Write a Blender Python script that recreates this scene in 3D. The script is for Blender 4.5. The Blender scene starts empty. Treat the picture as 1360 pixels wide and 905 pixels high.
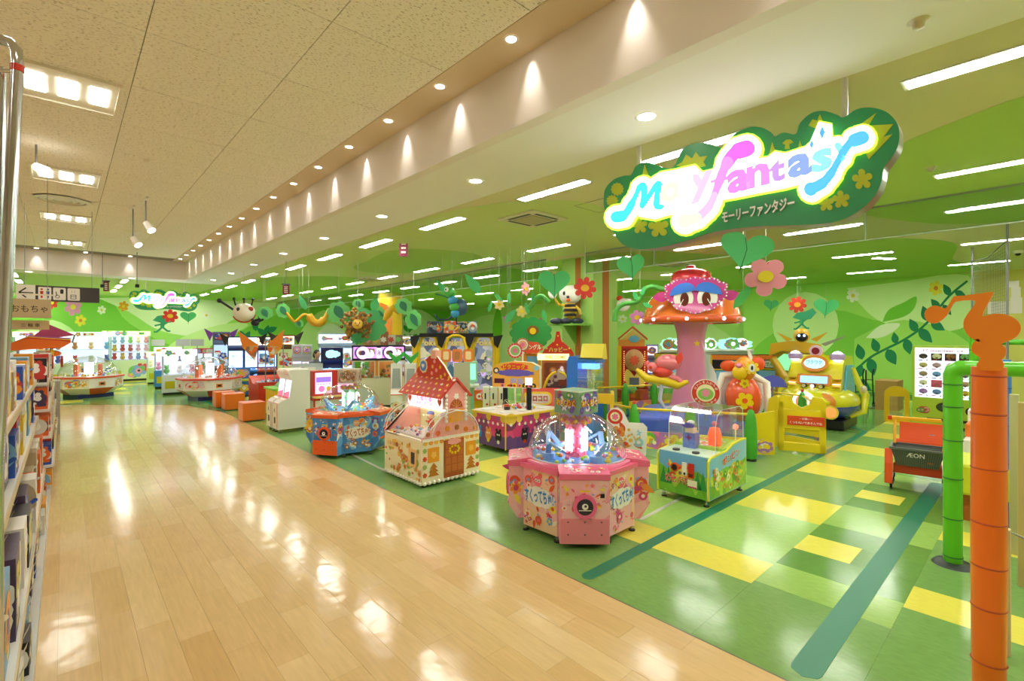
import bpy, math, random
from mathutils import Matrix, Vector
PI = math.pi
D = bpy.data
SC = bpy.context.scene
COL = SC.collection
random.seed(7)

# ------------------------------------------------------------------ camera, world, exposure
EYE = 2.05                      # camera height in metres
FPX = 648.0                     # focal length in pixels of a 1360 px wide frame
YAW = math.atan2(595, 648)      # angle from the aisle direction (+Y) towards the arcade (+X)
cam_d = D.cameras.new('camera'); cam = D.objects.new('camera', cam_d); COL.objects.link(cam)
cam_d.sensor_width = 36.0; cam_d.lens = 36.0 * FPX / 1360
cam_d.shift_y = -5.5 / 1360
cam.location = (0, 0, EYE); cam.rotation_euler = (PI / 2, 0, -YAW)
cam_d.clip_end = 200
SC.camera = cam
w = D.worlds.new('world'); SC.world = w; w.use_nodes = True
w.node_tree.nodes['Background'].inputs[0].default_value = (1, 1, 1, 1)
w.node_tree.nodes['Background'].inputs[1].default_value = 0.3
SC.view_settings.view_transform = 'Standard'; SC.view_settings.look = 'None'
SC.view_settings.gamma = 1; SC.view_settings.exposure = 0.42
SC.view_settings.use_curve_mapping = False
TUBE_E, SQUARE_E, DOWN_E = 38.0, 33.0, 16.0      # emission of the real ceiling fittings

SN, CS = math.sin(YAW), math.cos(YAW)
def ray(px, py):
    u = px - 680; return FPX * SN + u * CS, FPX * CS - u * SN, 447 - py
def gr(px, py, z=0.0):          # point on the level plane z
    X, Y, v = ray(px, py); k = (z - EYE) / v; return X * k, Y * k
def oX(px, py, x):              # point on an upright plane of constant X -> (Y, z)
    X, Y, v = ray(px, py); k = x / X; return Y * k, EYE + v * k
def oY(px, py, y):              # point on an upright plane of constant Y -> (X, z)
    X, Y, v = ray(px, py); k = y / Y; return X * k, EYE + v * k
def oF(px, py, F):              # point at a given depth
    X, Y, v = ray(px, py); k = F / FPX; return Vector((X * k, Y * k, EYE + v * k))

# ------------------------------------------------------------------ materials
MATS = {}
def hexc(h):
    h = h.lstrip('#'); c = [int(h[i:i + 2], 16) / 255 for i in (0, 2, 4)]
    return tuple((x / 12.92 if x <= .04045 else ((x + .055) / 1.055) ** 2.4) for x in c) + (1,)
def mat(h, rough=.35, metal=0, emit=0, coat=0, noise=0):
    key = (h, rough, metal, emit, coat, noise)
    if key in MATS: return MATS[key]
    m = D.materials.new('mat_' + h.strip('#') + ('_lit' if emit else '')); m.use_nodes = True
    nt = m.node_tree; b = nt.nodes['Principled BSDF']
    b.inputs['Base Color'].default_value = hexc(h); b.inputs['Roughness'].default_value = rough
    b.inputs['Metallic'].default_value = metal
    if coat: b.inputs['Coat Weight'].default_value = coat; b.inputs['Coat Roughness'].default_value = .08
    if emit:
        b.inputs['Emission Color'].default_value = hexc(h); b.inputs['Emission Strength'].default_value = emit
    if noise:
        n = nt.nodes.new('ShaderNodeTexNoise'); n.inputs['Scale'].default_value = 14; n.inputs['Detail'].default_value = 4
        tc = nt.nodes.new('ShaderNodeTexCoord'); nt.links.new(tc.outputs['Object'], n.inputs['Vector'])
        mx = nt.nodes.new('ShaderNodeMix'); mx.data_type = 'RGBA'; mx.inputs['A'].default_value = hexc(h)
        mx.inputs['B'].default_value = tuple(x * (1 - noise) for x in hexc(h)[:3]) + (1,)
        nt.links.new(n.outputs['Fac'], mx.inputs['Factor']); nt.links.new(mx.outputs['Result'], b.inputs['Base Color'])
    MATS[key] = m; return m
def lit(h, e): return mat(h, .5, 0, e)
def print_mat(name, cols, scale=9, rough=.3, emit=0):
    """busy printed sheet: voronoi patches of several inks"""
    if name in MATS: return MATS[name]
    m = D.materials.new(name); m.use_nodes = True; nt = m.node_tree; b = nt.nodes['Principled BSDF']
    tc = nt.nodes.new('ShaderNodeTexCoord'); nz = nt.nodes.new('ShaderNodeTexNoise'); nz.inputs['Scale'].default_value = scale * .6
    nt.links.new(tc.outputs['Object'], nz.inputs['Vector'])
    ad = nt.nodes.new('ShaderNodeVectorMath'); ad.operation = 'MULTIPLY_ADD'; ad.inputs[1].default_value = (.12, .12, .12)
    nt.links.new(nz.outputs['Color'], ad.inputs[0]); nt.links.new(tc.outputs['Object'], ad.inputs[2])
    v = nt.nodes.new('ShaderNodeTexVoronoi'); v.inputs['Scale'].default_value = scale
    nt.links.new(ad.outputs[0], v.inputs['Vector'])
    sp = nt.nodes.new('ShaderNodeSeparateColor'); nt.links.new(v.outputs['Color'], sp.inputs[0])
    r = nt.nodes.new('ShaderNodeValToRGB'); r.color_ramp.interpolation = 'CONSTANT'
    el = r.color_ramp.elements
    for i, c in enumerate(cols):
        e = el[i] if i < 2 else el.new(i / len(cols)); e.position = i / len(cols); e.color = hexc(c)
    nt.links.new(sp.outputs[0], r.inputs[0]); nt.links.new(r.outputs[0], b.inputs['Base Color'])
    if emit:
        nt.links.new(r.outputs[0], b.inputs['Emission Color']); b.inputs['Emission Strength'].default_value = emit
    b.inputs['Roughness'].default_value = rough; MATS[name] = m; return m
def glass_mat(name='clear_acrylic', tint='#ffffff', refl=.12, rough=.03):
    if name in MATS: return MATS[name]
    m = D.materials.new(name); m.use_nodes = True; nt = m.node_tree
    for n in list(nt.nodes): nt.nodes.remove(n)
    o = nt.nodes.new('ShaderNodeOutputMaterial'); t = nt.nodes.new('ShaderNodeBsdfTransparent'); g = nt.nodes.new('ShaderNodeBsdfGlossy')
    t.inputs[0].default_value = hexc(tint); g.inputs['Roughness'].default_value = rough
    lw = nt.nodes.new('ShaderNodeLayerWeight'); lw.inputs[0].default_value = .35
    mp = nt.nodes.new('ShaderNodeMapRange'); mp.inputs['To Min'].default_value = refl * .5; mp.inputs['To Max'].default_value = min(.9, refl * 5)
    nt.links.new(lw.outputs['Facing'], mp.inputs['Value'])
    mx = nt.nodes.new('ShaderNodeMixShader'); nt.links.new(mp.outputs[0], mx.inputs[0])
    nt.links.new(t.outputs[0], mx.inputs[1]); nt.links.new(g.outputs[0], mx.inputs[2]); nt.links.new(mx.outputs[0], o.inputs[0])
    MATS[name] = m; return m
GLASS = glass_mat()
SMOKE_GLASS = glass_mat('barrier_glass', '#e6f0ea', .10)
def floor_mat(name, cols, rough=.13, stretch=(1, 1, 1), scale=6, contrast=.5, bump=.02):
    """polished floor piece; tone differs from piece to piece, grain or flecks inside it"""
    m = D.materials.new(name); m.use_nodes = True; nt = m.node_tree; b = nt.nodes['Principled BSDF']
    oi = nt.nodes.new('ShaderNodeObjectInfo'); ge = nt.nodes.new('ShaderNodeNewGeometry')
    addr = nt.nodes.new('ShaderNodeMath'); addr.operation = 'ADD'
    nt.links.new(oi.outputs['Random'], addr.inputs[0]); nt.links.new(ge.outputs['Random Per Island'], addr.inputs[1])
    fr = nt.nodes.new('ShaderNodeMath'); fr.operation = 'FRACT'; nt.links.new(addr.outputs[0], fr.inputs[0])
    r = nt.nodes.new('ShaderNodeValToRGB'); el = r.color_ramp.elements
    for i, c in enumerate(cols):
        p = i / max(1, len(cols) - 1); e = el[i] if i < 2 else el.new(p); e.position = p; e.color = hexc(c)
    if len(cols) == 1: el[1].color = hexc(cols[0])
    nt.links.new(fr.outputs[0], r.inputs[0])
    mp = nt.nodes.new('ShaderNodeMapping'); mp.inputs['Scale'].default_value = stretch
    nt.links.new(ge.outputs['Position'], mp.inputs['Vector'])
    n = nt.nodes.new('ShaderNodeTexNoise'); n.inputs['Scale'].default_value = scale; n.inputs['Detail'].default_value = 5
    nt.links.new(mp.outputs[0], n.inputs['Vector'])
    hs = nt.nodes.new('ShaderNodeHueSaturation'); mr = nt.nodes.new('ShaderNodeMapRange')
    mr.inputs['From Min'].default_value = .3; mr.inputs['From Max'].default_value = .7
    mr.inputs['To Min'].default_value = 1 - contrast * .25; mr.inputs['To Max'].default_value = 1 + contrast * .2
    nt.links.new(n.outputs['Fac'], mr.inputs['Value']); nt.links.new(mr.outputs[0], hs.inputs['Value'])
    nt.links.new(r.outputs[0], hs.inputs['Color']); nt.links.new(hs.outputs[0], b.inputs['Base Color'])
    n2 = nt.nodes.new('ShaderNodeTexNoise'); n2.inputs['Scale'].default_value = 5; nt.links.new(ge.outputs['Position'], n2.inputs['Vector'])
    bp = nt.nodes.new('ShaderNodeBump'); bp.inputs['Strength'].default_value = bump; bp.inputs['Distance'].default_value = .1
    nt.links.new(n2.outputs['Fac'], bp.inputs['Height']); nt.links.new(bp.outputs[0], b.inputs['Normal'])
    b.inputs['Roughness'].default_value = rough; b.inputs['IOR'].default_value = 1.42
    b.inputs['Coat Weight'].default_value = 0; b.inputs['Coat Roughness'].default_value = .08
    return m
WHITE = mat('#f4f2ec'); CREAM = mat('#efe9d6'); BLACK = mat('#17181a'); CHROME = mat('#c9cbd0', .15, 1)
GREY = mat('#8c8f92'); DKGREY = mat('#44484c'); STEEL = mat('#9aa0a4', .3, .8)
RED = mat('#d6301f', .25, coat=.4); ORANGE = mat('#f0701c', .3, coat=.3); YEL = mat('#f2d21a', .3, coat=.3)
PINK = mat('#f07aa4', .3, coat=.3); BLUE = mat('#2f7fe0', .3); SKY = mat('#8fd0f4', .3); GRN = mat('#3fae3c', .35)
TEALG = mat('#1f8a5c', .45); LIME = mat('#a6d93a', .4); PURP = mat('#7c4ab8', .35); BROWN = mat('#8a4a22', .5)

# ------------------------------------------------------------------ mesh building
class B:
    def __init__(s): s.v = []; s.f = []; s.m = []; s.s = []; s.mats = []; s.T = Matrix.Identity(4)
    def mi(s, m):
        if m not in s.mats: s.mats.append(m)
        return s.mats.index(m)
    def add(s, vs, fs, m, smooth=False):
        k = len(s.v); i = s.mi(m)
        s.v += [tuple(s.T @ Vector(p)) for p in vs]
        for f in fs: s.f.append([k + q for q in f]); s.m.append(i); s.s.append(smooth)
        return s
    def box(s, x0, x1, y0, y1, z0, z1, m):
        vs = [(x0, y0, z0), (x1, y0, z0), (x1, y1, z0), (x0, y1, z0), (x0, y0, z1), (x1, y0, z1), (x1, y1, z1), (x0, y1, z1)]
        return s.add(vs, [(0, 3, 2, 1), (4, 5, 6, 7), (0, 1, 5, 4), (1, 2, 6, 5), (2, 3, 7, 6), (3, 0, 4, 7)], m)
    def bar(s, p0, p1, w, h, m):          # square bar between two points
        p0, p1 = Vector(p0), Vector(p1); d = (p1 - p0).normalized()
        u = d.cross(Vector((0, 0, 1)));  u = u.normalized() if u.length > 1e-4 else Vector((1, 0, 0)); v = u.cross(d)
        vs = [p + u * a * w / 2 + v * b * h / 2 for p in (p0, p1) for a, b in ((-1, -1), (1, -1), (1, 1), (-1, 1))]
        return s.add(vs, [(3, 2, 1, 0), (4, 5, 6, 7), (0, 1, 5, 4), (1, 2, 6, 5), (2, 3, 7, 6), (3, 0, 4, 7)], m)
    def cyl(s, p0, p1, r, m, r2=None, n=14):
        return s.tube([p0, p1], [r, r if r2 is None else r2], m, n)
    def tube(s, pts, r, m, n=10, caps=True):
        P = [Vector(p) for p in pts]; rr = r if isinstance(r, (list, tuple)) else [r] * len(P)
        vs = []; u = None
        for i, p in enumerate(P):
            d = (P[min(i + 1, len(P) - 1)] - P[max(i - 1, 0)]).normalized()
            if u is None:
                u = d.cross(Vector((0, 0, 1)))
                if u.length < 1e-3: u = Vector((1, 0, 0))
            u = (u - d * u.dot(d)).normalized(); v = d.cross(u)
            vs += [p + (u * math.cos(2 * PI * k / n) + v * math.sin(2 * PI * k / n)) * rr[i] for k in range(n)]
        fs = [(i * n + k, i * n + (k + 1) % n, (i + 1) * n + (k + 1) % n, (i + 1) * n + k) for i in range(len(P) - 1) for k in range(n)]
        s.add(vs, fs, m, True)
        if caps:
            s.add(vs[:n], [tuple(range(n))[::-1]], m); s.add(vs[-n:], [tuple(range(n))], m)
        return s
    def lathe(s, prof, m, n=24, c=(0, 0, 0), a0=0, smooth=True):
        vs = [(c[0] + r * math.cos(a0 + 2 * PI * k / n), c[1] + r * math.sin(a0 + 2 * PI * k / n), c[2] + z) for r, z in prof for k in range(n)]
        fs = [(i * n + k, i * n + (k + 1) % n, (i + 1) * n + (k + 1) % n, (i + 1) * n + k) for i in range(len(prof) - 1) for k in range(n)]
        return s.add(vs, fs, m, smooth)
    def ball(s, c, r, m, n=14, k=9, T=None):
        rx, ry, rz = r if isinstance(r, (tuple, list)) else (r, r, r)
        vs = []; T = T or Matrix.Identity(3)
        for i in range(k + 1):
            a = -PI / 2 + PI * i / k
            for j in range(n):
                b = 2 * PI * j / n
                vs.append(Vector(c) + T @ Vector((rx * math.cos(a) * math.cos(b), ry * math.cos(a) * math.sin(b), rz * math.sin(a))))
        fs = [(i * n + j, i * n + (j + 1) % n, (i + 1) * n + (j + 1) % n, (i + 1) * n + j) for i in range(k) for j in range(n)]
        return s.add(vs, fs, m, True)
    def prism(s, pts, m, O=(0, 0, 0), U=(1, 0, 0), V=(0, 0, 1), d=.01, mside=None):
        """polygon in plane O,U,V thickened by d along U x V (the side it faces)"""
        O, U, V = Vector(O), Vector(U), Vector(V); N = U.cross(V).normalized(); n = len(pts)
        area = sum(pts[i][0] * pts[(i + 1) % n][1] - pts[(i + 1) % n][0] * pts[i][1] for i in range(n))
        if area < 0: pts = pts[::-1]
        a = [O + U * p[0] + V * p[1] for p in pts]; t = [p + N * d for p in a]
        s.add(t, [tuple(range(n))], m); s.add(a, [tuple(range(n))[::-1]], mside or m)
        return s.add(a + t, [(i, (i + 1) % n, n + (i + 1) % n, n + i) for i in range(n)], mside or m)
    def skinp(s, prof_yz, x0, x1, m):     # side profile (y,z) extruded along x
        n = len(prof_yz)
        ar = sum(prof_yz[i][0] * prof_yz[(i + 1) % n][1] - prof_yz[(i + 1) % n][0] * prof_yz[i][1] for i in range(n))
        if ar < 0: prof_yz = prof_yz[::-1]
        a = [(x1, y, z) for y, z in prof_yz]; b = [(x0, y, z) for y, z in prof_yz]
        s.add(a, [tuple(range(n))], m); s.add(b, [tuple(range(n))[::-1]], m)
        return s.add(a + b, [(i, n + i, n + (i + 1) % n, (i + 1) % n) for i in range(n)], m)
def circ(cx, cy, r, n=18, ry=None, a0=0): return [(cx + r * math.cos(a0 + 2 * PI * k / n), cy + (ry or r) * math.sin(a0 + 2 * PI * k / n)) for k in range(n)]
def flower(cx, cy, r, p=6, n=5, a0=.2, inn=.62):
    o = []
    for k in range(p * n * 2):
        a = a0 + 2 * PI * k / (p * n * 2); q = abs(math.sin(a * p / 2 - a0 * p / 2)) ** .6
        o.append((cx + r * (inn + (1 - inn) * q) * math.cos(a), cy + r * (inn + (1 - inn) * q) * math.sin(a)))
    return o
def star(cx, cy, r, p=5, q=.45): return [(cx + r * (1 if k % 2 == 0 else q) * math.sin(PI * k / p), cy + r * (1 if k % 2 == 0 else q) * math.cos(PI * k / p)) for k in range(2 * p)]
def rrect(x0, x1, y0, y1, r, n=4):
    o = []
    for cx, cy, a in ((x1 - r, y1 - r, 0), (x0 + r, y1 - r, PI / 2), (x0 + r, y0 + r, PI), (x1 - r, y0 + r, 1.5 * PI)):
        o += [(cx + r * math.cos(a + PI / 2 * k / n), cy + r * math.sin(a + PI / 2 * k / n)) for k in range(n + 1)]
    return o
def heart(w, h, rot=0):
    o = []
    for k in range(32):
        t = 2 * PI * k / 32; x = math.sin(t) ** 3; y = (13 * math.cos(t) - 5 * math.cos(2 * t) - 2 * math.cos(3 * t) - math.cos(4 * t)) / 16
        x *= w / 2; y = (y + .05) * h / 2
        o.append((x * math.cos(rot) - y * math.sin(rot), x * math.sin(rot) + y * math.cos(rot)))
    return o
def leafp(L, W, a, x=0, y=0, n=7):       # leaf outline from (x,y) along angle a
    up = [(L * t / n, W / 2 * math.sin(PI * (t / n) ** .8)) for t in range(n + 1)]; dn = [(q, -p) for q, p in up[1:-1]][::-1]
    return [(x + p * math.cos(a) - q * math.sin(a), y + p * math.sin(a) + q * math.cos(a)) for p, q in up + dn]
def cloud(w, h, nb=9, amp=.12, seed=0):
    o = []
    for k in range(nb * 8):
        a = 2 * PI * k / (nb * 8); q = 1 - amp + amp * abs(math.sin(a * nb / 2)); o.append((w / 2 * q * math.cos(a), h / 2 * q * math.sin(a)))
    return o
def ribbon(pts, wid):
    """outline of a thick brush stroke through 2-D points with a width at each"""
    P = [Vector(p) for p in pts]; L = []; R = []
    for i, p in enumerate(P):
        d = (P[min(i + 1, len(P) - 1)] - P[max(i - 1, 0)]).normalized(); n = Vector((-d.y, d.x)); q = wid[i] / 2
        L.append(p + n * q); R.append(p - n * q)
    def cap(c, d, q):
        a = math.atan2(d.y, d.x); return [Vector((c.x + q * math.cos(a + t), c.y + q * math.sin(a + t))) for t in (PI / 3, 0, -PI / 3)]
    o = L + cap(P[-1], (P[-1] - P[-2]).normalized(), wid[-1] / 2) + R[::-1] + cap(P[0], (P[0] - P[1]).normalized(), wid[0] / 2)
    return [(p.x, p.y) for p in o]
def smooth2(pts, n=5):
    P = [Vector(p) for p in pts]; o = []
    for i in range(len(P) - 1):
        p0, p1, p2, p3 = P[max(i - 1, 0)], P[i], P[i + 1], P[min(i + 2, len(P) - 1)]
        for k in range(n):
            t = k / n; o.append(.5 * ((2 * p1) + (p2 - p0) * t + (2 * p0 - 5 * p1 + 4 * p2 - p3) * t * t + (3 * p1 - p0 - 3 * p2 + p3) * t ** 3))
    return o + [P[-1]]

def obj(name, b, parent=None, loc=None, rz=0, bev=0, smooth_angle=False, label=None):
    me = D.meshes.new(name); me.from_pydata(b.v, [], b.f)
    for m in b.mats: me.materials.append(m)
    me.polygons.foreach_set('material_index', b.m); me.polygons.foreach_set('use_smooth', b.s); me.update()
    o = D.objects.new(name, me); COL.objects.link(o)
    if parent: o.parent = parent
    if loc: o.location = loc
    if rz: o.rotation_euler.z = rz
    if bev:
        md = o.modifiers.new('bevel', 'BEVEL'); md.width = bev; md.segments = 2; md.limit_method = 'ANGLE'; md.angle_limit = .6
    if label: o['label'] = label
    return o
def thing(name, label, cat, loc=(0, 0, 0), rz=0, group=None):
    o = D.objects.new(name, None); COL.objects.link(o); o.empty_display_size = .1
    o.location = loc; o.rotation_euler = (0, 0, rz); return tag(o, label, cat, group)
def tag(o, label, cat, group=None, kind=None):
    if label: o['label'] = label
    if cat: o['category'] = cat
    if group: o['group'] = group
    if kind: o['kind'] = kind
    return o
def struct(name, b, parent=None, bev=0):
    o = obj(name, b, parent, bev=bev)
    if not parent: o['kind'] = 'structure'
    return o
def copy_tree(o, parent=None):
    c = o.copy(); COL.objects.link(c)
    if parent: c.parent = parent
    for ch in [x for x in D.objects if x.parent == o]: copy_tree(ch, c)
    return c
def recentre(o):
    """put the origin of a mesh built in world coordinates at the middle of its underside"""
    me = o.data; xs = [v.co for v in me.vertices]
    c = Vector(((min(p.x for p in xs) + max(p.x for p in xs)) / 2, (min(p.y for p in xs) + max(p.y for p in xs)) / 2, min(p.z for p in xs)))
    me.transform(Matrix.Translation(-c)); o.location = c; return o

TXT = {}
def text_geo(s, off=0.0):
    if (s, off) in TXT: return TXT[(s, off)]
    cu = D.curves.new('t', 'FONT'); cu.body = s; cu.size = 1; cu.offset = off; cu.resolution_u = 2; cu.align_x = 'CENTER'
    o = D.objects.new('t', cu); COL.objects.link(o); dg = bpy.context.evaluated_depsgraph_get()
    me = D.meshes.new_from_object(o.evaluated_get(dg))
    r = ([tuple(v.co) for v in me.vertices], [tuple(p.vertices) for p in me.polygons])
    D.objects.remove(o); D.curves.remove(cu); D.meshes.remove(me)
    if not r[0]: r = ([(0, 0, 0), (1, 0, 0), (1, .7, 0)], [(0, 1, 2)])
    TXT[(s, off)] = r; return r
def text(b, s, m, O, U=(1, 0, 0), V=(0, 0, 1), size=.1, width=None, off=.012, out=None, outw=.045, lift=.002, rot=0):
    """lettering centred on O in the plane U,V (O is the middle of the baseline)"""
    vs, fs = text_geo(s, 0); xs = [v[0] for v in vs]; x0, x1 = min(xs), max(xs); cx = (x0 + x1) / 2
    O, U, V = Vector(O), Vector(U), Vector(V)
    if rot: U, V = U * math.cos(rot) + V * math.sin(rot), V * math.cos(rot) - U * math.sin(rot)
    N = U.cross(V); kx = size if not width else width / (x1 - x0)
    for mm, of, l in (((out, outw, lift), (m, off, lift * 2)) if out else ((m, off, lift),)):
        v2, f2 = text_geo(s, of)
        b.add([O + U * ((v[0] - cx) * kx) + V * (v[1] * size) + N * l for v in v2], f2, mm)
def art(b, O, U, V, w, h, cols, n=14, seed=1, kinds='cfs', r=(.03, .08), lift=.0015):
    """printed motifs scattered on a panel; O is its lower left corner"""
    R = random.Random(seed); N = Vector(U).cross(Vector(V))
    for i in range(n):
        q = R.uniform(*r) * min(w, h) * 2; x = R.uniform(q, w - q) if w > 2 * q else w / 2; y = R.uniform(q, h - q) if h > 2 * q else h / 2
        k = R.choice(kinds); c = cols[R.randrange(len(cols))]; O2 = Vector(O) + N * (lift + i * .00012)
        if k == 'c': P = circ(x, y, q, 14)
        elif k == 'f': P = flower(x, y, q, 5, 3)
        elif k == 's': P = star(x, y, q)
        elif k == 'l': P = leafp(q * 2.4, q, R.uniform(0, 6.3), x, y, 5)
        elif k == 'w': P = ribbon([(x - q, y), (x - q / 3, y + q / 2), (x + q / 3, y - q / 2), (x + q, y)], [q * .3] * 4)
        else: P = rrect(x - q, x + q, y - q * .6, y + q * .6, q * .3)
        b.prism(P, c, O2, U, V, .0008)
        if k in 'cf': b.prism(circ(x, y, q * .42, 10), cols[(cols.index(c) + 1) % len(cols)], O2 + N * .0008, U, V, .0006)

# ================================================================== THE SETTING
ZA = 4.05        # arcade ceiling
ZC = 4.67        # aisle ceiling
XE = 3.17        # edge between wooden aisle and green arcade floor
YB = 20.5        # far end of the high aisle ceiling
WX = 21.0        # right-hand arcade wall
WY = 31.0        # far wall
X0, Y0 = -9.0, -6.0
joint = mat('#8d8458', .5)
fl = B().box(X0, 24, Y0, 32, -.1, -.0045, joint); floor = struct('floor', fl)
# wooden planks of the aisle
PW, PL = .2, .95
wood = floor_mat('maple_plank', ['#d8b67e', '#dfc08c', '#dab984', '#e3c794', '#d4b076'], .14, (14, 1.2, 14), 3, .25, .035)
green_dark = floor_mat('green_vinyl', ['#64943f', '#6c9a48'], .15, (5, 1.5, 5), 9, .35, .02)
green_mid = floor_mat('mid_green_vinyl', ['#76a256', '#7ca85c'], .15, (5, 1.5, 5), 9, .35, .02)
green_light = floor_mat('light_green_vinyl', ['#9ac260', '#a0c868'], .15, (5, 1.5, 5), 9, .3, .02)
yellow_v = floor_mat('yellow_vinyl', ['#e6de54', '#e8e060'], .15, (5, 1.5, 5), 9, .2, .02)
def slab(name, x0, x1, y0, y1, m, cache={}, z=0.0):
    if m not in cache:
        b = B().box(-.5, .5, -.5, .5, -.0045, 0, m); me = D.meshes.new(name); me.from_pydata(b.v, [], b.f); me.materials.append(m); cache[m] = me
    o = D.objects.new(name, cache[m]); COL.objects.link(o); o.parent = floor
    o.location = ((x0 + x1) / 2, (y0 + y1) / 2, z); o.scale = (x1 - x0 - .0012, y1 - y0 - .0012, 1); return o
planks = []
for i in range(17):
    xb = XE - i * PW
    off = (i * .37 % 1) * PL
    y = Y0 + off - PL
    while y < 19.2:
        ytop = y + PL; xm = xb - PW / 2
        lim = 17.4 + (2.65 - xm) * .914 if xm < 2.65 else 15 + (XE - xm) * 4.6     # the green floor cuts the corner of the aisle
        a, c = max(y, Y0), min(ytop, lim)
        if c - a > .03: planks.append((a, c, xb - PW, xb))
        y += PL
planks.sort(key=lambda p: math.hypot((p[0] + p[1]) / 2 - 1.5, p[2] - 1) + (50 if p[1] < .3 else 0))
for a, c, xa, xb in planks[:298]: slab('plank', xa, xb, a, c, wood)
st = B()
for a, c, xa, xb in planks[298:]: st.box(xa + .0006, xb - .0006, a + .0006, c - .0006, -.0045, 0, wood)
y = Y0
while y < 19.2:                        # aisle on the far side of the shelves and behind the camera
    st.box(X0, XE - 17 * PW - .001, y, y + PL - .001, -.0045, 0, wood); y += PL
tag(obj('plank', st, floor), None, None, None, 'stuff')
# green vinyl of the arcade, laid in columns between lines of constant Y
ycol = [1.64 + .92 * k for k in range(-9, 33)]
def strips(k):
    R = random.Random(k * 13 + 5)
    if k == 9: return [(XE, 4.20, 'm'), (4.20, 4.70, 'y'), (4.70, 6.05, 'l'), (6.05, 6.92, 'y'), (6.92, 8.24, 'm'), (8.24, 9.05, 'y'), (9.05, 10.3, 'l'), (10.3, 11.03, 'y'), (11.03, 12.1, 'm'), (12.1, 12.85, 'y'), (12.85, 14.2, 'l'), (14.2, 15, 'y'), (15, 21, 'm')]
    if k == 8: return [(XE, 4.27, 'm'), (4.27, 4.75, 'l'), (4.75, 5.21, 'd'), (5.21, 5.67, 'Y'), (5.67, 6.13, 'd'), (6.13, 7.0, 'l'), (7.0, 7.45, 'd'), (7.45, 7.87, 'Y'), (7.87, 8.3, 'd'), (8.3, 9.1, 'l'), (9.1, 10.3, 'm'), (10.3, 11, 'y'), (11, 12.3, 'd'), (12.3, 13.1, 'l'), (13.1, 21, 'm')]
    o = [(XE, 4.2, 'm'), (4.2, 4.68, 'ylym'[k % 4])]; x = 4.68; seq = 'mldlydmlyld'; q = k % 4
    while x < 21:
        wd = R.choice([.46, .92, .92, 1.35]); c = seq[(q + R.randrange(11)) % 11]
        if c == 'y': wd = .46
        o.append((x, min(21, x + wd), c)); x += wd
    return o
FM = dict(m=green_mid, d=green_dark, l=green_light, y=yellow_v)
tiles = []
for k in range(len(ycol) - 1):
    ya, yb = max(ycol[k], Y0), min(ycol[k + 1], WY)
    for xa, xb, c in strips(k):
        if c == 'Y':
            tiles += [(xa, xb, ya, yb - .46, 'd'), (xa, xb, yb - .46, yb, 'y')]
        else: tiles.append((xa, xb, ya, yb, c))
tiles.sort(key=lambda t: math.hypot((t[0] + t[1]) / 2, (t[2] + t[3]) / 2) + (60 if t[3] < -1 else 0))
for xa, xb, ya, yb, c in tiles[:290]: slab('tile', xa, xb, ya, yb, FM[c])
st = B()
for xa, xb, ya, yb, c in tiles[290:]: st.box(xa, xb, ya, yb, -.0045, 0, FM[c])
corner = [(-.1 - .13, 20.1), (2.65, 17.4), (XE, 15), (XE, WY), (X0, WY), (X0, 20.1)]
st.prism([(-.23, 20.05), (2.65, 17.42), (XE, 15.0), (XE, 20.2), (-.23, 20.2)], green_mid, (0, 0, -.0045), (1, 0, 0), (0, 1, 0), .0045)
yy = 20.2; cc = 'lymdlmyld'
for i in range(12):
    xx = -9.0
    while xx < XE:
        x2 = min(XE, xx + 1.35); st.box(xx, x2, yy, min(WY, yy + .92), -.0045, 0, FM[cc[(i * 2 + int(xx + 20)) % 9]]); xx = x2
    yy += .92
tag(obj('tile', st, floor), None, None, None, 'stuff')

def tape(b, pts, w, m, z=.0008):
    P = smooth2(pts, 6) if len(pts) > 2 else [Vector(p) for p in pts]
    b.prism(ribbon([(p[0], p[1]) for p in P], [w] * len(P)), m, (0, 0, z - .0004), (1, 0, 0), (0, 1, 0), .0012)
teal_tape = mat('#1f7f5e', .34)
tb = B(); tape(tb, [(3.30, 2.63), (8, 2.62), (12.2, 2.58), (12.9, 2.75), (13.3, 3.4), (13.4, 5)], .12, teal_tape)
tag(recentre(obj('floor_tape', tb)), 'teal tape line from the pink dome machine to the yellow car ride', 'tape')
tb = B(); tape(tb, [(3.36, .985), (8.9, .985)], .17, teal_tape)
tag(recentre(obj('floor_tape', tb)), 'broad teal tape line on the floor leading to the shopping cart', 'tape')
tb = B(); tape(tb, [gr(468, 604), gr(514, 627)], .05, mat('#c4c6b8', .3))
tag(recentre(obj('floor_tape', tb)), 'thin pale grey tape line between the blue and the gingerbread machines', 'tape')
tb = B(); tape(tb, [gr(852, 690), gr(906, 661)], .05, mat('#c4c6b8', .3)); tag(recentre(obj('floor_tape', tb)), 'thin pale grey tape line between the pink dome and the green box machines', 'tape')
tb = B(); tape(tb, [(3.2, 14.9), (3.35, 19.5), (3.6, 26)], .12, teal_tape)
tag(recentre(obj('floor_tape', tb)), 'teal tape line on the far floor beside the red and white dome machine', 'tape')
edge = B().box(XE - .006, XE + .006, Y0, 15, -.002, .0012, mat('#5d6a45', .3)); struct('trim_1', edge)

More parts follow.
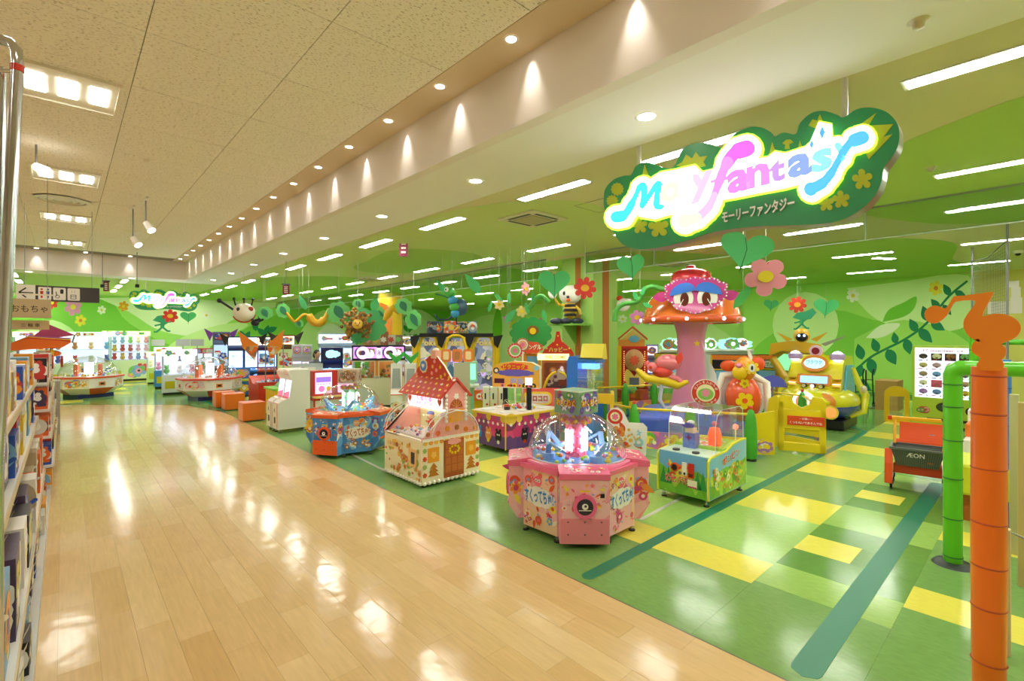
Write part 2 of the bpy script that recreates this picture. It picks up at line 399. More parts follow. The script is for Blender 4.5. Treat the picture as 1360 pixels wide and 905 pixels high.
# ---- ceilings
ceil_plain = mat('#e6dcc4', .9)
cb = B().box(X0, XE, Y0, YB, ZC + .012, ZC + .1, mat('#8d8672', .9)); ceiling = struct('ceiling', cb)
m = D.materials.new('fissured_ceiling_board'); m.use_nodes = True; nt = m.node_tree; bs = nt.nodes['Principled BSDF']
ge = nt.nodes.new('ShaderNodeNewGeometry'); mp = nt.nodes.new('ShaderNodeMapping'); mp.inputs['Scale'].default_value = (30, 75, 30)
nt.links.new(ge.outputs['Position'], mp.inputs[0]); nz = nt.nodes.new('ShaderNodeTexNoise'); nz.inputs['Scale'].default_value = 1; nz.inputs['Detail'].default_value = 2
nt.links.new(mp.outputs[0], nz.inputs['Vector']); rp = nt.nodes.new('ShaderNodeValToRGB'); rp.color_ramp.elements[0].position = .33; rp.color_ramp.elements[1].position = .43
rp.color_ramp.elements[0].color = hexc('#c4bca6'); rp.color_ramp.elements[1].color = hexc('#faf6ea')
nt.links.new(nz.outputs['Fac'], rp.inputs[0]); nt.links.new(rp.outputs[0], bs.inputs['Base Color']); bs.inputs['Roughness'].default_value = .95
board = m
pme = D.meshes.new('panel'); pb = B().box(-.5, .5, -.5, .5, 0, .012, board); pme.from_pydata(pb.v, [], pb.f); pme.materials.append(board)
gx = [2.77 - 1.125 * k for k in range(11)]; gy = [2.79 + 1.215 * k for k in range(-7, 15)]
for i in range(len(gx) - 1):
    for j in range(len(gy) - 1):
        a, c = max(gy[j], Y0), min(gy[j + 1], YB)
        if c <= a: continue
        o = D.objects.new('panel', pme); COL.objects.link(o); o.parent = ceiling
        o.location = ((gx[i] + gx[i + 1]) / 2, (a + c) / 2, ZC); o.scale = (gx[i] - gx[i + 1] - .007, c - a - .007, 1)
struct('ceiling', B().box(2.775, XE, Y0, YB, ZC, ZC + .1, mat('#e0cfb0', .85)))
arc_ceil = mat('#dcd8ac', .9); white_ceil = mat('#f4f4f0', .85)
struct('ceiling', B().box(4.43, 24, Y0, WY, ZA, ZA + .1, arc_ceil))
struct('ceiling', B().box(XE, 4.43, Y0, YB, ZA, ZA + .1, white_ceil))
struct('ceiling', B().box(X0, 4.43, YB, WY + .2, ZA, ZA + .1, mat('#c4dc88', .9)))
struct('ceiling', B().box(X0, 4.43, YB + .001, YB + 1.1, ZA - .006, ZA, white_ceil))
# the fascia between the two ceilings
fasc = mat('#f0eae6', .8)
struct('trim_2', B().box(XE - .01, XE + .12, Y0, YB + .12, ZA - .01, ZC + .05, fasc))
struct('trim_3', B().box(X0, XE - .01, YB - .012, YB + .12, ZA - .01, ZC + .05, fasc))
# painted fields on the arcade ceiling (flat paint)
def ceil_paint(px, m, z, name='painted_field'):
    P = [gr(x, y, ZA) for x, y in px]; P = [(p.x, p.y) for p in smooth2(P + [P[0]], 4)][:-1]
    o = obj(name, B().prism(P, m, (0, 0, ZA - z), (1, 0, 0), (0, 1, 0), .0015)); o.parent = None; o['kind'] = 'structure'; return o
cg1, cg2, cg3 = mat('#cde090', .9), mat('#b4d674', .9), mat('#a2cc5e', .9)
def cpaint(P, m, z):
    P = [(p.x, p.y) for p in smooth2(P + [P[0]], 4)][:-1]
    struct('ceiling', B().prism(P, m, (0, 0, ZA - z), (1, 0, 0), (0, 1, 0), .0015))
cpaint([(5.0, 5.1), (5.9, 4.6), (8.2, 4.9), (9.2, 6.4), (9.0, 9), (8.6, 12), (7, 16), (5.2, 19), (4.5, 16), (4.5, 10), (4.5, 6.6)], cg1, .003)
cpaint([(5.9, 12.0), (5.6, 10.6), (6.0, 9.6), (7.2, 9.3), (8.2, 9.9), (8.6, 11), (8.4, 13), (7.2, 14.2), (6.2, 13.6)], cg2, .005)
cpaint([(5.9, .2), (6.5, 1.1), (7.6, 1.6), (8.6, 2.2), (10.5, 1.7), (11.9, .8), (12.2, -1), (9, -3), (6, -2)], cg2, .003)
cpaint([(10, 6.2), (9.6, 7.4), (9.7, 9.5), (11.5, 10), (13.5, 8), (15.6, 6), (15, 4), (13.6, 4.4), (12, 5.3)], cg2, .003)
cpaint([(12.4, 4.4), (12, 3.4), (12.3, 2.2), (14, 1.3), (17, 1.6), (20.9, 1.8), (20.9, 9), (16, 9), (14, 6.2)], cg3, .005)
cpaint([(9.5, 10.5), (9.7, 16), (8.5, 24), (12, 30.8), (20.9, 30.8), (20.9, 9.5), (15, 9.5), (12, 10.6)], cg3, .004)
cpaint([(4.6, 20.5), (5.2, 17.6), (6.9, 15.8), (8.3, 17), (8.6, 22), (7, 30.8), (4.6, 30.8)], cg3, .0065)

# ---- walls with the painted landscape
wall_g = mat('#a4de5e', .7); wall_l = mat('#d2f2a0', .7); wall_d = mat('#82cc42', .7); wall_p = mat('#e8f8cc', .7)
wr = struct('wall_right', B().box(WX, WX + .2, 1.5, 8.4, 0, ZA, wall_g))
wrf = struct('wall_right', B().box(WX, WX + .2, Y0, 1.5, 0, ZA, mat('#dcd66c', .7)))
wr2 = struct('wall_right', B().box(22.3, 22.5, 8.4, WY, 0, ZA, mat('#b8e87c', .7)).box(WX, 22.3, 8.4, 8.5, 0, ZA, wall_g))
wb = struct('wall_back', B().box(X0, 22.5, WY, WY + .2, 0, ZA, mat('#a6e268', .7)))
struct('wall_left', B().box(X0 - .2, X0, Y0, WY, 0, ZC + .1, CREAM))
struct('wall_front', B().box(X0, 24, Y0 - .2, Y0, 0, ZC + .1, CREAM))
ORD = [0]
def mural(kind, wall, name, px, m, smooth=True, base=None):
    """thin painted shape on a wall; px are outline pixels carried onto the wall plane"""
    ORD[0] += 1; d = .0015 + .00035 * ORD[0]
    if kind == 'X': P = [oX(x, y, base or WX) for x, y in px]
    else: P = [oY(x, y, WY) for x, y in px]
    P = [(a, min(max(z, .0), ZA - .002)) for a, z in P]
    if smooth: P = [(p.x, p.y) for p in smooth2(P + [P[0]], 4)][:-1]; P = [(a, min(max(z, 0), ZA - .002)) for a, z in P]
    if kind == 'X': return obj(name, B().prism([(-a, z) for a, z in P], m, (base or WX, 0, 0), (0, -1, 0), (0, 0, 1), d), wall)
    return obj(name, B().prism(P, m, (0, WY, 0), (1, 0, 0), (0, 0, 1), d), wall)
def c_px(cx, cy, r, n=20): return [(cx + r * math.cos(2 * PI * k / n), cy + r * math.sin(2 * PI * k / n)) for k in range(n)]
mural('X', wr, 'painted_hill', [(991, 480), (1010, 455), (1060, 425), (1110, 412), (1160, 425), (1210, 430), (1286, 440), (1286, 525), (1140, 525), (991, 515)], wall_d)
mural('X', wr, 'painted_hill', [(1125, 383), (1165, 425), (1230, 440), (1286, 430), (1286, 366), (1200, 374)], wall_l)
mural('X', wr, 'painted_disc', c_px(1070, 432, 44), wall_l, False)
mural('X', wr, 'painted_hill', [(1135, 450), (1200, 425), (1286, 455), (1286, 520), (1200, 520), (1140, 500)], wall_g)
mural('X', wr, 'painted_leaf', [(1172, 428), (1180, 412), (1200, 402), (1217, 394), (1214, 410), (1200, 421)], mat('#74c832', .7))
mural('X', wr, 'painted_leaf', [(1150, 449), (1170, 432), (1195, 430), (1186, 441), (1168, 449)], wall_p)
VG = mat('#148250', .7)
stem = smooth2([(1133, 510), (1140, 490), (1156, 475), (1176, 464), (1200, 452), (1226, 434), (1245, 412), (1262, 392), (1284, 374)], 4)
mural('X', wr, 'painted_vine', ribbon([(p.x, p.y) for p in stem], [3] * len(stem)), VG, False)
for x, y, a, L, W in [(1145, 478, -105, 22, 13), (1155, 476, 75, 24, 14), (1166, 468, -110, 20, 12), (1178, 464, 60, 24, 15), (1190, 457, -100, 16, 10), (1203, 450, 75, 22, 13),
                      (1218, 441, -120, 20, 12), (1220, 437, 45, 26, 14), (1233, 427, -110, 22, 13), (1236, 428, 30, 22, 12), (1248, 411, -130, 18, 10), (1252, 405, 50, 18, 9), (1262, 393, -120, 18, 10), (1268, 388, 20, 16, 9), (1138, 502, -70, 20, 13), (1136, 506, 30, 24, 14)]:
    mural('X', wr, 'painted_leaf', leafp(L, W, math.radians(a), x, y), VG, False)
FLW = {'w': '#f4f7e6', 'p': '#e79ac0', 'y': '#ecdf3c', 'r': '#d8402c', 'o': '#f0a028'}
def mflower(kind, wall, x, y, r, c, base=None):
    mural(kind, wall, 'painted_flower', flower(x, y, r, 6, 3), mat(FLW[c], .7), False, base)
    mural(kind, wall, 'flower_centre', circ(x, y, r * .3, 10), mat('#e8d838' if c != 'y' else '#e08a30', .7), False, base)
mflower('X', wr, 1133, 393, 9, 'w'); mflower('X', wr, 1243, 383, 10, 'y')
for px in ([(817, 470), (850, 425), (900, 410), (960, 440), (990, 470), (990, 500), (817, 500)], [(870, 383), (930, 400), (985, 388), (985, 384), (870, 383)]):
    mural('X', wr2, 'painted_hill', px, wall_l, True, 22.3)
mflower('X', wr2, 848, 421, 8, 'p', 22.3); mflower('X', wr2, 827, 424, 6, 'w', 22.3); mflower('X', wr2, 979, 417, 7, 'y', 22.3)
for px in ([(600, 470), (622, 430), (660, 418), (700, 440), (740, 430), (745, 490), (600, 490)],):
    mural('X', wr2, 'painted_hill', px, wall_l, True, 22.3)
mural('X', wr2, 'painted_leaf', leafp(60, 13, math.radians(-88), 660, 462), mat('#7fcf34', .7), False, 22.3)
mflower('X', wr2, 683, 433, 6, 'y', 22.3); mflower('X', wr2, 717, 430, 8, 'p', 22.3)
# far wall landscape
mural('Y', wb, 'painted_hill', [(-60, 395), (60, 393), (140, 396), (172, 430), (240, 462), (300, 450), (350, 425), (420, 404), (520, 404), (600, 410), (600, 482), (-60, 515)], wall_d)
mural('Y', wb, 'painted_hill', [(130, 396), (172, 415), (215, 440), (270, 445), (320, 420), (380, 402), (300, 394), (200, 392)], wall_p)
mural('Y', wb, 'painted_hill', [(20, 440), (70, 425), (110, 452), (130, 500), (40, 510)], wall_l)
mural('Y', wb, 'painted_hill', [(190, 500), (230, 455), (290, 432), (330, 432), (280, 460), (260, 500)], wall_l)
mural('Y', wb, 'painted_hill', [(480, 480), (500, 440), (530, 418), (560, 412), (590, 440), (590, 480)], wall_p)
mural('Y', wb, 'painted_hill', [(395, 480), (400, 440), (430, 412), (460, 430), (470, 480)], wall_l)
for x, y, r, c in [(69, 402, 9, 'r'), (97, 408, 12, 'p'), (135, 412, 6, 'w'), (164, 407, 7, 'o'), (107, 426, 8, 'y'), (274, 419, 6, 'w'), (35, 398, 8, 'r'), (93, 398, 8, 'p')]: mflower('Y', wb, x, y, r, c)
for a, x, y in [(-60, 325, 452), (-115, 325, 452), (-70, 352, 445), (-140, 352, 445), (-20, 355, 440), (-100, 340, 440), (150, 340, 448), (30, 362, 448)]:
    mural('Y', wb, 'painted_leaf', leafp(14, 8, math.radians(a), x, y, 4), VG, False)
mural('Y', wb, 'painted_cloud', [(420, 452), (424, 440), (436, 430), (446, 432), (456, 440), (460, 452)], mat('#f2f8ea', .7))
for k in range(9): mural('Y', wb, 'painted_leaf', leafp(11, 5, math.radians(60 + 40 * (k % 3)), 536 + (k % 3) * 9, 420 + (k // 3) * 12, 4), mat('#3fa23a', .7), False)
# skirting
struct('baseboard_right', B().box(WX - .012, WX, Y0, 8.4, 0, .08, mat('#4f8f3a', .6)))
struct('baseboard_back', B().box(X0, 22.3, WY - .012, WY, 0, .08, mat('#4f8f3a', .6)))

# ---- pillar by the mushroom ride and the golden pillar further in
pil = struct('trim_4', B().box(9.67, 10.67, 7.55, 8.57, 0, ZA, mat('#a8d66c', .6)))
for y0 in (7.95,): obj('stripe', B().box(9.655, 9.675, y0, y0 + .17, 0, ZA, mat('#b8762a', .6)), pil)
obj('stripe', B().box(10.05, 10.3, 7.535, 7.555, 0, ZA, mat('#b8762a', .6)), pil)
obj('shelf_board', B().box(9.1, 9.67, 7.62, 8.5, 2.32, 2.36, mat('#7fc24a', .5)), pil)
obj('bracket', B().skinp([(0, 0), (.0, -.5), (-.5, 0)], -.02, .02, mat('#7fc24a', .5)), pil, (9.67, 8.1, 2.32), -PI / 2)
struct('trim_5', B().lathe([(.55, 0), (.55, ZA)], mat('#e8b41c', .4, coat=.3), 24, (11.2, 20.6, 0)))

# ---- hanging smoke barrier of clear glass along the arcade
sb = thing('smoke_barrier', 'long hanging barrier of clear glass panes under the green ceiling', 'barrier', (9.18, 0, 3.55))
rail = mat('#8d9a80', .4)
def pane_run(y0, y1):
    obj('rail', B().box(-.012, .012, y0, y1, .47, .5, rail), sb); obj('rail', B().box(-.008, .008, y0, y1, -.012, .006, rail), sb)
    n = max(1, round((y1 - y0) / 1.85))
    for k in range(n):
        a, c = y0 + (y1 - y0) * k / n, y0 + (y1 - y0) * (k + 1) / n
        obj('pane', B().box(-.004, .004, a + .01, c - .01, .006, .47, SMOKE_GLASS), sb); obj('joint', B().box(-.006, .006, c - .01, c + .01, 0, .5, rail), sb)
pane_run(-5.5, 7.4); pane_run(8.7, 30.5)

# ================================================================== CEILING FITTINGS
LAMP = lit('#fffdf4', TUBE_E); SQL = lit('#fffaf0', SQUARE_E); DL = lit('#fff4e0', DOWN_E)
# strip lights of the arcade
def strip_light(x, y, label, first=[None]):
    if first[0] is None:
        t = thing('strip_light', label, 'ceiling light', (x, y, ZA), 0, 'strip lights of the arcade ceiling')
        hs = B(); hs.box(-.1, .1, -.63, .63, -.012, .0, mat('#e9ebe2', .5)); obj('housing', hs, t)
        obj('diffuser', B().box(-.075, .075, -.6, .6, -.016, -.012, LAMP), t); first[0] = t
    else:
        t = copy_tree(first[0]); t.location = (x, y, ZA); t['label'] = label
    return t
def ordn(i): return ['first', 'second', 'third', 'fourth', 'fifth', 'sixth', 'seventh', 'eighth', 'ninth', 'tenth', 'eleventh', 'twelfth', 'thirteenth', 'fourteenth', 'fifteenth', 'sixteenth', 'seventeenth', 'eighteenth'][i]
rows = [(4.92, [-4.5, -2.2, .13, 2.49, 4.55, 7.2, 9.7, 12.15, 14.6, 17.05, 19.5, 22, 24.5, 27, 29.5], 'row nearest the aisle'),
        (8.02, [-4.4, -2.0, .3, 2.75, 5.1, 7.55, 10.1, 12.55, 15, 17.45, 19.9, 22.4, 24.9, 27.4], 'second row from the aisle'),
        (10.42, [-4.4, -2, .45, 2.83, 5.16, 10.1, 12.6, 15, 17.5, 20, 22.5, 25], 'row behind the glass barrier'),
        (14.35, [-2, .6, 3.0, 5.4, 7.8, 10.2, 12.6, 15, 17.5, 20, 22.5, 25], 'fourth row from the aisle'),
        (18.3, [-1, 1.2, 3.6, 6, 9, 12, 15, 18, 21, 24], 'row nearest the right wall'), (-1.2, [22.5, 25, 27.5, 30], 'row over the far aisle'), (1.6, [22.5, 25, 27.5], 'row over the far prize cabinets')]
for x, ys, rn in rows:
    for i, y in enumerate(ys):
        strip_light(x, y, 'strip light in the %s, %s from the camera end' % (rn, ordn(i)))
def oneof(b, name, label, cat, loc, group=None, rz=0, bev=0): return tag(obj(name, b, None, loc, rz, bev), label, cat, group)
t = thing('strip_light', 'short white strip light set askew near the right wall', 'ceiling light', (15.4, 2.75, ZA - .002), 1.1)
obj('housing', B().box(-.1, .1, -.32, .32, -.012, 0, WHITE), t); obj('diffuser', B().box(-.075, .075, -.3, .3, -.016, -.012, LAMP), t)
# square fittings of the aisle
first = None
for i, (x, y) in enumerate([(.03, 6.95), (.03, 10.75), (.03, 14.55), (.03, 18.35), (.03, 3.1), (.03, -.8), (-4.4, 3.1), (-4.4, 6.95), (-4.4, 10.75), (-4.4, 14.55), (-4.4, 18.3), (-4.4, -.8)]):
    lab = 'recessed three-lamp ceiling fitting over the %s' % ('shop shelves, ' + ['nearest in view', 'second in view', 'third in view', 'farthest', 'above the camera', 'behind the camera'][i] if i < 6 else 'hidden side of the shelves, %s of its row' % ordn(i - 6))
    if first is None:
        t = first = thing('aisle_light', lab, 'ceiling light', (x, y, ZC), 0, 'three-lamp fittings of the aisle ceiling')
        f = B(); f.box(-.42, .42, -.46, -.44, -.03, 0, CREAM).box(-.42, .42, .44, .46, -.03, 0, CREAM).box(-.42, -.4, -.46, .46, -.03, 0, CREAM).box(.4, .42, -.46, .46, -.03, 0, CREAM); obj('frame', f, t)
        obj('tray', B().box(-.4, .4, -.44, .44, -.014, -.001, mat('#f3efe0', .4)), t)
        for k in (-1, 0, 1): obj('lamp', B().box(k * .25 - .075, k * .25 + .075, -.24, .24, -.02, -.014, SQL), t)
    else:
        t = copy_tree(first); t.location = (x, y, ZC); t['label'] = lab
# small downlights along the fascia
dlm = None
def downlight(x, y, z, r, label, group, cache={}):
    if r not in cache:
        b = B(); b.lathe([(r * .8, -.004), (r, -.006), (r * 1.12, -.001)], WHITE, 20); b.add([(r * .82 * math.cos(2 * PI * k / 20), r * .82 * math.sin(2 * PI * k / 20), -.004) for k in range(20)], [tuple(range(20))[::-1]], DL)
        o = obj('downlight', b); cache[r] = o
    else: o = cache[r].copy(); COL.objects.link(o)
    o.location = (x, y, z); return tag(o, label, 'ceiling light', group)
def ordn(i): return ['first', 'second', 'third', 'fourth', 'fifth', 'sixth', 'seventh', 'eighth', 'ninth', 'tenth', 'eleventh', 'twelfth', 'thirteenth', 'fourteenth', 'fifteenth', 'sixteenth', 'seventeenth', 'eighteenth'][i]
ys = [3.17 + 1.105 * k for k in range(-5, 16)]
for i, y in enumerate(ys):
    vis = i - 5
    downlight(2.9, y, ZC, .06, 'small round downlight beside the fascia, %s from the camera' % ordn(vis) if vis >= 0 else 'small round downlight beside the fascia, behind the camera, %s of five' % ordn(i), 'small downlights along the fascia')
    sp = D.lights.new('fascia_spot', 'SPOT'); sp.energy = 22; sp.spot_size = 1.0; sp.spot_blend = 1; sp.color = (1, .9, .78); sp.shadow_soft_size = .03
    so = D.objects.new('fascia_spot', sp); COL.objects.link(so); so.location = (3.095, y, ZC - .015); so.rotation_euler = (0, -.04, 0)
for i, x in enumerate([-5, -3.9, -2.8, -1.7, -.6, .5, 1.6]):
    downlight(x, YB - .28, ZC, .06, 'small downlight by the far end fascia, %s from the left' % ordn(i), 'small downlights along the far fascia')
    sp = D.lights.new('fascia_spot', 'SPOT'); sp.energy = 22; sp.spot_size = 1.0; sp.spot_blend = 1; sp.color = (1, .9, .78); sp.shadow_soft_size = .03
    so = D.objects.new('fascia_spot', sp); COL.objects.link(so); so.location = (x, YB - .12, ZC - .02); so.rotation_euler = (.04, 0, 0)
for i, y in enumerate([-2.5, -.06, 2.44, 4.94, 7.45, 9.9, 12.4, 14.9, 17.4, 19.9]):
    downlight(3.9, y, ZA, .1, 'round downlight in the pale soffit, %s' % ('out of view behind the camera, %s of two' % ordn(i) if i < 2 else '%s from the big sign' % ordn(i - 2)), 'round downlights in the pale soffit')
for i, x in enumerate([-3.3, -.8, 1.7]): downlight(x, YB + .6, ZA - .006, .1, 'round downlight in the far soffit, %s from the left' % ordn(i), 'round downlights in the far soffit')
# air-conditioning cassettes
def cassette(x, y, label, z=ZA):
    t = thing('ceiling_cassette', label, 'air conditioner', (x, y, z))
    obj('frame', B().box(-.42, .42, -.42, .42, -.03, 0, mat('#ddd8c0', .5)), t, bev=.01)
    obj('grille', B().box(-.24, .24, -.24, .24, -.04, -.03, mat('#b8b08a', .7)), t)
    for k in range(4): obj('louvre', B().box(-.26, .26, -.35, -.29, -.034, -.029, BLACK), t, rz=k * PI / 2)
cassette(5.85, 5.85, 'square ceiling cassette air conditioner left of the big sign'); cassette(7.9, 15.9, 'square ceiling cassette air conditioner far down the hall')
cassette(12.4, 6.9, 'square ceiling cassette air conditioner above the mushroom ride')
hb = B()
for a, c in (((0, 0), (.6, 0)), ((.6, 0), (.6, .6)), ((.6, .6), (0, .6)), ((0, .6), (0, 0))): hb.bar((a[0], a[1], -.002), (c[0], c[1], -.002), .012, .006, mat('#8d8c5a'))
oneof(hb, 'ceiling_hatch', 'thin framed access hatch in the ceiling beside the big sign', 'hatch', (5.75, 4.25, ZA))
t = thing('ceiling_diffuser', 'round air diffuser in the aisle ceiling near the third fitting', 'vent', (-.02, 12.7, ZC))
for r in (.42, .32, .22, .12): obj('ring', B().lathe([(r, -.02), (r - .07, -.035), (r - .075, 0), (r, 0)], CREAM, 28), t)
for x, y, l in [(1.25, 15.4, 'second small round air diffuser in the aisle ceiling, by the downlights'), (.9, 9.0, 'small pinhole sprinkler plate in the aisle ceiling')]:
    oneof(B().lathe([(.001, -.03), (.16, -.025), (.2, 0)], CREAM, 20) if y > 10 else B().lathe([(.001, -.03), (.03, -.025), (.04, 0)], CREAM, 12), 'ceiling_vent' if y > 10 else 'sprinkler', l, 'vent' if y > 10 else 'sprinkler', (x, y, ZC))
for i, (px, py) in enumerate([(1220, 28), (1237, 222)]):
    x, y = gr(px, py, ZA); oneof(B().lathe([(.001, -.05), (.03, -.045), (.035, -.01), (.06, 0)], mat('#cfc9a8'), 14), 'sprinkler', ['small sprinkler head in the ceiling at the upper right corner of the photo', 'small sprinkler head in the ceiling right of the big sign'][i], 'sprinkler', (x, y, ZA))
x, y = gr(1352, 333, ZA)
t = thing('dome_camera', 'small dome security camera on the ceiling at the right edge', 'camera', (x, y, ZA)); obj('housing', B().lathe([(.09, 0), (.09, -.06), (.06, -.07)], WHITE, 18), t); obj('dome', B().ball((0, 0, -.07), .055, BLACK), t)
# track spotlights over the aisle
for i, (px, py, dz, la) in enumerate([(160, 300, .55, 'upper white track spotlight hanging over the aisle'), (152, 305, .72, 'lower white track spotlight hanging over the aisle')]):
    t = thing('spotlight', la, 'spotlight', (1.15 - i * .12, 11.6 + i * .9, ZC))
    obj('stem', B().cyl((0, 0, 0), (0, 0, -dz + .1), .012, GREY), t); obj('track', B().box(-.02, .02, -.25, .25, -.03, 0, WHITE), t)
    obj('lamp_head', B().cyl((0, 0, -dz + .1), (.08, -.1, -dz - .05), .055, WHITE, .075), t); obj('lens', B().cyl((.08, -.1, -dz - .05), (.082, -.103, -dz - .054), .065, lit('#fff6e4', 9)), t)
t = thing('spotlight', 'small white spotlight high beside the chrome pole', 'spotlight', (-.28, 9.3, ZC)); obj('stem', B().cyl((0, 0, 0), (0, 0, -.3), .012, GREY), t); obj('lamp_head', B().cyl((0, 0, -.3), (.1, -.12, -.38), .05, lit('#fff6e4', 6), .07), t)
# hanging cameras and small vertical banners
for i, (px, F) in enumerate([(136, 15.2), (182, 15.2)]):
    p = oF(px, 375, F); t = thing('hanging_camera', ['black security camera on a rod near the arrow sign', 'black security camera on a rod above the far sign'][i], 'camera', (p.x, p.y, ZC))
    obj('rod', B().cyl((0, 0, 0), (0, 0, -1.0), .012, GREY), t); obj('body', B().box(-.05, .05, -.08, .08, -1.1, -1.0, BLACK), t, bev=.01)
def banner(px, py, F, h, label):
    p = oF(px, py, F); t = thing('hanging_banner', label, 'banner', (p.x, p.y, p.z)); top = ZA - p.z if p.x > XE or p.y > YB else ZC - p.z
    obj('cord', B().cyl((0, 0, h), (0, 0, top), .006, GREY), t); b = B().box(-.09, .09, -.008, .008, 0, h, mat('#8c1d4a', .6)); o = obj('sheet', b, t, rz=-YAW)
    c = B()
    for k in range(4): c.box(-.05, .05, -.0105, -.008, h * (.16 + .2 * k), h * (.26 + .2 * k), WHITE)
    obj('lettering', c, t, rz=-YAW)
    obj('clip', B().box(-.1, .1, -.03, .03, h, h + .04, DKGREY), t)
banner(141, 387, 16.5, .32, 'small dark red hanging banner left of the far sign'); banner(380, 391, 13, .24, 'small dark red hanging banner above the winged decoration'); banner(536, 341, 10.5, .45, 'larger dark red hanging banner half way down the hall')

# ================================================================== BIG SIGN
SX = 4.40
YC = 1.99
def S(zx, zy):                       # sign artwork position -> local (across, up)
    Y, z = oX(780 + zx * .33157, 100 + zy * .33157, SX); return (YC - Y, z)
sgn_t = thing('hanging_sign', 'huge green cloud-shaped sign with glowing shop name near the camera', 'sign', (SX, YC, 0))
outl = [(70, 520), (75, 460), (110, 420), (150, 405), (180, 400), (200, 365), (240, 350), (285, 362), (310, 372), (350, 370), (385, 300), (440, 273), (500, 278), (545, 290), (590, 240), (650, 212), (700, 212), (740, 232), (752, 248), (790, 232), (838, 238), (855, 195), (900, 155), (950, 146), (1000, 160), (1030, 172), (1080, 140), (1140, 133), (1200, 150), (1240, 190), (1252, 235), (1245, 290), (1215, 340), (1190, 375), (1180, 430), (1150, 490), (1090, 545), (1010, 585), (920, 598), (820, 603), (700, 606), (600, 615), (500, 632), (400, 665), (300, 690), (210, 698), (150, 680), (115, 640), (100, 590), (80, 560)]
LU, LV = (0, -1, 0), (0, 0, 1)
outl = [(p.x, p.y) for p in smooth2(outl + [outl[0]], 4)][:-1]
face = B().prism([S(*p) for p in outl], mat('#2c9a62', .35), (0, 0, 0), LU, LV, .02, mat('#7a7a6a', .3, .5))
face.prism([S(*p) for p in outl], mat('#9c9888', .3, .6), (.13, 0, 0), LU, LV, .13)
obj('backing', face, sgn_t)
yg = mat('#b9c62c', .4)
mot = []
class _M:
    def prism(s, *a):
        b = B(); b.prism(*a); mot.append(b)
dec = _M()
for x, y, r, p in [(125, 458, 26, 12), (105, 505, 24, 12), (1105, 420, 42, 5), (960, 515, 34, 5), (1020, 500, 36, 5), (215, 605, 32, 5), (290, 610, 42, 5)]: 
    dec.prism([S(*q) for q in flower(x, y, r, p, 4, inn=.45 if p < 9 else .75)], yg, (-.02, 0, 0), LU, LV, .004)
for tx, ty in [(235, 360), (178, 425), (745, 270), (855, 265)]:
    dec.prism([S(*q) for q in [(tx, ty), (tx + 14, ty + 40), (tx + 34, ty + 85), (tx - 30, ty + 85), (tx - 10, ty + 40)]], yg, (-.02, 0, 0), LU, LV, .004)
dec.prism([S(*q) for q in [(1040, 250), (1090, 205), (1160, 155), (1130, 205), (1228, 200), (1190, 250), (1225, 240), (1160, 310), (1130, 340), (1100, 270)]], yg, (-.02, 0, 0), LU, LV, .004)
dec.prism([S(*q) for q in [(360, 365), (385, 350), (400, 320), (425, 335), (440, 310), (455, 330), (485, 325), (470, 350), (480, 365), (440, 375), (400, 372)]], yg, (-.02, 0, 0), LU, LV, .004)
dec.prism([S(*q) for q in [(890, 205), (905, 180), (925, 185), (935, 160), (945, 182), (940, 210), (915, 215)]], yg, (-.02, 0, 0), LU, LV, .004)
dec.prism([S(*q) for q in [(785, 275), (800, 262), (818, 260), (830, 272), (812, 280), (815, 298), (795, 298), (797, 282)]], yg, (-.02, 0, 0), LU, LV, .004)
for b in mot: obj('painted_motif', b, sgn_t)
# glowing logo: a thick white halo shape, then coloured letters
GLOW = lit('#ffffff', 3.0); RIM = lit('#b8f03c', 1.5)
strokes = [  # (points, widths, colour)
    ([(128, 572), (165, 560), (200, 500), (222, 455), (240, 450), (238, 500), (232, 530), (262, 485), (285, 450), (300, 440), (292, 490), (290, 530), (312, 530)], [46, 30, 20, 26, 24, 22, 18, 20, 22, 24, 24, 22, 14], '#38c4d4'),
    ([(650, 300), (600, 320), (560, 380), (530, 460), (500, 530), (450, 575), (400, 588)], [66, 50, 36, 28, 34, 42, 58], '#e86fe0'),
    ([(510, 432), (560, 420), (585, 416)], [12, 16, 10], '#ee86d8'),
    ([(1110, 258), (1060, 280), (1020, 340), (985, 400), (950, 440), (905, 462)], [54, 32, 28, 36, 44, 56], '#4aa8ec'),
    ([(1012, 290), (1030, 320), (1030, 345)], [28, 24, 14], '#7cc8f2')]
letters = [('o', 345, 505, 62, '#fdf6c8'), ('l', 388, 492, 78, '#fbf0d8'), ('l', 425, 482, 80, '#f6dce4'), ('y', 470, 470, 66, '#f2b6e4'),
           ('a', 617, 466, 72, '#ef7fe4'), ('n', 695, 446, 72, '#dd84ec'), ('t', 772, 426, 82, '#b48af0'), ('a', 862, 404, 72, '#7f9cf0'), ('s', 950, 384, 70, '#86d0f2')]
def ltext(b, ch, x, y, hpx, m, off, lift):
    O = Vector((0, *[0] * 2)); c = S(x, y); up = S(x, y - hpx); side = S(x + 50, y - 13)
    hgt = (Vector(up) - Vector(c)).length; a = math.atan2(side[1] - c[1], side[0] - c[0])
    U = Vector((0, -math.cos(a), math.sin(a))); V = Vector((0, math.sin(a) * .2, 1)); V.normalize()
    vs, fs = text_geo(ch, off); xs = [v[0] for v in text_geo(ch, 0)[0]]; cx = (min(xs) + max(xs)) / 2; k = hgt / .43
    if ch in 'lt': k = hgt / .66
    b.add([Vector((-.02 - lift, -c[0], c[1])) + U * ((v[0] - cx) * k * 1.12) + V * (v[1] * k) for v in vs], fs, m)
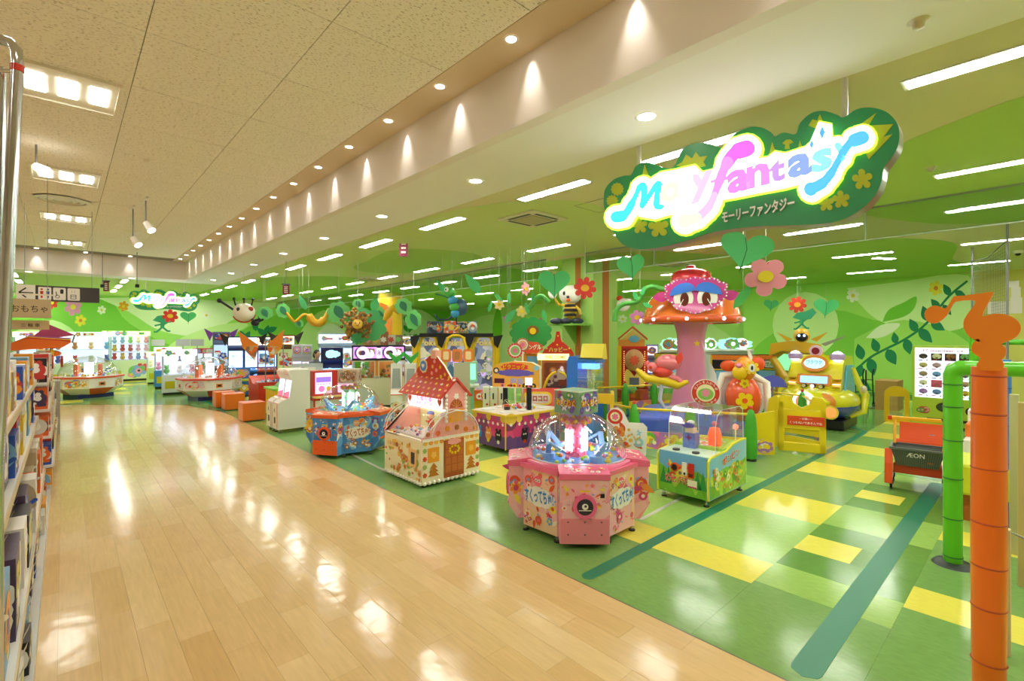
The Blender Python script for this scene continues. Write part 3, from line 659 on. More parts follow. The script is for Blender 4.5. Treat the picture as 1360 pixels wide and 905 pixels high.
for nm, m, grow, lift in (('glow_rim', RIM, 62, .02), ('glow_panel', GLOW, 44, .035)):
    g = B(); j = 0
    for pts, wd, c in strokes:
        P = smooth2(pts, 3); W = [wd[min(len(wd) - 1, i // 3)] + grow for i in range(len(P))]
        for i in range(0, len(P) - 1):
            j += 1; a, c2 = P[i], P[i + 1]
            g.prism([S(*q) for q in circ(a.x, a.y, W[i] / 2, 16)], m, (-.02 - j * .00004, 0, 0), LU, LV, lift)
        g.prism([S(*q) for q in circ(P[-1].x, P[-1].y, W[-1] / 2, 16)], m, (-.02, 0, 0), LU, LV, lift)
    e = grow / 2 - 18
    body = [(190, 470), (260, 430), (300, 400), (360, 390), (380, 385), (440, 372), (470, 400), (530, 385), (600, 370), (690, 345), (730, 340), (760, 318), (800, 325), (880, 300), (900, 282), (935, 200), (985, 210), (990, 270), (1040, 290), (1030, 370), (990, 410), (900, 425), (800, 452), (700, 470), (600, 490), (540, 500), (470, 520), (400, 545), (330, 560), (280, 575), (220, 565)]
    cxx, cyy = 600, 420
    body = [(x, y + (e if y > 600 - x * .22 + -20 else -e)) for x, y in body]
    g.prism([S(*q) for q in body], m, (-.02, 0, 0), LU, LV, lift + .0004)
    obj(nm, g, sgn_t)
lt = B()
for pts, wd, c in strokes:
    P = smooth2(pts, 3); W = [wd[min(len(wd) - 1, i // 3)] for i in range(len(P))]
    m = lit(c, 1.0)
    for i in range(len(P)):
        m = lit(c if c != '#e86fe0' else ['#f25ae6', '#ef80dc', '#f0a6e0', '#f8c8c0'][min(3, i * 4 // len(P))], .95)
        lt.prism([S(*q) for q in circ(P[i].x, P[i].y, W[i] / 2, 14)], m, (-.056 - i * .00005, 0, 0), LU, LV, .003)
        if i < len(P) - 1:
            a, d = P[i], P[i + 1]; n = Vector((-(d - a).y, (d - a).x)).normalized()
            lt.prism([S(*q) for q in [a + n * W[i] / 2, d + n * W[i + 1] / 2, d - n * W[i + 1] / 2, a - n * W[i] / 2]], m, (-.0559 - i * .00005, 0, 0), LU, LV, .003)
for ch, x, y, hp, c in letters: ltext(lt, ch, x, y, hp, lit(c, .8), .045, .042)
for x, y, r in ((950, 238, 26), (908, 285, 18)): lt.prism([S(*q) for q in [(x, y - r), (x + r * .45, y - r * .1), (x, y + r), (x - r * .45, y + r * .1)]], lit('#4a9cf0', .95), (-.057, 0, 0), LU, LV, .004)
obj('letter', lt, sgn_t)
kt = B(); a, c = S(548, 572), S(835, 512); mid = ((a[0] + c[0]) / 2, (a[1] + c[1]) / 2); ang = math.atan2(c[1] - a[1], c[0] - a[0])
U = Vector((0, -math.cos(ang), math.sin(ang))); text(kt, 'モーリーファンタジー', mat('#eef2ee', .3, .2), Vector((-.022, -mid[0], mid[1] - .045)), U, (0, -math.sin(ang) * -1 * 0, 1), size=.115, width=c[0] - a[0], off=.02, out=mat('#9fb0a4', .3), outw=.04, lift=.01)
obj('subtitle', kt, sgn_t)
for Y, nm in ((2.88, 'left'), (1.04, 'right')):
    obj('hanging_rod', B().cyl((.06, Y - YC, 3.6), (.06, Y - YC, ZA), .022, mat('#d8d8cc', .3)), sgn_t)
# ---- the same sign, smaller, far down the aisle
FS = 2.15 / 2.6
t2 = thing('hanging_sign', 'small distant copy of the green shop sign hanging above the far aisle', 'sign')
for ch in [o for o in D.objects if o.parent == sgn_t]:
    if ch.name.startswith('hanging_rod'): continue
    c = ch.copy(); COL.objects.link(c); c.parent = t2
# turn it to face down the aisle: local -X becomes -Y
p = oY(220, 400, 22.0); t2.rotation_euler = (0, 0, PI / 2); t2.scale = (FS,) * 3; t2.location = (p[0], 22.0, p[1] - 3.37 * FS)
for dx in (-.7, .7): obj('hanging_rod', B().cyl((.06, dx, 3.6), (.06, dx, 3.6 + .62), .02, mat('#d8d8cc', .3)), t2)

# ================================================================== DIRECTION SIGNS OVER THE SHELVES
p = oY(79, 391, 13.5)
s = thing('direction_sign', 'black hanging sign with arrow and toilet symbols above the shelves', 'sign', (p[0], 13.5, p[1] - .15)); W2 = .62
obj('board', B().box(-W2, W2, 0, .04, 0, .31, mat('#3a3638', .4)), s)
pa = B().box(-W2, -W2 + .27, -.003, 0, .0, .31, WHITE)
for k in (0, 1, 2): pa.prism(rrect(-W2 + .31 + k * .215, -W2 + .5 + k * .215, .03, .28, .02), WHITE, (0, 0, 0), d=.003)
obj('white_panel', pa, s)
ic = B(); ic.bar((-W2 + .05, -.005, .155), (-W2 + .24, -.005, .155), .004, .022, BLACK)
ic.bar((-W2 + .04, -.005, .155), (-W2 + .14, -.005, .25), .004, .022, BLACK); ic.bar((-W2 + .04, -.005, .155), (-W2 + .14, -.005, .06), .004, .022, BLACK)
obj('arrow', ic, s); ic = B()
for x, m in ((-W2 + .36, RED), (-W2 + .45, mat('#3a3f9c'))):
    ic.prism(circ(x, .235, .018), m, (0, -.003, 0), d=.002); ic.prism([(x - .025, .2), (x + .025, .2), (x + .012, .06), (x - .012, .06)], m, (0, -.003, 0), d=.002)
obj('toilet_symbol', ic, s); ic = B(); x = -W2 + .57; ic.prism(circ(x + .02, .1, .035), BLACK, (0, -.003, 0), d=.002).prism(circ(x + .02, .1, .025), WHITE, (0, -.004, 0), d=.002).bar((x, -.006, .2), (x + .01, -.006, .11), .003, .014, BLACK); ic.prism(rrect(x + .06, x + .11, .16, .25, .015), BLACK, (0, -.003, 0), d=.002)
obj('nursing_symbol', ic, s); ic = B(); x = -W2 + .785; ic.prism(rrect(x - .0, x + .09, .06, .15, .01), BLACK, (0, -.003, 0), d=.002).prism(rrect(x + .01, x + .08, .07, .14, .01), WHITE, (0, -.004, 0), d=.002)
for k in range(3): ic.prism(circ(x + .022 + k * .023, .11, .009), BLACK, (0, -.006, 0), d=.002)
ic.bar((x + .025, -.005, .19), (x + .025, -.005, .24), .003, .01, BLACK).bar((x + .065, -.005, .19), (x + .065, -.005, .24), .003, .01, BLACK)
obj('locker_symbol', ic, s)
for x in (-.5, .5): obj('wire', B().cyl((x, .02, .31), (x, .02, ZC - p[1] + .15), .005, STEEL), s)
p = oY(30, 408, 10.5); hs = .17
s = thing('category_sign', 'beige hanging board reading の子のおもちゃ above the shelves', 'sign', (p[0], 10.2, p[1] - hs)); obj('board', B().box(-.5, .32, 0, .03, 0, 2 * hs - .06, mat('#c9b48c', .5)), s)
c = B(); text(c, 'の子のおもちゃ', mat('#4a3c30'), (-.07, 0, .09), size=.12, width=.7, off=.01); obj('lettering', c, s)
obj('rail', B().box(-.5, .35, 0, .03, .34, .36, CREAM), s)
for x in (-.4, .28): obj('wire', B().cyl((x, .015, .28), (x, .015, ZC - p[1] + hs), .004, STEEL), s)
p = oY(33, 430, 10.5); s = thing('category_sign', 'small beige board reading 三輪車 under the larger category board', 'sign', (p[0], 10.52, p[1] - .09)); obj('board', B().box(-.27, .27, 0, .02, 0, .14, mat('#d2bc94', .5)), s)
c = B(); text(c, '三 輪 車', mat('#4a3c30'), (.06, 0, .045), size=.06, off=.01); obj('lettering', c, s); obj('rail', B().box(-.3, .3, 0, .02, .2, .215, CREAM), s)
for x in (-.22, .22): obj('wire', B().cyl((x, .01, .14), (x, .01, .35), .004, STEEL), s)

# ================================================================== FOREGROUND MACHINES
def caster(parent, x, y, h=.09, cache={}):
    if h not in cache:
        b = B().cyl((0, 0, .0), (0, 0, .012), .035, BLACK, n=12).cyl((0, 0, .012), (0, 0, h), .012, CHROME, n=8).cyl((0, 0, .03), (0, 0, .045), .024, CHROME, n=6)
        o = obj('foot', b, parent, (x, y, 0)); cache[h] = o
    else: o = cache[h].copy(); COL.objects.link(o); o.parent = parent; o.location = (x, y, 0)
    return o
def frame_of(a, b_):                   # panel frame between two plan points, front outward
    a, b_ = Vector((*a, 0)), Vector((*b_, 0)); U = (b_ - a).normalized(); return a, U, (b_ - a).length
UP = Vector((0, 0, 1))
def dome_machine(label, loc, rz, C, title, seed, group=None):
    body_m, panel_m, rim_m, chute_m, arm_m, ring_m = C['body'], C['panel'], C['rim'], C['chute'], C['arm'], C['ring']
    t = thing('dome_prize_machine', label, 'game machine', loc, rz, group)
    r0, hw, r1, dg = .58, .24, .74, .25
    # core with eight sides
    core = [(-dg, -r0), (dg, -r0), (r0, -dg), (r0, dg), (dg, r0), (-dg, r0), (-r0, dg), (-r0, -dg)]
    b = B().prism(core, body_m, (0, 0, .06), (1, 0, 0), (0, 1, 0), .62); obj('cabinet_core', b, t)
    for k in range(4):
        R = Matrix.Rotation(k * PI / 2, 4, 'Z')
        # player bay
        b = B(); b.T = R
        prof = [(-r0 + .02, .1), (-r1 + .03, .1), (-r1, .17), (-r1, .67), (-r0 + .02, .67)] if C.get('flat') else [(-r0 + .02, .12), (-r0 - .07, .12), (-r1, .26), (-r1, .67), (-r0 + .02, .67)]
        if k == 0: prof = [(-r0 + .02, .055), (-r1, .055), (-r1, .67), (-r0 + .02, .67)]
        b.skinp(prof, -hw, hw, panel_m); bay = obj('player_bay', b, t, bev=.008)
        c = B(); c.T = R
        art(c, (-hw + .01, -r1, .36), (1, 0, 0), (0, 0, 1), 2 * hw - .02, .3, C['inks'], 34, seed + k, 'cfswl', (.02, .05))
        for sx in (-1, 1): c.prism(star(sx * .17, .58, .03), C['inks'][0], (0, -r1 - .004, 0), d=.002); art(c, (sx * hw, -r1 if sx > 0 else -r0, .3), (0, sx, 0), UP, r1 - r0 - .01, .36, C['inks'], 9, seed + k + sx, 'cfwl', (.14, .26))
        obj('printed_art', c, bay)
        c = B(); c.T = R
        c.cyl((0, -r1, .42), (0, -r1 - .03, .42), .115, ring_m, n=28).cyl((0, -r1 - .03, .42), (0, -r1 - .034, .42), .078, mat('#20243a', .2), n=28)
        c.prism(circ(0, .425, .03, 16), WHITE, (0, -r1 - .0345, 0), d=.001); c.prism(circ(.004, .43, .013, 10), mat('#20243a'), (0, -r1 - .0358, 0), d=.001)
        for q in range(9): c.ball((-.13 + .0 * q, -r1 - .004, .36 + q * .016), .004, WHITE, 6, 4); c.ball((.13, -r1 - .004, .36 + q * .016), .004, WHITE, 6, 4)
        c.box(-.06, .06, -r1 - .0345, -r1 - .034, .385, .392, WHITE)
        obj('coin_disc', c, bay)
        c = B(); c.T = R
        c.box(.15, .19, -r1 - .004, -r1, .5, .54, BLACK); c.box(-.05, .05, -r1 - .003, -r1, .555, .57, YEL)
        obj('coin_slot', c, bay)
        c = B(); c.T = R
        c.box(-hw + .01, hw - .01, -r1 - .012, -r1, .06 if k == 0 else .27, .3, chute_m)
        for x in (-.16, 0, .16):
            for z in (.15, .27): 
                if k == 0: c.cyl((x, -r1 - .012, z), (x, -r1 - .015, z), .008, DKGREY, n=8)
        obj('prize_chute', c, bay)
        # control shelf
        c = B(); c.T = R
        c.skinp([(-r0 + .12, .67), (-r1 - .012, .67), (-r1 - .012, .73), (-.5, .765), (-.48, .74)], -hw - .005, hw + .005, rim_m); o = obj('control_shelf', c, t, bev=.006)
        c = B(); c.T = R; art(c, (-hw + .02, -r1 + .01, .734), (1, 0, 0), Vector((0, 1, .15)).normalized(), 2 * hw - .04, .18, [WHITE, C['inks'][1], WHITE], 12, seed + 9 + k, 'cfw', (.05, .09), .002); obj('button_plate', c, o)
        # diagonal side
        A, Cc = core[1], core[2]; a, U, Lw = frame_of(A, Cc)
        N = U.cross(UP)
        c = B(); c.T = R; c.prism([(0, .06), (Lw, .06), (Lw, .67), (0, .67)], C['side'], a, U, UP, .006); o = obj('side_panel', c, t)
        c = B(); c.T = R
        art(c, a + N * .007 + UP * .07, U, UP, Lw, .59, C['inks'], 46, seed + 20 + k, 'cfswwl', (.02, .055)); c.prism(cloud(Lw * .96, .21, 9), WHITE, a + N * .0135 + U * (Lw / 2) + UP * .4, U, UP, .0015)
        text(c, title, C['ttl'], a + N * .0155 + U * (Lw / 2) + UP * .35, U, UP, size=.15, width=Lw * .84, off=.035, lift=.003, rot=.08)
        cm = a + N * .012 + U * (Lw * .45) + UP * .56       # round-faced motif
        c.prism(circ(0, 0, .055, 14), C['inks'][2], cm, U, UP, .002); 
        for e in (-.02, .02): c.prism(circ(e, .005, .018, 10), WHITE, cm + N * .002, U, UP, .001); c.prism(circ(e, .003, .008, 8), BLACK, cm + N * .003, U, UP, .001)
        obj('printed_art', c, o)
        # rim over the diagonal
        c = B(); c.T = R; c.prism([(-.03, 0), (Lw + .03, 0), (Lw - .08, .2), (.08, .2)], rim_m, a + N * .03 + UP * .67, U, -N, .045); obj('rim', c, t)
    for sx, sy in ((-.25, -.56), (.25, -.56), (.56, -.25), (.56, .25), (-.56, .25), (-.56, -.25), (.25, .56), (-.25, .56)): caster(t, sx, sy, .06)
    # deck and dome
    obj('play_deck', B().lathe([(.001, .735), (.53, .735), (.56, .69)], C['deck'], 32), t)
    obj('rim_ring', B().lathe([(.6, .70), (.6, .745), (.55, .755), (.545, .72)], rim_m, 36), t)
    prof = [(.54 * math.cos(a), .75 + .47 * math.sin(a)) for a in [PI / 2 * k / 12 for k in range(12)]] + [(.01, 1.22)]
    obj('clear_dome', B().lathe(prof, GLASS, 40), t)
    obj('dome_seam', B().lathe([(.547, .745), (.553, .755), (.547, .765)], mat('#e8eef2', .2), 40), t)
    # light tower of sweets
    tw = obj('light_tower', B().lathe([(.12, .735), (.115, .74), (.115, 1.08), (.15, 1.1), (.1, 1.13), (.001, 1.14)], C['tower'], 20), t)
    c = B(); RR = random.Random(seed)
    for k in range(90):
        a = RR.uniform(0, 2 * PI); z = RR.uniform(.76, 1.07); c.ball((.118 * math.cos(a), .118 * math.sin(a), z), .013, [C['bead'], PINK, C['bead']][k % 3], 6, 4)
    for k in range(26):
        a = 2 * PI * k / 26; c.ball((.15 * math.cos(a), .15 * math.sin(a), 1.11 + .02 * (k % 2)), .022, [ORANGE, YEL, PINK][k % 3], 6, 5)
    obj('sweet_bead', c, tw)
    c = B()
    for a in (.6, 2.1, 3.9, 5.4): c.prism([(-.05, .8), (.05, .8), (.05, 1.03), (-.05, 1.03)], C['lampc'], (.122 * math.cos(a), .122 * math.sin(a), 0), (-math.sin(a), math.cos(a), 0), UP, .004)
    obj('light_window', c, tw)
    for k in range(4):
        a = k * PI / 2 + .5; c = B(); x, y = .36 * math.cos(a), .36 * math.sin(a)
        c.cyl((x, y, .735), (x, y, .8), .07, arm_m); c.bar((x, y, .8), (x * 1.15 - .1 * math.sin(a), y * 1.15 + .1 * math.cos(a), .93), .06, .05, arm_m).bar((x * 1.15 - .1 * math.sin(a), y * 1.15 + .1 * math.cos(a), .93), (x * .75 - .2 * math.sin(a), y * .75 + .2 * math.cos(a), .83), .05, .025, arm_m)
        obj('scoop_arm', c, t, bev=.006)
    c = B()
    for k in range(70):
        a = RR.uniform(0, 2 * PI); r = RR.uniform(.2, .5); c.ball((r * math.cos(a), r * math.sin(a), .75), RR.uniform(.014, .028), RR.choice([YEL, ORANGE, PINK, WHITE, SKY, LIME]), 7, 5)
    s = obj('sweets', c, t); s['kind'] = 'stuff'
    # folded topper sign standing on the dome
    tp = obj('topper_sign', B().box(-.17, .17, -.17, .17, 1.21, 1.46, C['topper']), t, rz=C.get('trz', PI / 4) )
    for k in range(4):
        c = B(); c.T = Matrix.Rotation(k * PI / 2, 4, 'Z'); art(c, (-.165, -.17, 1.215), (1, 0, 0), UP, .33, .24, C['tink'], 26, seed + k, 'ccfs', (.06, .13))
        text(c, C['ttext'], YEL if not C.get('bear') else BROWN, (0, -.176, 1.30), size=.08, width=.26, off=.03, out=RED if not C.get('bear') else WHITE, outw=.07, lift=.004)
        c.box(-.17, .17, -.172, -.17, 1.45, 1.46, WHITE); obj('topper_art', c, tp)
    return t
pinkC = dict(body=mat('#f0a4b4'), panel=print_mat('pink_print', ['#f6b4c0', '#f3a2b4', '#f8c6cc', '#f2aebc'], 7), side=print_mat('pink_sea_print', ['#f7c0c4', '#f4aab8', '#f9d0b8', '#f6b8c8', '#f8cfa8'], 6),
             rim=mat('#ee6a98', .25, coat=.5), chute=mat('#ec8a98', .35), arm=mat('#7fb8f4', .3), ring=mat('#f06aa0', .3), deck=mat('#4d9ae6', .3),
             inks=[mat('#f2e05a'), mat('#e8562c'), mat('#f06a8c'), mat('#f49a4a'), mat('#d84a8a'), mat('#fbe8d8'), mat('#ea5a4a'), mat('#6fb0e8')], ttl=mat('#3f8fd8'),
             tower=mat('#f47aa0', .4), bead=mat('#f04a6a'), lampc=lit('#fff6ff', 9), topper=mat('#7fa88a'), tink=[mat('#5f7fd0'), mat('#d05a7a'), mat('#5fa04a'), mat('#e6e0ee'), mat('#7a4ab0')], ttext='わくわく')
dome_machine('large pink octagonal candy scoop machine with clear dome nearest the camera', (4.19, 3.51, 0), -YAW - .02, dict(pinkC, trz=PI / 4 + .0), 'すくってちゅ!', 3)
blueC = dict(body=mat('#5fa4e4'), panel=print_mat('blue_print', ['#4f97e0', '#66abec', '#3f86d4', '#7abcf0'], 7), side=print_mat('blue_sky_print', ['#4f97e0', '#62a8ea', '#8cc8f2', '#4a8ed8'], 6),
             rim=mat('#f0662c', .3, coat=.4), chute=mat('#f06424', .35), arm=mat('#8cc6f4'), ring=mat('#ee5a24', .3), deck=mat('#5aa8e8'),
             inks=[WHITE, mat('#f0d040'), mat('#e8a86a'), mat('#e86a3c'), mat('#7a5ab8'), mat('#bfe4fa'), mat('#b87a44')], ttl=mat('#c8782c'),
             tower=mat('#9ad8b8', .4), bead=mat('#6ad08a'), lampc=lit('#f4fff8', 9), topper=mat('#cdbfae'), tink=[mat('#a8785a'), mat('#e6d8c4'), mat('#c89a4a'), mat('#8a8a72')], ttext='くま くま', bear=1, trz=.3)
dome_machine('blue octagonal candy scoop machine with orange rim and clear dome behind the gingerbread house', (3.84, 8.55, 0), -YAW - .25, blueC, 'すくってちゅ!', 11)

# ---- gingerbread house machine: local front is -Y, placed facing the aisle
def house_machine():
    t = thing('candy_house_machine', 'cream gingerbread house prize machine with red sweet-dotted roof', 'game machine', (4.03, 6.16, 0), -PI / 2)
    cream = mat('#fbf0cc', .35); biscuit = mat('#f3dc9a', .4); choc = mat('#b4592a', .4); pinkw = mat('#f4a9a4', .4); icing = mat('#fffaf0', .3)
    W, Dp = .52, .49      # half width (along the aisle), half depth
    obj('cabinet', B().box(-W, W, -Dp, Dp, .04, .62, cream), t, bev=.006)
    for sx in (-1, 1):
        for sy in (-1, 1): caster(t, sx * (W - .07), sy * (Dp - .07), .045)
    # front art
    f = B(); inks = [mat('#f0a040'), mat('#e06a34'), mat('#f4c04a'), mat('#b86a34'), mat('#e8503c'), mat('#8cbc4a')]
    art(f, (-W + .02, -Dp, .08), (1, 0, 0), UP, 2 * W - .04, .5, inks, 60, 5, 'cffr', (.018, .05), .003)
    f.prism(rrect(-.42, .0, .44, .55, .02), mat('#fce6a8'), (0, -Dp - .004, 0), d=.006); text(f, 'くるくるハウス', choc, (-.21, -Dp - .011, .47), size=.06, width=.36)
    obj('printed_front', f, t)
    f = B().box(.2, .4, -Dp - .02, -Dp, .26, .5, mat('#f7c98a')).box(.27, .36, -Dp - .024, -Dp - .02, .3, .46, mat('#23283c', .2)); obj('coin_unit', f, t, bev=.004)
    f = B()
    for x in (-.36, -.28, -.2): f.cyl((x, -Dp + .04, .63), (x, -Dp + .04, .66), .03, [YEL, RED, GREY][int((x + .4) * 12) % 3])
    f.box(-.44, -.12, -Dp + .0, -Dp + .1, .615, .632, mat('#fff2d0')); obj('control_button', f, t)
    # scalloped icing foot
    f = B()
    for k in range(14): f.ball((-W + .04 + k * (2 * W - .08) / 13, -Dp, .055), .028, icing, 8, 5)
    for k in range(13):
        for sx in (-1, 1): f.ball((sx * W, -Dp + .04 + k * (2 * Dp - .08) / 12, .055), .028, icing, 8, 5)
    obj('icing_scallop', f, t)
    # end walls (x = +-W) : low wall with the tower and door
    for sx in (-1, 1):
        U = (0, 1, 0) if sx > 0 else (0, -1, 0); s_ = 1 if sx > 0 else -1
        e = B(); prof = [(-Dp, .62), (-Dp, .66), (-.1, .98), (-.1, 1.26), (.06, 1.42), (.24, 1.26), (.24, .98), (Dp, .70), (Dp, .62)]
        e.prism([(y * s_, z) for y, z in prof], pinkw, (sx * (W - .02), 0, 0), U, UP, .022); w_ = obj('end_wall', e, t)
        a = B(); X = sx * (W + .004)
        a.prism([(y * s_, z) for y, z in [(-.06, .84), (.2, .84), (.2, 1.02), (-.06, 1.02)]], mat('#f2a83a'), (X, 0, 0), U, UP, .004)
        a.prism([(s_ * y, z) for y, z in [(.07 + .11 * math.cos(q), 1.04 + .12 * math.sin(q)) for q in [PI * k / 10 for k in range(11)]]], choc, (X, 0, 0), U, UP, .006)
        for q in range(1, 6): ang = PI * q / 6; a.bar((X + sx * .007, .07, 1.04), (X + sx * .007, .07 + .1 * math.cos(ang), 1.04 + .11 * math.sin(ang)), .004, .006, mat('#e8a05a'))
        a.prism([(s_ * p[0], p[1]) for p in flower(.07, 1.2, .045, 5, 3)], icing, (X, 0, 0), U, UP, .008)
        for k in range(7):
            for y in (-.1, .24): a.ball((X, y, .86 + k * .06), (.018, .03, .03), icing, 8, 5)
        for k in range(6): a.prism([(s_ * p[0], p[1]) for p in circ(-.4 + k * .16, .715 if k in (0, 5, 1, 4) else .76, .03 if k in (0, 5) else .038, 12)], [choc, mat('#e8762c'), mat('#f0902c')][k % 3], (X, 0, 0), U, UP, .008)
        a.prism([(s_ * p[0], p[1]) for p in [(-Dp, .62), (Dp, .62), (Dp, .66), (-Dp, .66)]], icing, (X, 0, 0), U, UP, .006)
        for k in range(11): a.prism([(s_ * p[0], p[1]) for p in circ(-.44 + k * .088, .6, .034, 10)], [mat('#f6c24a'), mat('#f2a43c')][k % 2], (X - sx * .002, 0, 0), U, UP, .004)
        obj('iced_decoration', a, w_)
        d = B(); d.prism([(s_ * y, z) for y, z in [(-.14, .08), (.2, .08), (.2, .6), (-.14, .6)]], choc, (X, 0, 0), U, UP, .008)
        for i in range(4):
            for j in range(3): d.prism([(s_ * p[0], p[1]) for p in rrect(-.12 + j * .105, -.03 + j * .105, .15 + i * .11, .24 + i * .11, .01)], mat('#c46a34'), (X + sx * .008, 0, 0), U, UP, .004)
        d.prism([(s_ * p[0], p[1]) for p in cloud(.24, .09, 8)], pinkw, (X + sx * .013, .03, .57), U, UP, .003)
        for k in range(9):
            an = 2 * PI * k / 9; d.prism([(s_ * p[0], p[1]) for p in star(.03 + .08 * math.cos(an), .46 + .05 * math.sin(an), .028)], YEL, (X + sx * .013, 0, 0), U, UP, .004)
        obj('chocolate_door', d, w_)
        n = B()
        for y in (-.31, .33):
            n.prism([(s_ * p[0], p[1]) for p in rrect(y - .09, y + .09, .33, .53, .01)], mat('#f0a02c'), (X, 0, 0), U, UP, .005); n.prism([(s_ * p[0], p[1]) for p in flower(y, .43, .05, 5, 3)], mat('#f7c45a'), (X + sx * .005, 0, 0), U, UP, .003)
            for q in range(3): n.prism([(s_ * p[0], p[1]) for p in [(y - .09 + q * .015, .14 + q * .055), (y + .09 - q * .015, .14 + q * .055), (y, .23 + q * .045)]], mat('#c47a24'), (X + q * sx * .001, 0, 0), U, UP, .005)
        for y in (-.45, .45):
            for q in range(4): n.prism([(s_ * p[0], p[1]) for p in flower(y, .17 + q * .11, .036, 6, 2)], [mat('#e0542c'), mat('#a8c06a')][q % 2], (X, 0, 0), U, UP, .005)
        obj('printed_side', n, w_)
    # windows, playfield
    obj('playfield', B().box(-W + .02, W - .02, -Dp + .1, Dp - .02, .62, .65, mat('#e8e4f0')), t)
    g = B(); g.add([(-W + .02, -Dp + .02, .62), (W - .02, -Dp + .02, .62), (W - .02, -.1, .98), (-W + .02, -.1, .98)], [(0, 1, 2, 3)], GLASS); obj('front_window', g, t)
    fr = B()
    for x in (-W + .01, W - .01): fr.bar((x, -Dp + .01, .635), (x, -.1, .985), .02, .03, icing)
    fr.box(-W, W, -Dp, -Dp + .03, .62, .645, icing); obj('window_frame', fr, t); obj('lamp_strip', B().box(-W + .06, W - .06, -.1, -.04, .995, 1.015, lit('#fff6e0', 6)), t)
    for sx in (-1, 1):       # blown side windows
        pr = []; nn = 10
        for k in range(nn + 1):
            q = PI * k / nn; pr.append((sx * (W + .01), -.02 - .44 * math.cos(q), .66 + .36 * math.sin(q)))
        gl = B(); a = [(sx * (W + .13), p[1] * .92, p[2] - .0) for p in pr]
        gl.add(pr + a, [(i, i + 1, len(pr) + i + 1, len(pr) + i) for i in range(nn)] , GLASS, True); gl.add(a, [tuple(range(nn + 1))], GLASS)
        for q in (pr, a): gl.tube(q, .006, mat('#eef6f4', .1), 6)
        obj('bubble_window', gl, t)
    bk = B().box(-W + .02, W - .02, .12, .15, .65, 1.02, mat('#e6f4b8')); obj('back_panel', bk, t)
    c = B()                 # dolls and sweets inside
    RR = random.Random(4)
    for k in range(80): c.ball((RR.uniform(-.44, .44), RR.uniform(-.36, .3), .66 + RR.uniform(0, .02)), RR.uniform(.014, .028), RR.choice([YEL, WHITE, SKY, PURP, RED, PINK]), 6, 5)
    s = obj('sweets', c, t); s['kind'] = 'stuff'
    for x in (-.16, .2):
        c = B(); c.ball((x, .1, .72), (.06, .05, .07), RED); c.ball((x, .08, .84), .055, mat('#f2c4a0')); c.ball((x, .09, .88), (.06, .055, .035), BLUE); c.ball((x - .02, .03, .85), .014, WHITE, 8, 6); c.ball((x + .02, .03, .85), .014, WHITE, 8, 6)
        c.cyl((x, .05, .75), (x + .05, -.02, .78), .014, RED); obj('figurine', c, t)
    # lit header and roof
    h = B().box(-W + .03, W - .03, -.12, .0, 1.02, 1.2, mat('#f6e8ea')); obj('header_box', h, t)
    h = B().prism(rrect(-.46, .46, 1.03, 1.19, .01), lit('#fff2fb', .8), (0, -.122, 0), d=.003); hp = obj('lit_header', h, t)
    h = B(); text(h, 'くるくる', lit('#e858b8', .8), (0, -.127, 1.11), size=.09, width=.4, off=.03); text(h, 'おかしのいえ', lit('#e858b8', .8), (0, -.127, 1.045), size=.05, width=.42, off=.03)
    for x in (-.4, .4): h.prism(heart(.1, .13), mat('#f07840'), (x, -.127, 1.11), d=.003)
    obj('header_lettering', h, hp)
    roofm = mat('#cf3a2c', .35)
    r = B(); r.skinp([(-.24, 1.19), (.06, 1.47), (.06, 1.43), (-.21, 1.18)], -W - .04, W + .04, roofm); r.skinp([(.06, 1.47), (.34, 1.19), (.31, 1.18), (.06, 1.43)], -W - .04, W + .04, roofm); rf = obj('roof', r, t)
    c = B(); sl = Vector((0, .3, .28)).normalized(); RR = random.Random(8)
    for i in range(8):
        for j in range(4):
            c.prism([(p[0], p[1]) for p in (circ(0, 0, .028, 12, .02) if (i + j) % 3 else star(0, 0, .03))], [icing, mat('#f6c24a'), mat('#f2a0a0'), mat('#f8e070')][(i * 3 + j) % 4], Vector((-.49 + i * .14 + (j % 2) * .06, -.24, 1.192)) + sl * (.05 + j * .1), (math.cos(.5 * i), 0, 0) if 0 else (1, 0, 0), sl, .004)
    obj('roof_sweet', c, rf)
    # upper gable board
    g = B().prism([(-.5, 1.42), (.5, 1.42), (.3, 1.62), (.1, 1.76), (-.08, 1.76), (-.42, 1.56)], roofm, (0, .05, 0), d=.03, mside=icing); gb = obj('gable_board', g, t)
    c = B()
    for x, z, k in [(.05, 1.68, 0), (.2, 1.6, 1), (.1, 1.55, 0), (.32, 1.5, 1), (-.02, 1.5, 0), (.22, 1.46, 2), (.42, 1.46, 1), (0, 1.6, 2), (-.45, 1.47, 0)]: c.prism(star(x, z, .035) if k == 1 else circ(x, z, .03, 12), [mat('#f2a0a0'), YEL, mat('#e8c04a')][k], (0, .019, 0), d=.003)
    c.prism(flower(-.24, 1.6, .11, 8, 3, inn=.85), mat('#fbe6b8'), (0, .019, 0), d=.01).prism(circ(-.24, 1.6, .08, 18), mat('#4a90dc'), (0, .008, 0), d=.004).prism(heart(.08, .08), WHITE, (-.24, .004, 1.6), d=.003)
    obj('gable_art', c, gb)
    c = B().box(-.02, .1, .0, .1, 1.72, 1.84, mat('#f4b8a0')); c.ball((.04, .05, 1.85), (.055, .05, .03), icing); obj('chimney', c, t)
house_machine()

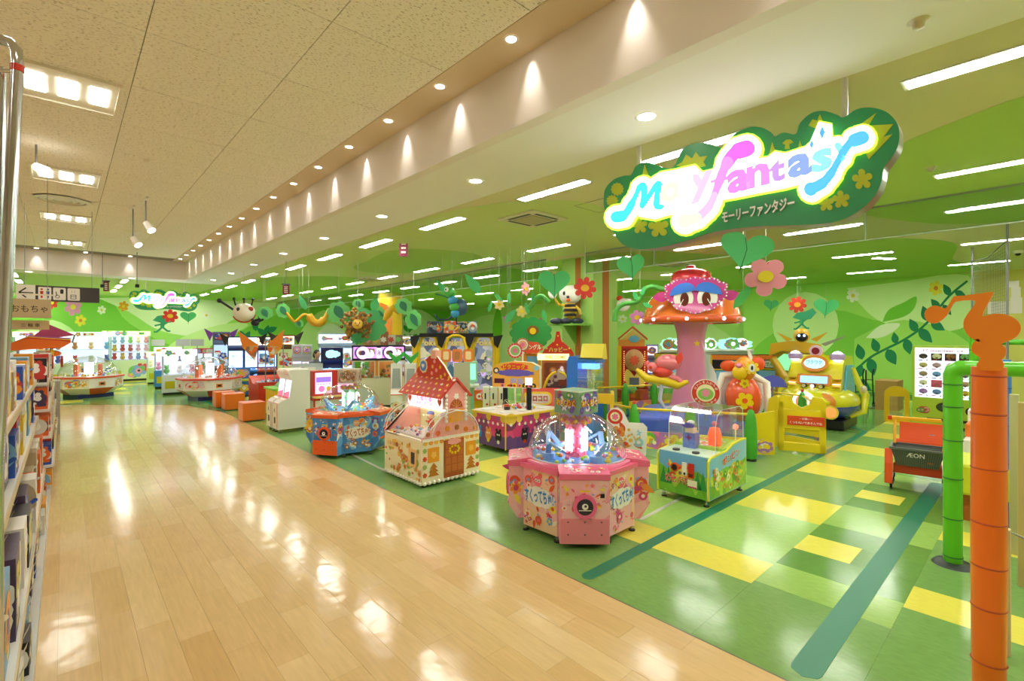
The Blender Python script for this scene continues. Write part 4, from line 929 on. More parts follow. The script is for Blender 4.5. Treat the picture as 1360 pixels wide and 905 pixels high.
# ---- green shooting box machine
def green_box():
    t = thing('ball_shooting_machine', 'green and yellow box game machine with clear cover by the teal tape line', 'game machine', (6.16, 3.02, 0), -PI / 2)
    W, Dp = .33, .54; yl = mat('#e6e83c', .35); g = print_mat('meadow_print', ['#79c23c', '#8fd044', '#6ab438', '#a8da50'], 7); skyb = mat('#6db6e8', .35)
    obj('cabinet', B().box(-W + .01, W - .01, -Dp + .01, Dp, .09, .58, mat('#5fb040')), t)
    f = B().prism([(-W + .02, .1), (W - .02, .1), (W - .02, .6), (-W + .02, .6)], skyb, (0, -Dp + .01, 0), d=.006); fp = obj('front_panel', f, t)
    f = B(); f.prism([(-W + .02, .1), (W - .02, .1), (W - .02, .36), (.2, .42), (.1, .38), (-.05, .45), (-.2, .38), (-W + .02, .44)], g, (0, -Dp + .004, 0), d=.002)
    for x in (-.25, -.18, .2, .27): f.prism([(x - .05, .2), (x + .05, .2), (x, .42)], mat('#2f9a4c'), (0, -Dp + .002, 0), d=.002)
    art(f, (-.2, -Dp + .0, .24), (1, 0, 0), UP, .42, .26, [mat('#f6e24a'), mat('#f2953a'), mat('#e8503c'), mat('#c8e85a')], 22, 3, 'cfl', (.04, .1), .002)
    text(f, 'ポンピンパラダイス', mat('#e0342c'), (-.03, -Dp - .004, .235), size=.1, width=.38, off=.03, out=WHITE, outw=.07); f.box(.08, .2, -Dp - .012, -Dp - .006, .21, .3, mat('#f6f2da')).box(.08, .2, -Dp - .013, -Dp - .012, .21, .225, mat('#d83a8a'))
    obj('printed_front', f, fp)
    f = B(); f.cyl((-.09, -Dp, .42), (-.09, -Dp - .02, .42), .055, mat('#e05a2c'), n=20).cyl((-.09, -Dp - .02, .42), (-.09, -Dp - .023, .42), .038, BLACK, n=20); f.cyl((-.02, -Dp, .36), (-.02, -Dp - .01, .36), .02, GREY)
    f.box(.01, .07, -Dp - .015, -Dp, .34, .5, WHITE).box(.03, .055, -Dp - .017, -Dp - .014, .35, .38, BLACK).box(.09, .16, -Dp - .015, -Dp, .33, .5, RED).box(.1, .15, -Dp - .017, -Dp - .014, .34, .38, mat('#5a1410')); obj('coin_unit', f, fp)
    wav = [(-Dp, .09), (-Dp, .56), (-Dp + .05, .6), (-Dp + .2, .61), (-.05, .62), (.15, .68), (.35, .7), (Dp, .7), (Dp, .09)]
    for sx in (-1, 1):
        s = B().skinp(wav, sx * W - .012, sx * W + .012, yl); sp = obj('side_panel', s, t)
        a = B(); U = (0, 1, 0) if sx > 0 else (0, -1, 0); q = 1 if sx > 0 else -1; X = sx * (W + .012)
        a.prism([(q * y * .975, .1 + (z - .1) * .965) for y, z in wav], mat('#8ccdf0'), (X, 0, 0), U, UP, .002)
        a.prism([(q * y, z) for y, z in [(-.52, .1), (.52, .1), (.52, .45), (.2, .4), (-.1, .42), (-.52, .36)]], g, (X + sx * .002, 0, 0), U, UP, .001)
        art(a, (X + sx * .004, -q * .5, .12), U, UP, 1.0, .34, [mat('#e8e84a'), mat('#f4f0d8'), mat('#c8e050'), mat('#e8843c'), mat('#4aa84a')], 46, 6, 'cflw', (.03, .1), .001)
        text(a, 'ポンピン', mat('#e06a2c'), (X + sx * .01, .05, .49), U, UP, size=.11, width=.48, off=.03, out=WHITE, outw=.07, rot=.12 * 1)
        obj('printed_side', a, sp)
    obj('top_deck', B().box(-W + .01, W - .01, -Dp + .02, -.12, .58, .605, mat('#cfe8d8')), t); obj('playfield', B().box(-W + .01, W - .01, -.12, Dp, .6, .64, mat('#a8dc4a')), t)
    c = B().cyl((-.14, -.42, .605), (-.14, -.42, .625), .045, DKGREY).cyl((.12, -.42, .605), (.12, -.42, .625), .045, DKGREY); obj('shooter_knob', c, t)
    c = B()
    art(c, (-.28, -.1, .641), (1, 0, 0), (0, 1, 0), .56, .6, [YEL, WHITE, PINK, ORANGE], 20, 9, 'cfs', (.03, .07)); obj('playfield_art', c, t)
    gl = B(); pr = [(-.3, .61), (-.3, .93), (-.24, 1.08), (-.12, 1.13), (.4, 1.13), (.5, 1.08), (.52, .7)]
    for i in range(len(pr) - 1): gl.add([(-W + .02, pr[i][0], pr[i][1]), (W - .02, pr[i][0], pr[i][1]), (W - .02, pr[i + 1][0], pr[i + 1][1]), (-W + .02, pr[i + 1][0], pr[i + 1][1])], [(0, 1, 2, 3)], GLASS)
    for sx in (-1, 1): gl.add([(sx * (W - .02), y, z) for y, z in pr], [tuple(range(len(pr)))], GLASS)
    obj('clear_cover', gl, t)
    eb = B()
    for sx in (-1, 1):
        for i in range(len(pr) - 1): eb.bar((sx * (W - .02), *pr[i]), (sx * (W - .02), *pr[i + 1]), .006, .006, mat('#dfeef2', .1))
    obj('cover_edge', eb, t)
    c = B().box(-.17, .0, -.2, -.08, .605, .8, mat('#6f86dc')).box(-.14, -.03, -.19, -.09, .8, .86, mat('#f4e6d0')); c.prism(cloud(.18, .07, 5), mat('#4a5cc0'), (-.085, -.2, .9), d=.03); c.prism(star(-.085, .74, .05, 4), mat('#7a3a8a'), (0, -.202, 0), d=.003)
    c.ball((-.085, -.14, .93), (.05, .03, .03), mat('#e8e8f2')); obj('toy_bandit', c, t)
    c = B().lathe([(.08, .64), (.085, .78), (.06, .86), (.001, .88)], mat('#f05a34', .3, 0, .6), 16, (.14, .05, 0)); c.ball((.14, .05, .92), (.035, .035, .03), PINK); obj('bell_lamp', c, t)
    for x, y in ((-.26, .15), (.28, .35)): obj('round_lamp', B().ball((x, y, .86), .035, lit('#ff6a5a', 1.6)).cyl((x, y, .64), (x, y, .84), .008, WHITE), t)
    for sx in (-1, 1):
        for sy in (-1, 1): caster(t, sx * (W - .05), sy * (Dp - .07), .09)
green_box()

# ---- magenta picnic table machine with canopy
def table_machine():
    t = thing('picnic_table_machine', 'magenta table-shaped prize machine with a lit signboard on two black posts', 'game machine', (6.35, 6.78, 0), -PI / 2)
    W, Dp = .46, .7; P1 = [(-W, -Dp + .0), (W, -Dp), (W + .06, -Dp + .2), (W + .06, Dp - .2), (W, Dp), (-W, Dp), (-W - .06, Dp - .2), (-W - .06, -Dp + .2)]
    mg = print_mat('magenta_print', ['#d8407c', '#d03a74', '#e04f88', '#8a3a6a'], 5); ye = mat('#ecc83a', .35)
    b = B().prism(P1, mg, (0, 0, .08), (1, 0, 0), (0, 1, 0), .56); cab = obj('cabinet', b, t)
    b = B().prism([(x * 1.05, y * 1.03) for x, y in P1], ye, (0, 0, .64), (1, 0, 0), (0, 1, 0), .035); obj('table_rim', b, t)
    b = B().prism([(x * .98, y * .98) for x, y in P1], mat('#f0dfd4', .3), (0, 0, .675), (1, 0, 0), (0, 1, 0), .006); tt = obj('table_top', b, t)
    for x, y in ((-.25, -.5), (.25, -.5), (.3, -.1), (-.3, -.1), (.3, .4)): obj('round_tray', B().lathe([(.001, .685), (.11, .685), (.13, .7), (.12, .681)], WHITE, 22, (x, y, 0)), t)
    for k in range(8):
        a, c = P1[k], P1[(k + 1) % 8]; a3, U, L = frame_of(a, c); N = U.cross(UP); v = B()
        v.prism([(0, .08), (L, .08), (L, .3), (L * .7, .26), (L * .4, .32), (0, .27)], mat('#6a4488'), a3 + N * .001, U, UP, .003)
        n = max(1, round(L / .14))
        for q in range(n): v.prism(circ((q + .5) * L / n, .6, L / n * .5, 12), [mat('#e8c44a'), mat('#d83f78'), mat('#b8508e')][q % 3], a3 + N * .003, U, UP, .002); v.prism(flower((q + .5) * L / n, .5, .03, 5, 3), WHITE, a3 + N * .006, U, UP, .002)
        if L > .6:
            R = random.Random(k); 
            for q in range(3):
                x = L * (.2 + .3 * q); m = [mat('#2f8fe0'), mat('#e8944a'), BLACK, mat('#f0a0b4'), mat('#f6efe6')][(k + q) % 5]
                v.prism(circ(x, .28, .085, 18, .1), m, a3 + N * .004, U, UP, .003); v.prism(circ(x - .045, .39, .03, 10), m, a3 + N * .004, U, UP, .003); v.prism(circ(x + .045, .39, .03, 10), m, a3 + N * .004, U, UP, .003)
                for e in (-.025, .025): v.prism(circ(x + e, .31, .018, 8), WHITE, a3 + N * .008, U, UP, .001)
                v.prism(flower(x, .18, .04, 6, 2), [RED, YEL, WHITE][q], a3 + N * .008, U, UP, .001)
            if k == 2: pass
        v.box(0, 0.001, 0, .001, .1, .101, ye); obj('printed_side', v, cab)
    for k in (0, 1, 3, 4, 5, 7):
        obj('corner_post', B().cyl((P1[k][0], P1[k][1], .07), (P1[k][0], P1[k][1], .64), .012, ye, n=8), t)
    for x, y in ((-.35, -.5), (.35, -.5), (.35, .5), (-.35, .5)): caster(t, x, y, .08)
    for s_ in (-1, 1):
        for d in (-.03, .03): obj('post', B().box(s_ * .33 - .018 + d, s_ * .33 + .018 + d, -.02, .02, .68, 1.1, BLACK), t)
    sg = obj('signboard', B().prism([(-.46, 1.08), (.46, 1.08), (.46, 1.48), (.3, 1.56), (-.05, 1.58), (-.3, 1.54), (-.46, 1.46)], mat('#f0b44a', .35), (0, .09, 0), (1, 0, 0), UP, .18, mat('#f3e0c0')), t, rz=.55)
    v = B(); v.prism(cloud(.55, .16, 9), mat('#e8453a'), (-.02, -.092, 1.47), d=.004).prism(cloud(.75, .13, 11), mat('#6a60c8'), (0, -.096, 1.36), d=.003)
    text(v, 'ピクニック', YEL, (-.03, -.1, 1.435), size=.1, width=.42, off=.03, out=RED, outw=.07); v.box(-.42, -.22, -.094, -.09, 1.16, 1.25, mat('#54143c'))
    for x in (-.1, .04): v.box(x, x + .11, -.094, -.09, 1.15, 1.26, mat('#b0a8d8'))
    v.box(.19, .32, -.095, -.09, 1.14, 1.27, lit('#ffdcff', 3)); art(v, (-.44, -.091, 1.09), (1, 0, 0), UP, .88, .06, [RED, PINK, BLACK, YEL], 16, 2, 'c', (.3, .45)); v.prism(circ(.4, 1.46, .05), SKY, (0, -.093, 0), d=.004); v.prism(circ(-.38, 1.4, .06), BLACK, (0, -.093, 0), d=.004); v.prism(circ(-.38, 1.4, .035), mat('#f4e6d0'), (0, -.097, 0), d=.004)
    v.box(-.46, .46, -.1, .09, 1.075, 1.09, WHITE)
    obj('sign_art', v, sg)
    c = B().lathe([(.09, .685), (.09, .8), (.05, .87), (.001, .88)], GLASS, 20, (0, -.25, 0)); obj('clear_jar', c, t); obj('jar_base', B().cyl((0, -.25, .682), (0, -.25, .74), .06, BLACK).cyl((0, -.25, .74), (0, -.25, .78), .055, mat('#d8502c')), t)
    c = B(); RR = random.Random(1)
    for k in range(24): c.ball((RR.uniform(-.25, .3), RR.uniform(-.15, .3), .71), .03, RR.choice([WHITE, RED, SKY, PINK, YEL]), 7, 5)
    s = obj('sweets', c, t); s['kind'] = 'stuff'
table_machine()

# ---- twin white pushers facing the aisle
def white_cab(x, y, label):
    t = thing('slim_coin_machine', label, 'game machine', (x, y, 0), -PI / 2, 'slim white coin machines at the aisle')
    W = .185; side = mat('#e2e4d6', .45)
    prof = [(-.33, .08), (-.33, .62), (-.26, .68), (-.1, .74), (-.05, 1.1), (-.1, 1.2), (-.13, 1.27), (-.08, 1.33), (.33, 1.33), (.33, .08)]
    b = B().skinp(prof, -W + .012, W - .012, mat('#f2efe8')); cab = obj('cabinet', b, t)
    for sx in (-1, 1): obj('side_panel', B().skinp(prof, sx * (W - .006) - .006, sx * (W - .006) + .006, side), t)
    f = B().prism([(-W + .015, .1), (W - .015, .1), (W - .015, .58), (-W + .015, .58)], mat('#f4ead8'), (0, -.33, 0), d=.004)
    f.box(-.07, .0, -.34, -.334, .42, .52, mat('#d8d8cc')).box(-.05, -.02, -.342, -.34, .44, .5, BLACK).box(-.06, .02, -.34, -.334, .2, .33, BLACK).box(.12, .14, -.336, -.333, .1, .6, RED); obj('front_door', f, t)
    U = (1, 0, 0); V = Vector((0, .36, 0)) ; n = B()
    a, c = Vector((0, -.33, .62)), Vector((0, -.05, .74)); pnl = B().add([(-W + .015, -.333, .622), (W - .015, -.333, .622), (W - .015, -.102, .747), (-W + .015, -.102, .747)], [(0, 1, 2, 3)], mat('#e8506a')); 
    for k in range(5): pnl.ball((-.1 + k * .05, -.22, .69), .016, [WHITE, YEL, WHITE][k % 3], 8, 5)
    obj('control_panel', pnl, t)
    V = Vector((0, .05, .36)).normalized(); sc = B().add([(-W + .02, -.104, .75), (W - .02, -.104, .75), (W - .02, -.056, 1.1), (-W + .02, -.056, 1.1)], [(0, 1, 2, 3)], lit('#e6e2ff', 1.1))
    sc.add([(-W + .02, -.106, .75), (W - .02, -.106, .75), (W - .02, -.09, .88), (-W + .02, -.098, .82)], [(0, 1, 2, 3)], lit('#ea6a86', .8)); obj('screen', sc, t)
    h = B().ball((0, -.09, 1.27), (W - .02, .07, .07), mat('#ffe6e0', .4)); obj('header_bulge', h, t)
    for sx in (-1, 1):
        for y in (-.27, .27): caster(t, sx * .12, y, .08)
    return t
white_cab(3.64, 11.05, 'slim white coin machine with blank side facing the camera, nearer of the pair')
white_cab(3.64, 11.46, 'slim white coin machine, farther of the pair by the aisle')

# ---- red framed medal counters behind
t = thing('medal_counter', 'red framed pair of pink screened medal machines behind the slim white ones', 'game machine', (4.55, 11.05, 0))
obj('cabinet', B().box(-.42, .62, 0, .5, .08, .62, mat('#e0e2cc', .45)), t); obj('trim_board', B().box(-.44, .64, -.02, .5, .6, .66, RED), t); obj('counter_top', B().box(-.42, .62, -.12, .12, .66, .69, mat('#f0d860')), t)
for x in (-.42, .62): obj('edge', B().box(x - .02, x + .02, -.01, 0, .08, .62, RED), t)
for x in (-.42, .1):
    f = obj('upper_frame', B().box(x, x + .52, .1, .5, .69, 1.26, mat('#c8302c', .35)), t); s = B().box(x + .06, x + .44, .095, .1, .74, 1.22, lit('#f2c8f0', .9)); s.box(x + .08, x + .42, .092, .095, 1.0, 1.12, lit('#8a6af0', .8) if x < 0 else lit('#f8f0fc', .9))
    for k in range(5): s.cyl((x + .12 + k * .065, .092, .96), (x + .12 + k * .065, .088, .96), .012, BLACK, n=8)
    s.prism(circ(x + .2, .85, .07), lit('#e86aa8', .8), (0, .092, 0), d=.003); s.prism(flower(x + .36, .85, .06), YEL, (0, .09, 0), d=.003); obj('screen', s, f)
for x in (-.36, 0, .5): caster(t, x, .06, .08)
# ---- orange cube stools
st0 = None
for i, (x, y, la) in enumerate([(3.38, 13.08, 'orange padded cube stool nearest the slim white machines'), (3.5, 15.4, 'middle orange padded cube stool by the red console'), (3.42, 16.1, 'farthest orange padded cube stool, half hidden')]):
    if st0 is None:
        t = st0 = thing('cube_stool', la, 'stool', (x, y, 0), 0, 'orange stools at the aisle'); obj('cushion', B().box(-.25, .25, -.22, .22, .02, .46, mat('#ee7a22', .38, coat=.2)), t, bev=.02); obj('plinth', B().box(-.22, .22, -.19, .19, 0, .02, BLACK), t)
        obj('piping', B().box(-.252, .252, -.222, .222, .425, .43, mat('#c85a14', .5)), t)
    else: t = copy_tree(st0); t.location = (x, y, 0); t['label'] = la
# ---- red console with tall poles and the winged cloths
t = thing('play_console', 'bright red play console with yellow end by the orange stools', 'game machine', (4.6, 15.7, 0), 0)
obj('cabinet', B().skinp([(-.5, .06), (-.5, .72), (-.3, .66), (.1, .66), (.3, .8), (.5, .86), (.5, .06)], -.5, .55, mat('#cf3424', .35)), t); obj('end_panel', B().box(-.1, .12, -.53, -.5, .02, .6, YEL), t)
obj('glass_top', B().box(-.42, .42, -.42, .2, .68, .71, mat('#dfe6f4', .1)), t)
c = B(); RR = random.Random(2)
for k in range(22): c.ball((RR.uniform(-.38, .38), RR.uniform(-.38, .15), .73), .035, RR.choice([WHITE, SKY, DKGREY, mat('#6a5ac8')]), 7, 5)
obj('token', c, t)
for i, (px, yb_) in enumerate([(327, 15.6), (342, 15.3), (350, 15.1)]):
    obj('pole', B().cyl((-.2 + .25 * i, -.1, .7), (-.2 + .25 * i, -.1, 2.0), .014, STEEL), t)
def wing(px, py, F, pts, label, rz):
    p = oF(px, py, F); b = B(); b.prism(pts, print_mat('wing_print', ['#f0a030', '#e8702c', '#d8b080', '#f0c860', '#a87a5a', '#e8e0d0'], 8), (0, 0, 0), (1, 0, 0), UP, .012)
    b.prism([(x, z) for x, z in pts[:3]], mat('#ee8a2c'), (0, -.013, 0), (1, 0, 0), UP, .003); o = obj('pennant', b, None, (p.x, p.y, p.z), rz); return tag(o, label, 'banner', 'winged pennants over the red console')
wing(345, 464, 14.2, [(-.03, .12), (-.62, .52), (-.5, .05), (-.14, -.34)], 'orange wing-shaped pennant, left one above the red console', -YAW)
wing(350, 464, 14.2, [(.1, .12), (.6, .56), (.54, .05), (.2, -.34)], 'orange wing-shaped pennant, right one above the red console', -YAW)
t = thing('play_console', 'yellow and lime play console between the red console and the white machines', 'game machine', (4.25, 13.6, 0), -PI / 2)
obj('cabinet', B().box(-.4, .4, -.3, .3, 0, .66, YEL), t, bev=.01); obj('rim', B().box(-.44, .44, -.34, .34, .66, .72, mat('#8ad42c')), t, bev=.01); obj('screen_back', B().skinp([(-.1, .72), (.3, 1.1), (.34, 1.1), (.3, .72)], -.38, .38, mat('#5aa85a')), t)
t_ = obj('coin_slot', B().box(-.02, .02, -.31, -.3, .3, .4, BLACK), t)

# ================================================================== MUSHROOM RIDE IN ITS RING FENCE
def facing(x, y): return -math.atan2(x, y)
MX, MY = 9.94, 5.13
def mushroom():
    t = thing('mushroom_ride', 'giant orange mushroom ride with half-closed eyes and pink stalk inside the ring fence', 'ride', (MX, MY, 0), facing(MX, MY))
    obj('base_drum', B().lathe([(1.05, .0), (1.05, .42), (.98, .48), (.001, .5)], mat('#4a6ce0', .3), 36), t)
    st_ = mat('#e58fb4', .3, coat=.3)
    obj('stalk', B().lathe([(.48, .45), (.4, .7), (.31, 1.2), (.28, 1.7), (.29, 2.1), (.36, 2.38)], st_, 28), t)
    o = B().prism(star(0, 0, .07), YEL, (.12, -.345, 1.9), d=.01); obj('star_badge', o, t)
    org = mat('#f07a2a', .22, coat=.6)
    cap = obj('cap', B().lathe([(.45, 2.36), (.97, 2.36), (1.0, 2.42), (.98, 2.5), (.95, 2.62), (.88, 2.8), (.75, 2.97), (.55, 3.1), (.3, 3.18), (.001, 3.2)], org, 40), t)
    obj('cap_rim', B().lathe([(.98, 2.33), (1.03, 2.36), (1.03, 2.44), (.98, 2.47)], mat('#e2602a', .3), 40), cap)
    obj('cap_underside', B().lathe([(.45, 2.355), (.97, 2.355), (.97, 2.36)], mat('#f8e2c8', .4), 40), cap)
    c = B()
    for k in range(18): a = 2 * PI * k / 18 + .1; c.ball((1.035 * math.cos(a), 1.035 * math.sin(a), 2.4), .035 if k % 2 else .028, lit('#e4dcff', 3.5) if k % 2 else mat('#f2c8b8'), 8, 6)
    obj('rim_lamp', c, cap)
    c = B()
    for x in (-.82, -.78): c.tube([(x, -.42, 2.62), (x + .03, -.5, 2.68), (x + .1, -.5, 2.7)], .012, WHITE, 6)
    c.tube([(-.35 + .1 * k, -.93 + .016 * abs(k - 3), 2.56 - .03 * math.sin(PI * k / 6)) for k in range(7)], .01, mat('#a83a1a'), 6); obj('smile_line', c, cap)
    hat = mat('#dc3440', .22, coat=.5)
    h = B().lathe([(.36, 3.0), (.42, 3.1), (.42, 3.24), (.38, 3.36), (.26, 3.42), (.12, 3.44), (.1, 3.5), (.001, 3.53)], hat, 28); ho = obj('strawberry_hat', h, t, (0, .0, .06))
    c = B(); R = random.Random(3)
    for k in range(46): a = R.uniform(0, 2 * PI); z = R.uniform(3.14, 3.36); c.ball((.41 * math.cos(a), .05 + .41 * math.sin(a), z), .012, YEL, 5, 4)
    obj('seed', c, ho)
    # mask with eyes
    mk = mat('#c8348c', .3, coat=.4)
    m_ = B()
    outl = []
    for k in range(120):
        a = 2 * PI * k / 120; r = 1 + .09 * abs(math.sin(a * 5)); x = .56 * r * math.cos(a); z = .34 * r * math.sin(a)
        z += .05 * math.cos(2 * a); outl.append((x, z))
    m_.prism(outl, mk, (0, -.86, 2.9), (1, 0, 0), (0, .12, .99), .05); m_.prism(leafp(.32, .2, PI, -.5, -.06), mk, (0, -.85, 2.9), (1, 0, 0), UP, .04).prism(leafp(.32, .2, 0, .5, -.06), mk, (0, -.85, 2.9), (1, 0, 0), UP, .04)
    mo = obj('eye_mask', m_, t, (.08, -.05, 0))
    c = B()
    for k in range(0, 120, 3): c.ball((outl[k][0] * .96, -.92 + outl[k][1] * .12, 2.9 + outl[k][1] * .95), .018, WHITE, 7, 5)
    obj('mask_bead', c, mo)
    for s_ in (-1, 1):
        e = B().prism(circ(s_ * .22, -.08, .185, 24, .22), WHITE, (0, -.915, 2.88), d=.02); e.prism(circ(s_ * .2, -.1, .08, 20, .14), mat('#6a2a1c', .2), (0, -.936, 2.88), d=.006)
        e.prism([(s_ * (.24 + .24 * math.cos(q)), .02 + .2 * math.sin(q) - .05 * math.cos(q)) for q in [PI * k / 14 for k in range(15)]], mat('#3a7ae8', .3), (0, -.943, 2.88), d=.012)
        e.bar((s_ * .24 - s_ * .02, -.95, 2.78), (s_ * .24 + s_ * .06, -.95, 2.63), .006, .014, WHITE)
        obj('eye', e, mo)
    # seats
    s = B(); sx, sy = -.55, -.75
    s.tube([(sx - .52, sy, 1.36), (sx - .3, sy - .02, 1.18), (sx, sy, 1.16), (sx + .3, sy, 1.06), (sx + .5, sy, 1.14)], [.04, .09, .11, .09, .04], YEL, 10); bs_ = obj('banana_seat', s, t)
    obj('seat_arm', B().tube([(sx, sy, 1.12), (sx - .05, sy, .75), (sx + .05, sy, .58), (sx + .5, sy + .3, .62)], .04, mat('#cfd4de', .3), 8), t)
    s = B().ball((sx, sy, 1.32), (.2, .16, .13), mat('#e23a30', .25, coat=.5)).ball((sx + .12, sy, 1.52), (.26, .17, .17), mat('#f0808c', .25, coat=.5)).ball((sx - .2, sy - .06, 1.42), (.1, .09, .1), mat('#f0808c', .25))
    s.ball((sx - .22, sy - .14, 1.42), (.035, .02, .035), mat('#e23a30')); s.ball((sx - .3, sy, 1.48), (.06, .05, .06), mat('#e86a6a')); s.prism(leafp(.26, .14, 1.3), mat('#e24838'), (sx + .3, sy - .1, 1.5), d=.03)
    s.tube([(sx + .05, sy, 1.25), (sx + .3, sy - .05, 1.2), (sx + .38, sy, 1.1)], .05, mat('#f0808c'), 8); obj('creature_seat', s, t)
    # mouse seat on the right
    s = B(); x, y = .95, -.75
    s.ball((x, y, .85), (.33, .3, .46), mat('#ec5a24', .22, coat=.6)); mo2 = obj('mouse_body', s, t)
    s = B().ball((x + .02, y - .1, 1.42), (.2, .2, .24), mat('#f09a1c', .25, coat=.5)).ball((x - .08, y - .24, 1.36), (.14, .1, .14), mat('#f2c81c', .25)).ball((x - .1, y - .32, 1.5), (.055, .05, .045), PINK)
    s.ball((x - .26, y + .05, 1.47), (.15, .05, .11), mat('#ec5a24', .25)).ball((x + .27, y + .05, 1.52), (.12, .05, .13), mat('#ec5a24', .25)); s.prism(leafp(.2, .07, 1.9), WHITE, (x + .14, y - .1, 1.6), d=.02)
    s.prism(flower(0, 0, .13, 7, 3), mat('#f6d83a'), (x + .12, y - .31, 1.46), d=.02).prism(circ(0, 0, .055, 12, .075), WHITE, (x + .12, y - .332, 1.46), d=.01).prism(circ(0, 0, .02, 10, .045), BLACK, (x + .12, y - .344, 1.46), d=.006)
    obj('mouse_head', s, mo2)
    s = B().prism(flower(0, 0, .16, 5, 4), YEL, (x, y - .315, .84), d=.02).prism(circ(0, 0, .05, 12), mat('#ec5a24'), (x, y - .337, .84), d=.006).prism(flower(0, 0, .09, 5, 4), YEL, (x, y - .27, 1.16), d=.02).prism(circ(0, 0, .03, 10), mat('#b8901c'), (x, y - .295, 1.16), d=.006)
    obj('flower_badge', s, mo2)
    s = B()
    for w_, yy_ in ((.4, .1),): s.tube([(x - .42, y + .1, .4), (x - .44, y + .1, 1.0), (x - .36, y + .1, 1.28), (x - .1, y + .2, 1.3), (x + .2, y + .2, 1.28), (x + .42, y + .1, 1.15), (x + .46, y + .1, .4)], .07, WHITE, 10)
    s.ball((x - .05, y + .3, .85), (.5, .16, .52), WHITE, 20, 12); s.prism([(-.42, 0), (-.42, 1.0), (-.6, 1.35), (-.66, 1.6), (-.52, 1.2), (-.38, .9), (-.3, 0)], mat('#eef0f0', .25, coat=.3), (x - .1, y + .1, .4), d=.06); obj('white_shell', s, t)
    # round notice sign
    sg = B().prism(circ(0, 0, .26, 32), WHITE, (.26, -1.25, .98), d=.02).prism(circ(0, 0, .245, 32), mat('#d83a2c', .3), (.26, -1.271, .98), d=.003).prism(circ(0, 0, .165, 28), mat('#f0e8b8', .3), (.26, -1.275, .98), d=.003).prism(circ(0, -.02, .14, 24, .11), mat('#8cc85a', .3), (.26, -1.279, .98), d=.003).prism(flower(0, 0, .08, 6, 3), mat('#ee8ab0'), (.26, -1.283, .98), d=.003)
    sb_ = obj('round_notice', sg, t); c = B()
    for s__, top in (('コインを入れてね', 1), ('のりものだよ', 0)):
        for i, ch in enumerate(s__):
            a = (PI * (.86 - .72 * i / (len(s__) - 1))) if top else (PI * (1.2 + .6 * i / (len(s__) - 1)))
            text(c, ch, WHITE, (.26 + .205 * math.cos(a), -1.276, .98 + .205 * math.sin(a) - .02), size=.055, off=.02)
    obj('notice_text', c, sb_); obj('notice_post', B().cyl((.26, -1.24, .45), (.26, -1.24, .8), .015, GREY), t)
mushroom()
fence = thing('ring_fence', 'low octagonal fence with green cypress-shaped posts and printed panels around the mushroom ride', 'fence', (MX, MY, 0))
R_, A0_ = 2.45, math.radians(-130.5)
post_m = mat('#4cb832', .4, noise=.3)
pane_print = print_mat('fence_print', ['#f2d02c', '#e89a5a', '#f07ab0', '#f6dc3a', '#ec8a70', '#b07ac8'], 4)
vs = [(R_ * math.cos(A0_ - k * PI / 4), R_ * math.sin(A0_ - k * PI / 4)) for k in range(8)]
for k in range(8):
    a, b_ = Vector((*vs[k], 0)), Vector((*vs[(k + 1) % 8], 0)); mid = (a + b_) / 2
    for p in ((a, mid) if k < 6 else ((a,) if k == 6 else ())): 
        pb = B().lathe([(.09, .04), (.1, .1), (.1, .5), (.08, .7), (.045, .82), (.001, .86)], post_m, 12, tuple(p)).cyl((p.x, p.y, 0), (p.x, p.y, .04), .09, BLACK); o = obj('cypress_post', pb, fence)
        obj('finial', B().ball((p.x, p.y, .87), .035, mat('#e0503c'), 8, 6), o)
    if k == 7: continue
    obj('rail', B().cyl((a.x, a.y, .76), (b_.x, b_.y, .76), .022, YEL), fence)
    obj('printed_panel', B().bar((a.x, a.y, .22), (b_.x, b_.y, .22), .03, .3, pane_print), fence)
    U = (b_ - a).normalized(); L = (b_ - a).length; N = U.cross(UP); c = B(); sgn_ = -1 if N.dot(mid) < 0 else 1
    if sgn_ < 0: U2 = -U; base = b_
    else: U2 = U; base = a
    N2 = U2.cross(UP); art(c, base + N2 * .017 + UP * .08, U2, UP, L, .28, [mat('#f6e24a'), mat('#f0a03a'), mat('#c87ad0'), mat('#f6efc8'), mat('#7ac84a')], 26, k + 40, 'fcs', (.12, .25)); obj('panel_art', c, fence)
    obj('clear_panel', B().bar((a.x, a.y, .55), (b_.x, b_.y, .55), .006, .36, GLASS), fence)
# blue padded seats inside the fence
for i, (px, py, F) in enumerate([(866, 560, 10.0), (1000, 570, 9.4)]):
    p = oF(px, py, F); tag(obj('ottoman', B().box(-.35, .35, -.25, .25, 0, .42, mat('#3f5ee0', .35)), None, (p.x, p.y, 0), facing(p.x, p.y), .03), ['blue padded seat inside the fence left of the mushroom stalk', 'blue padded seat inside the fence behind the right cypress post'][i], 'ottoman', 'blue padded seats in the ring fence')
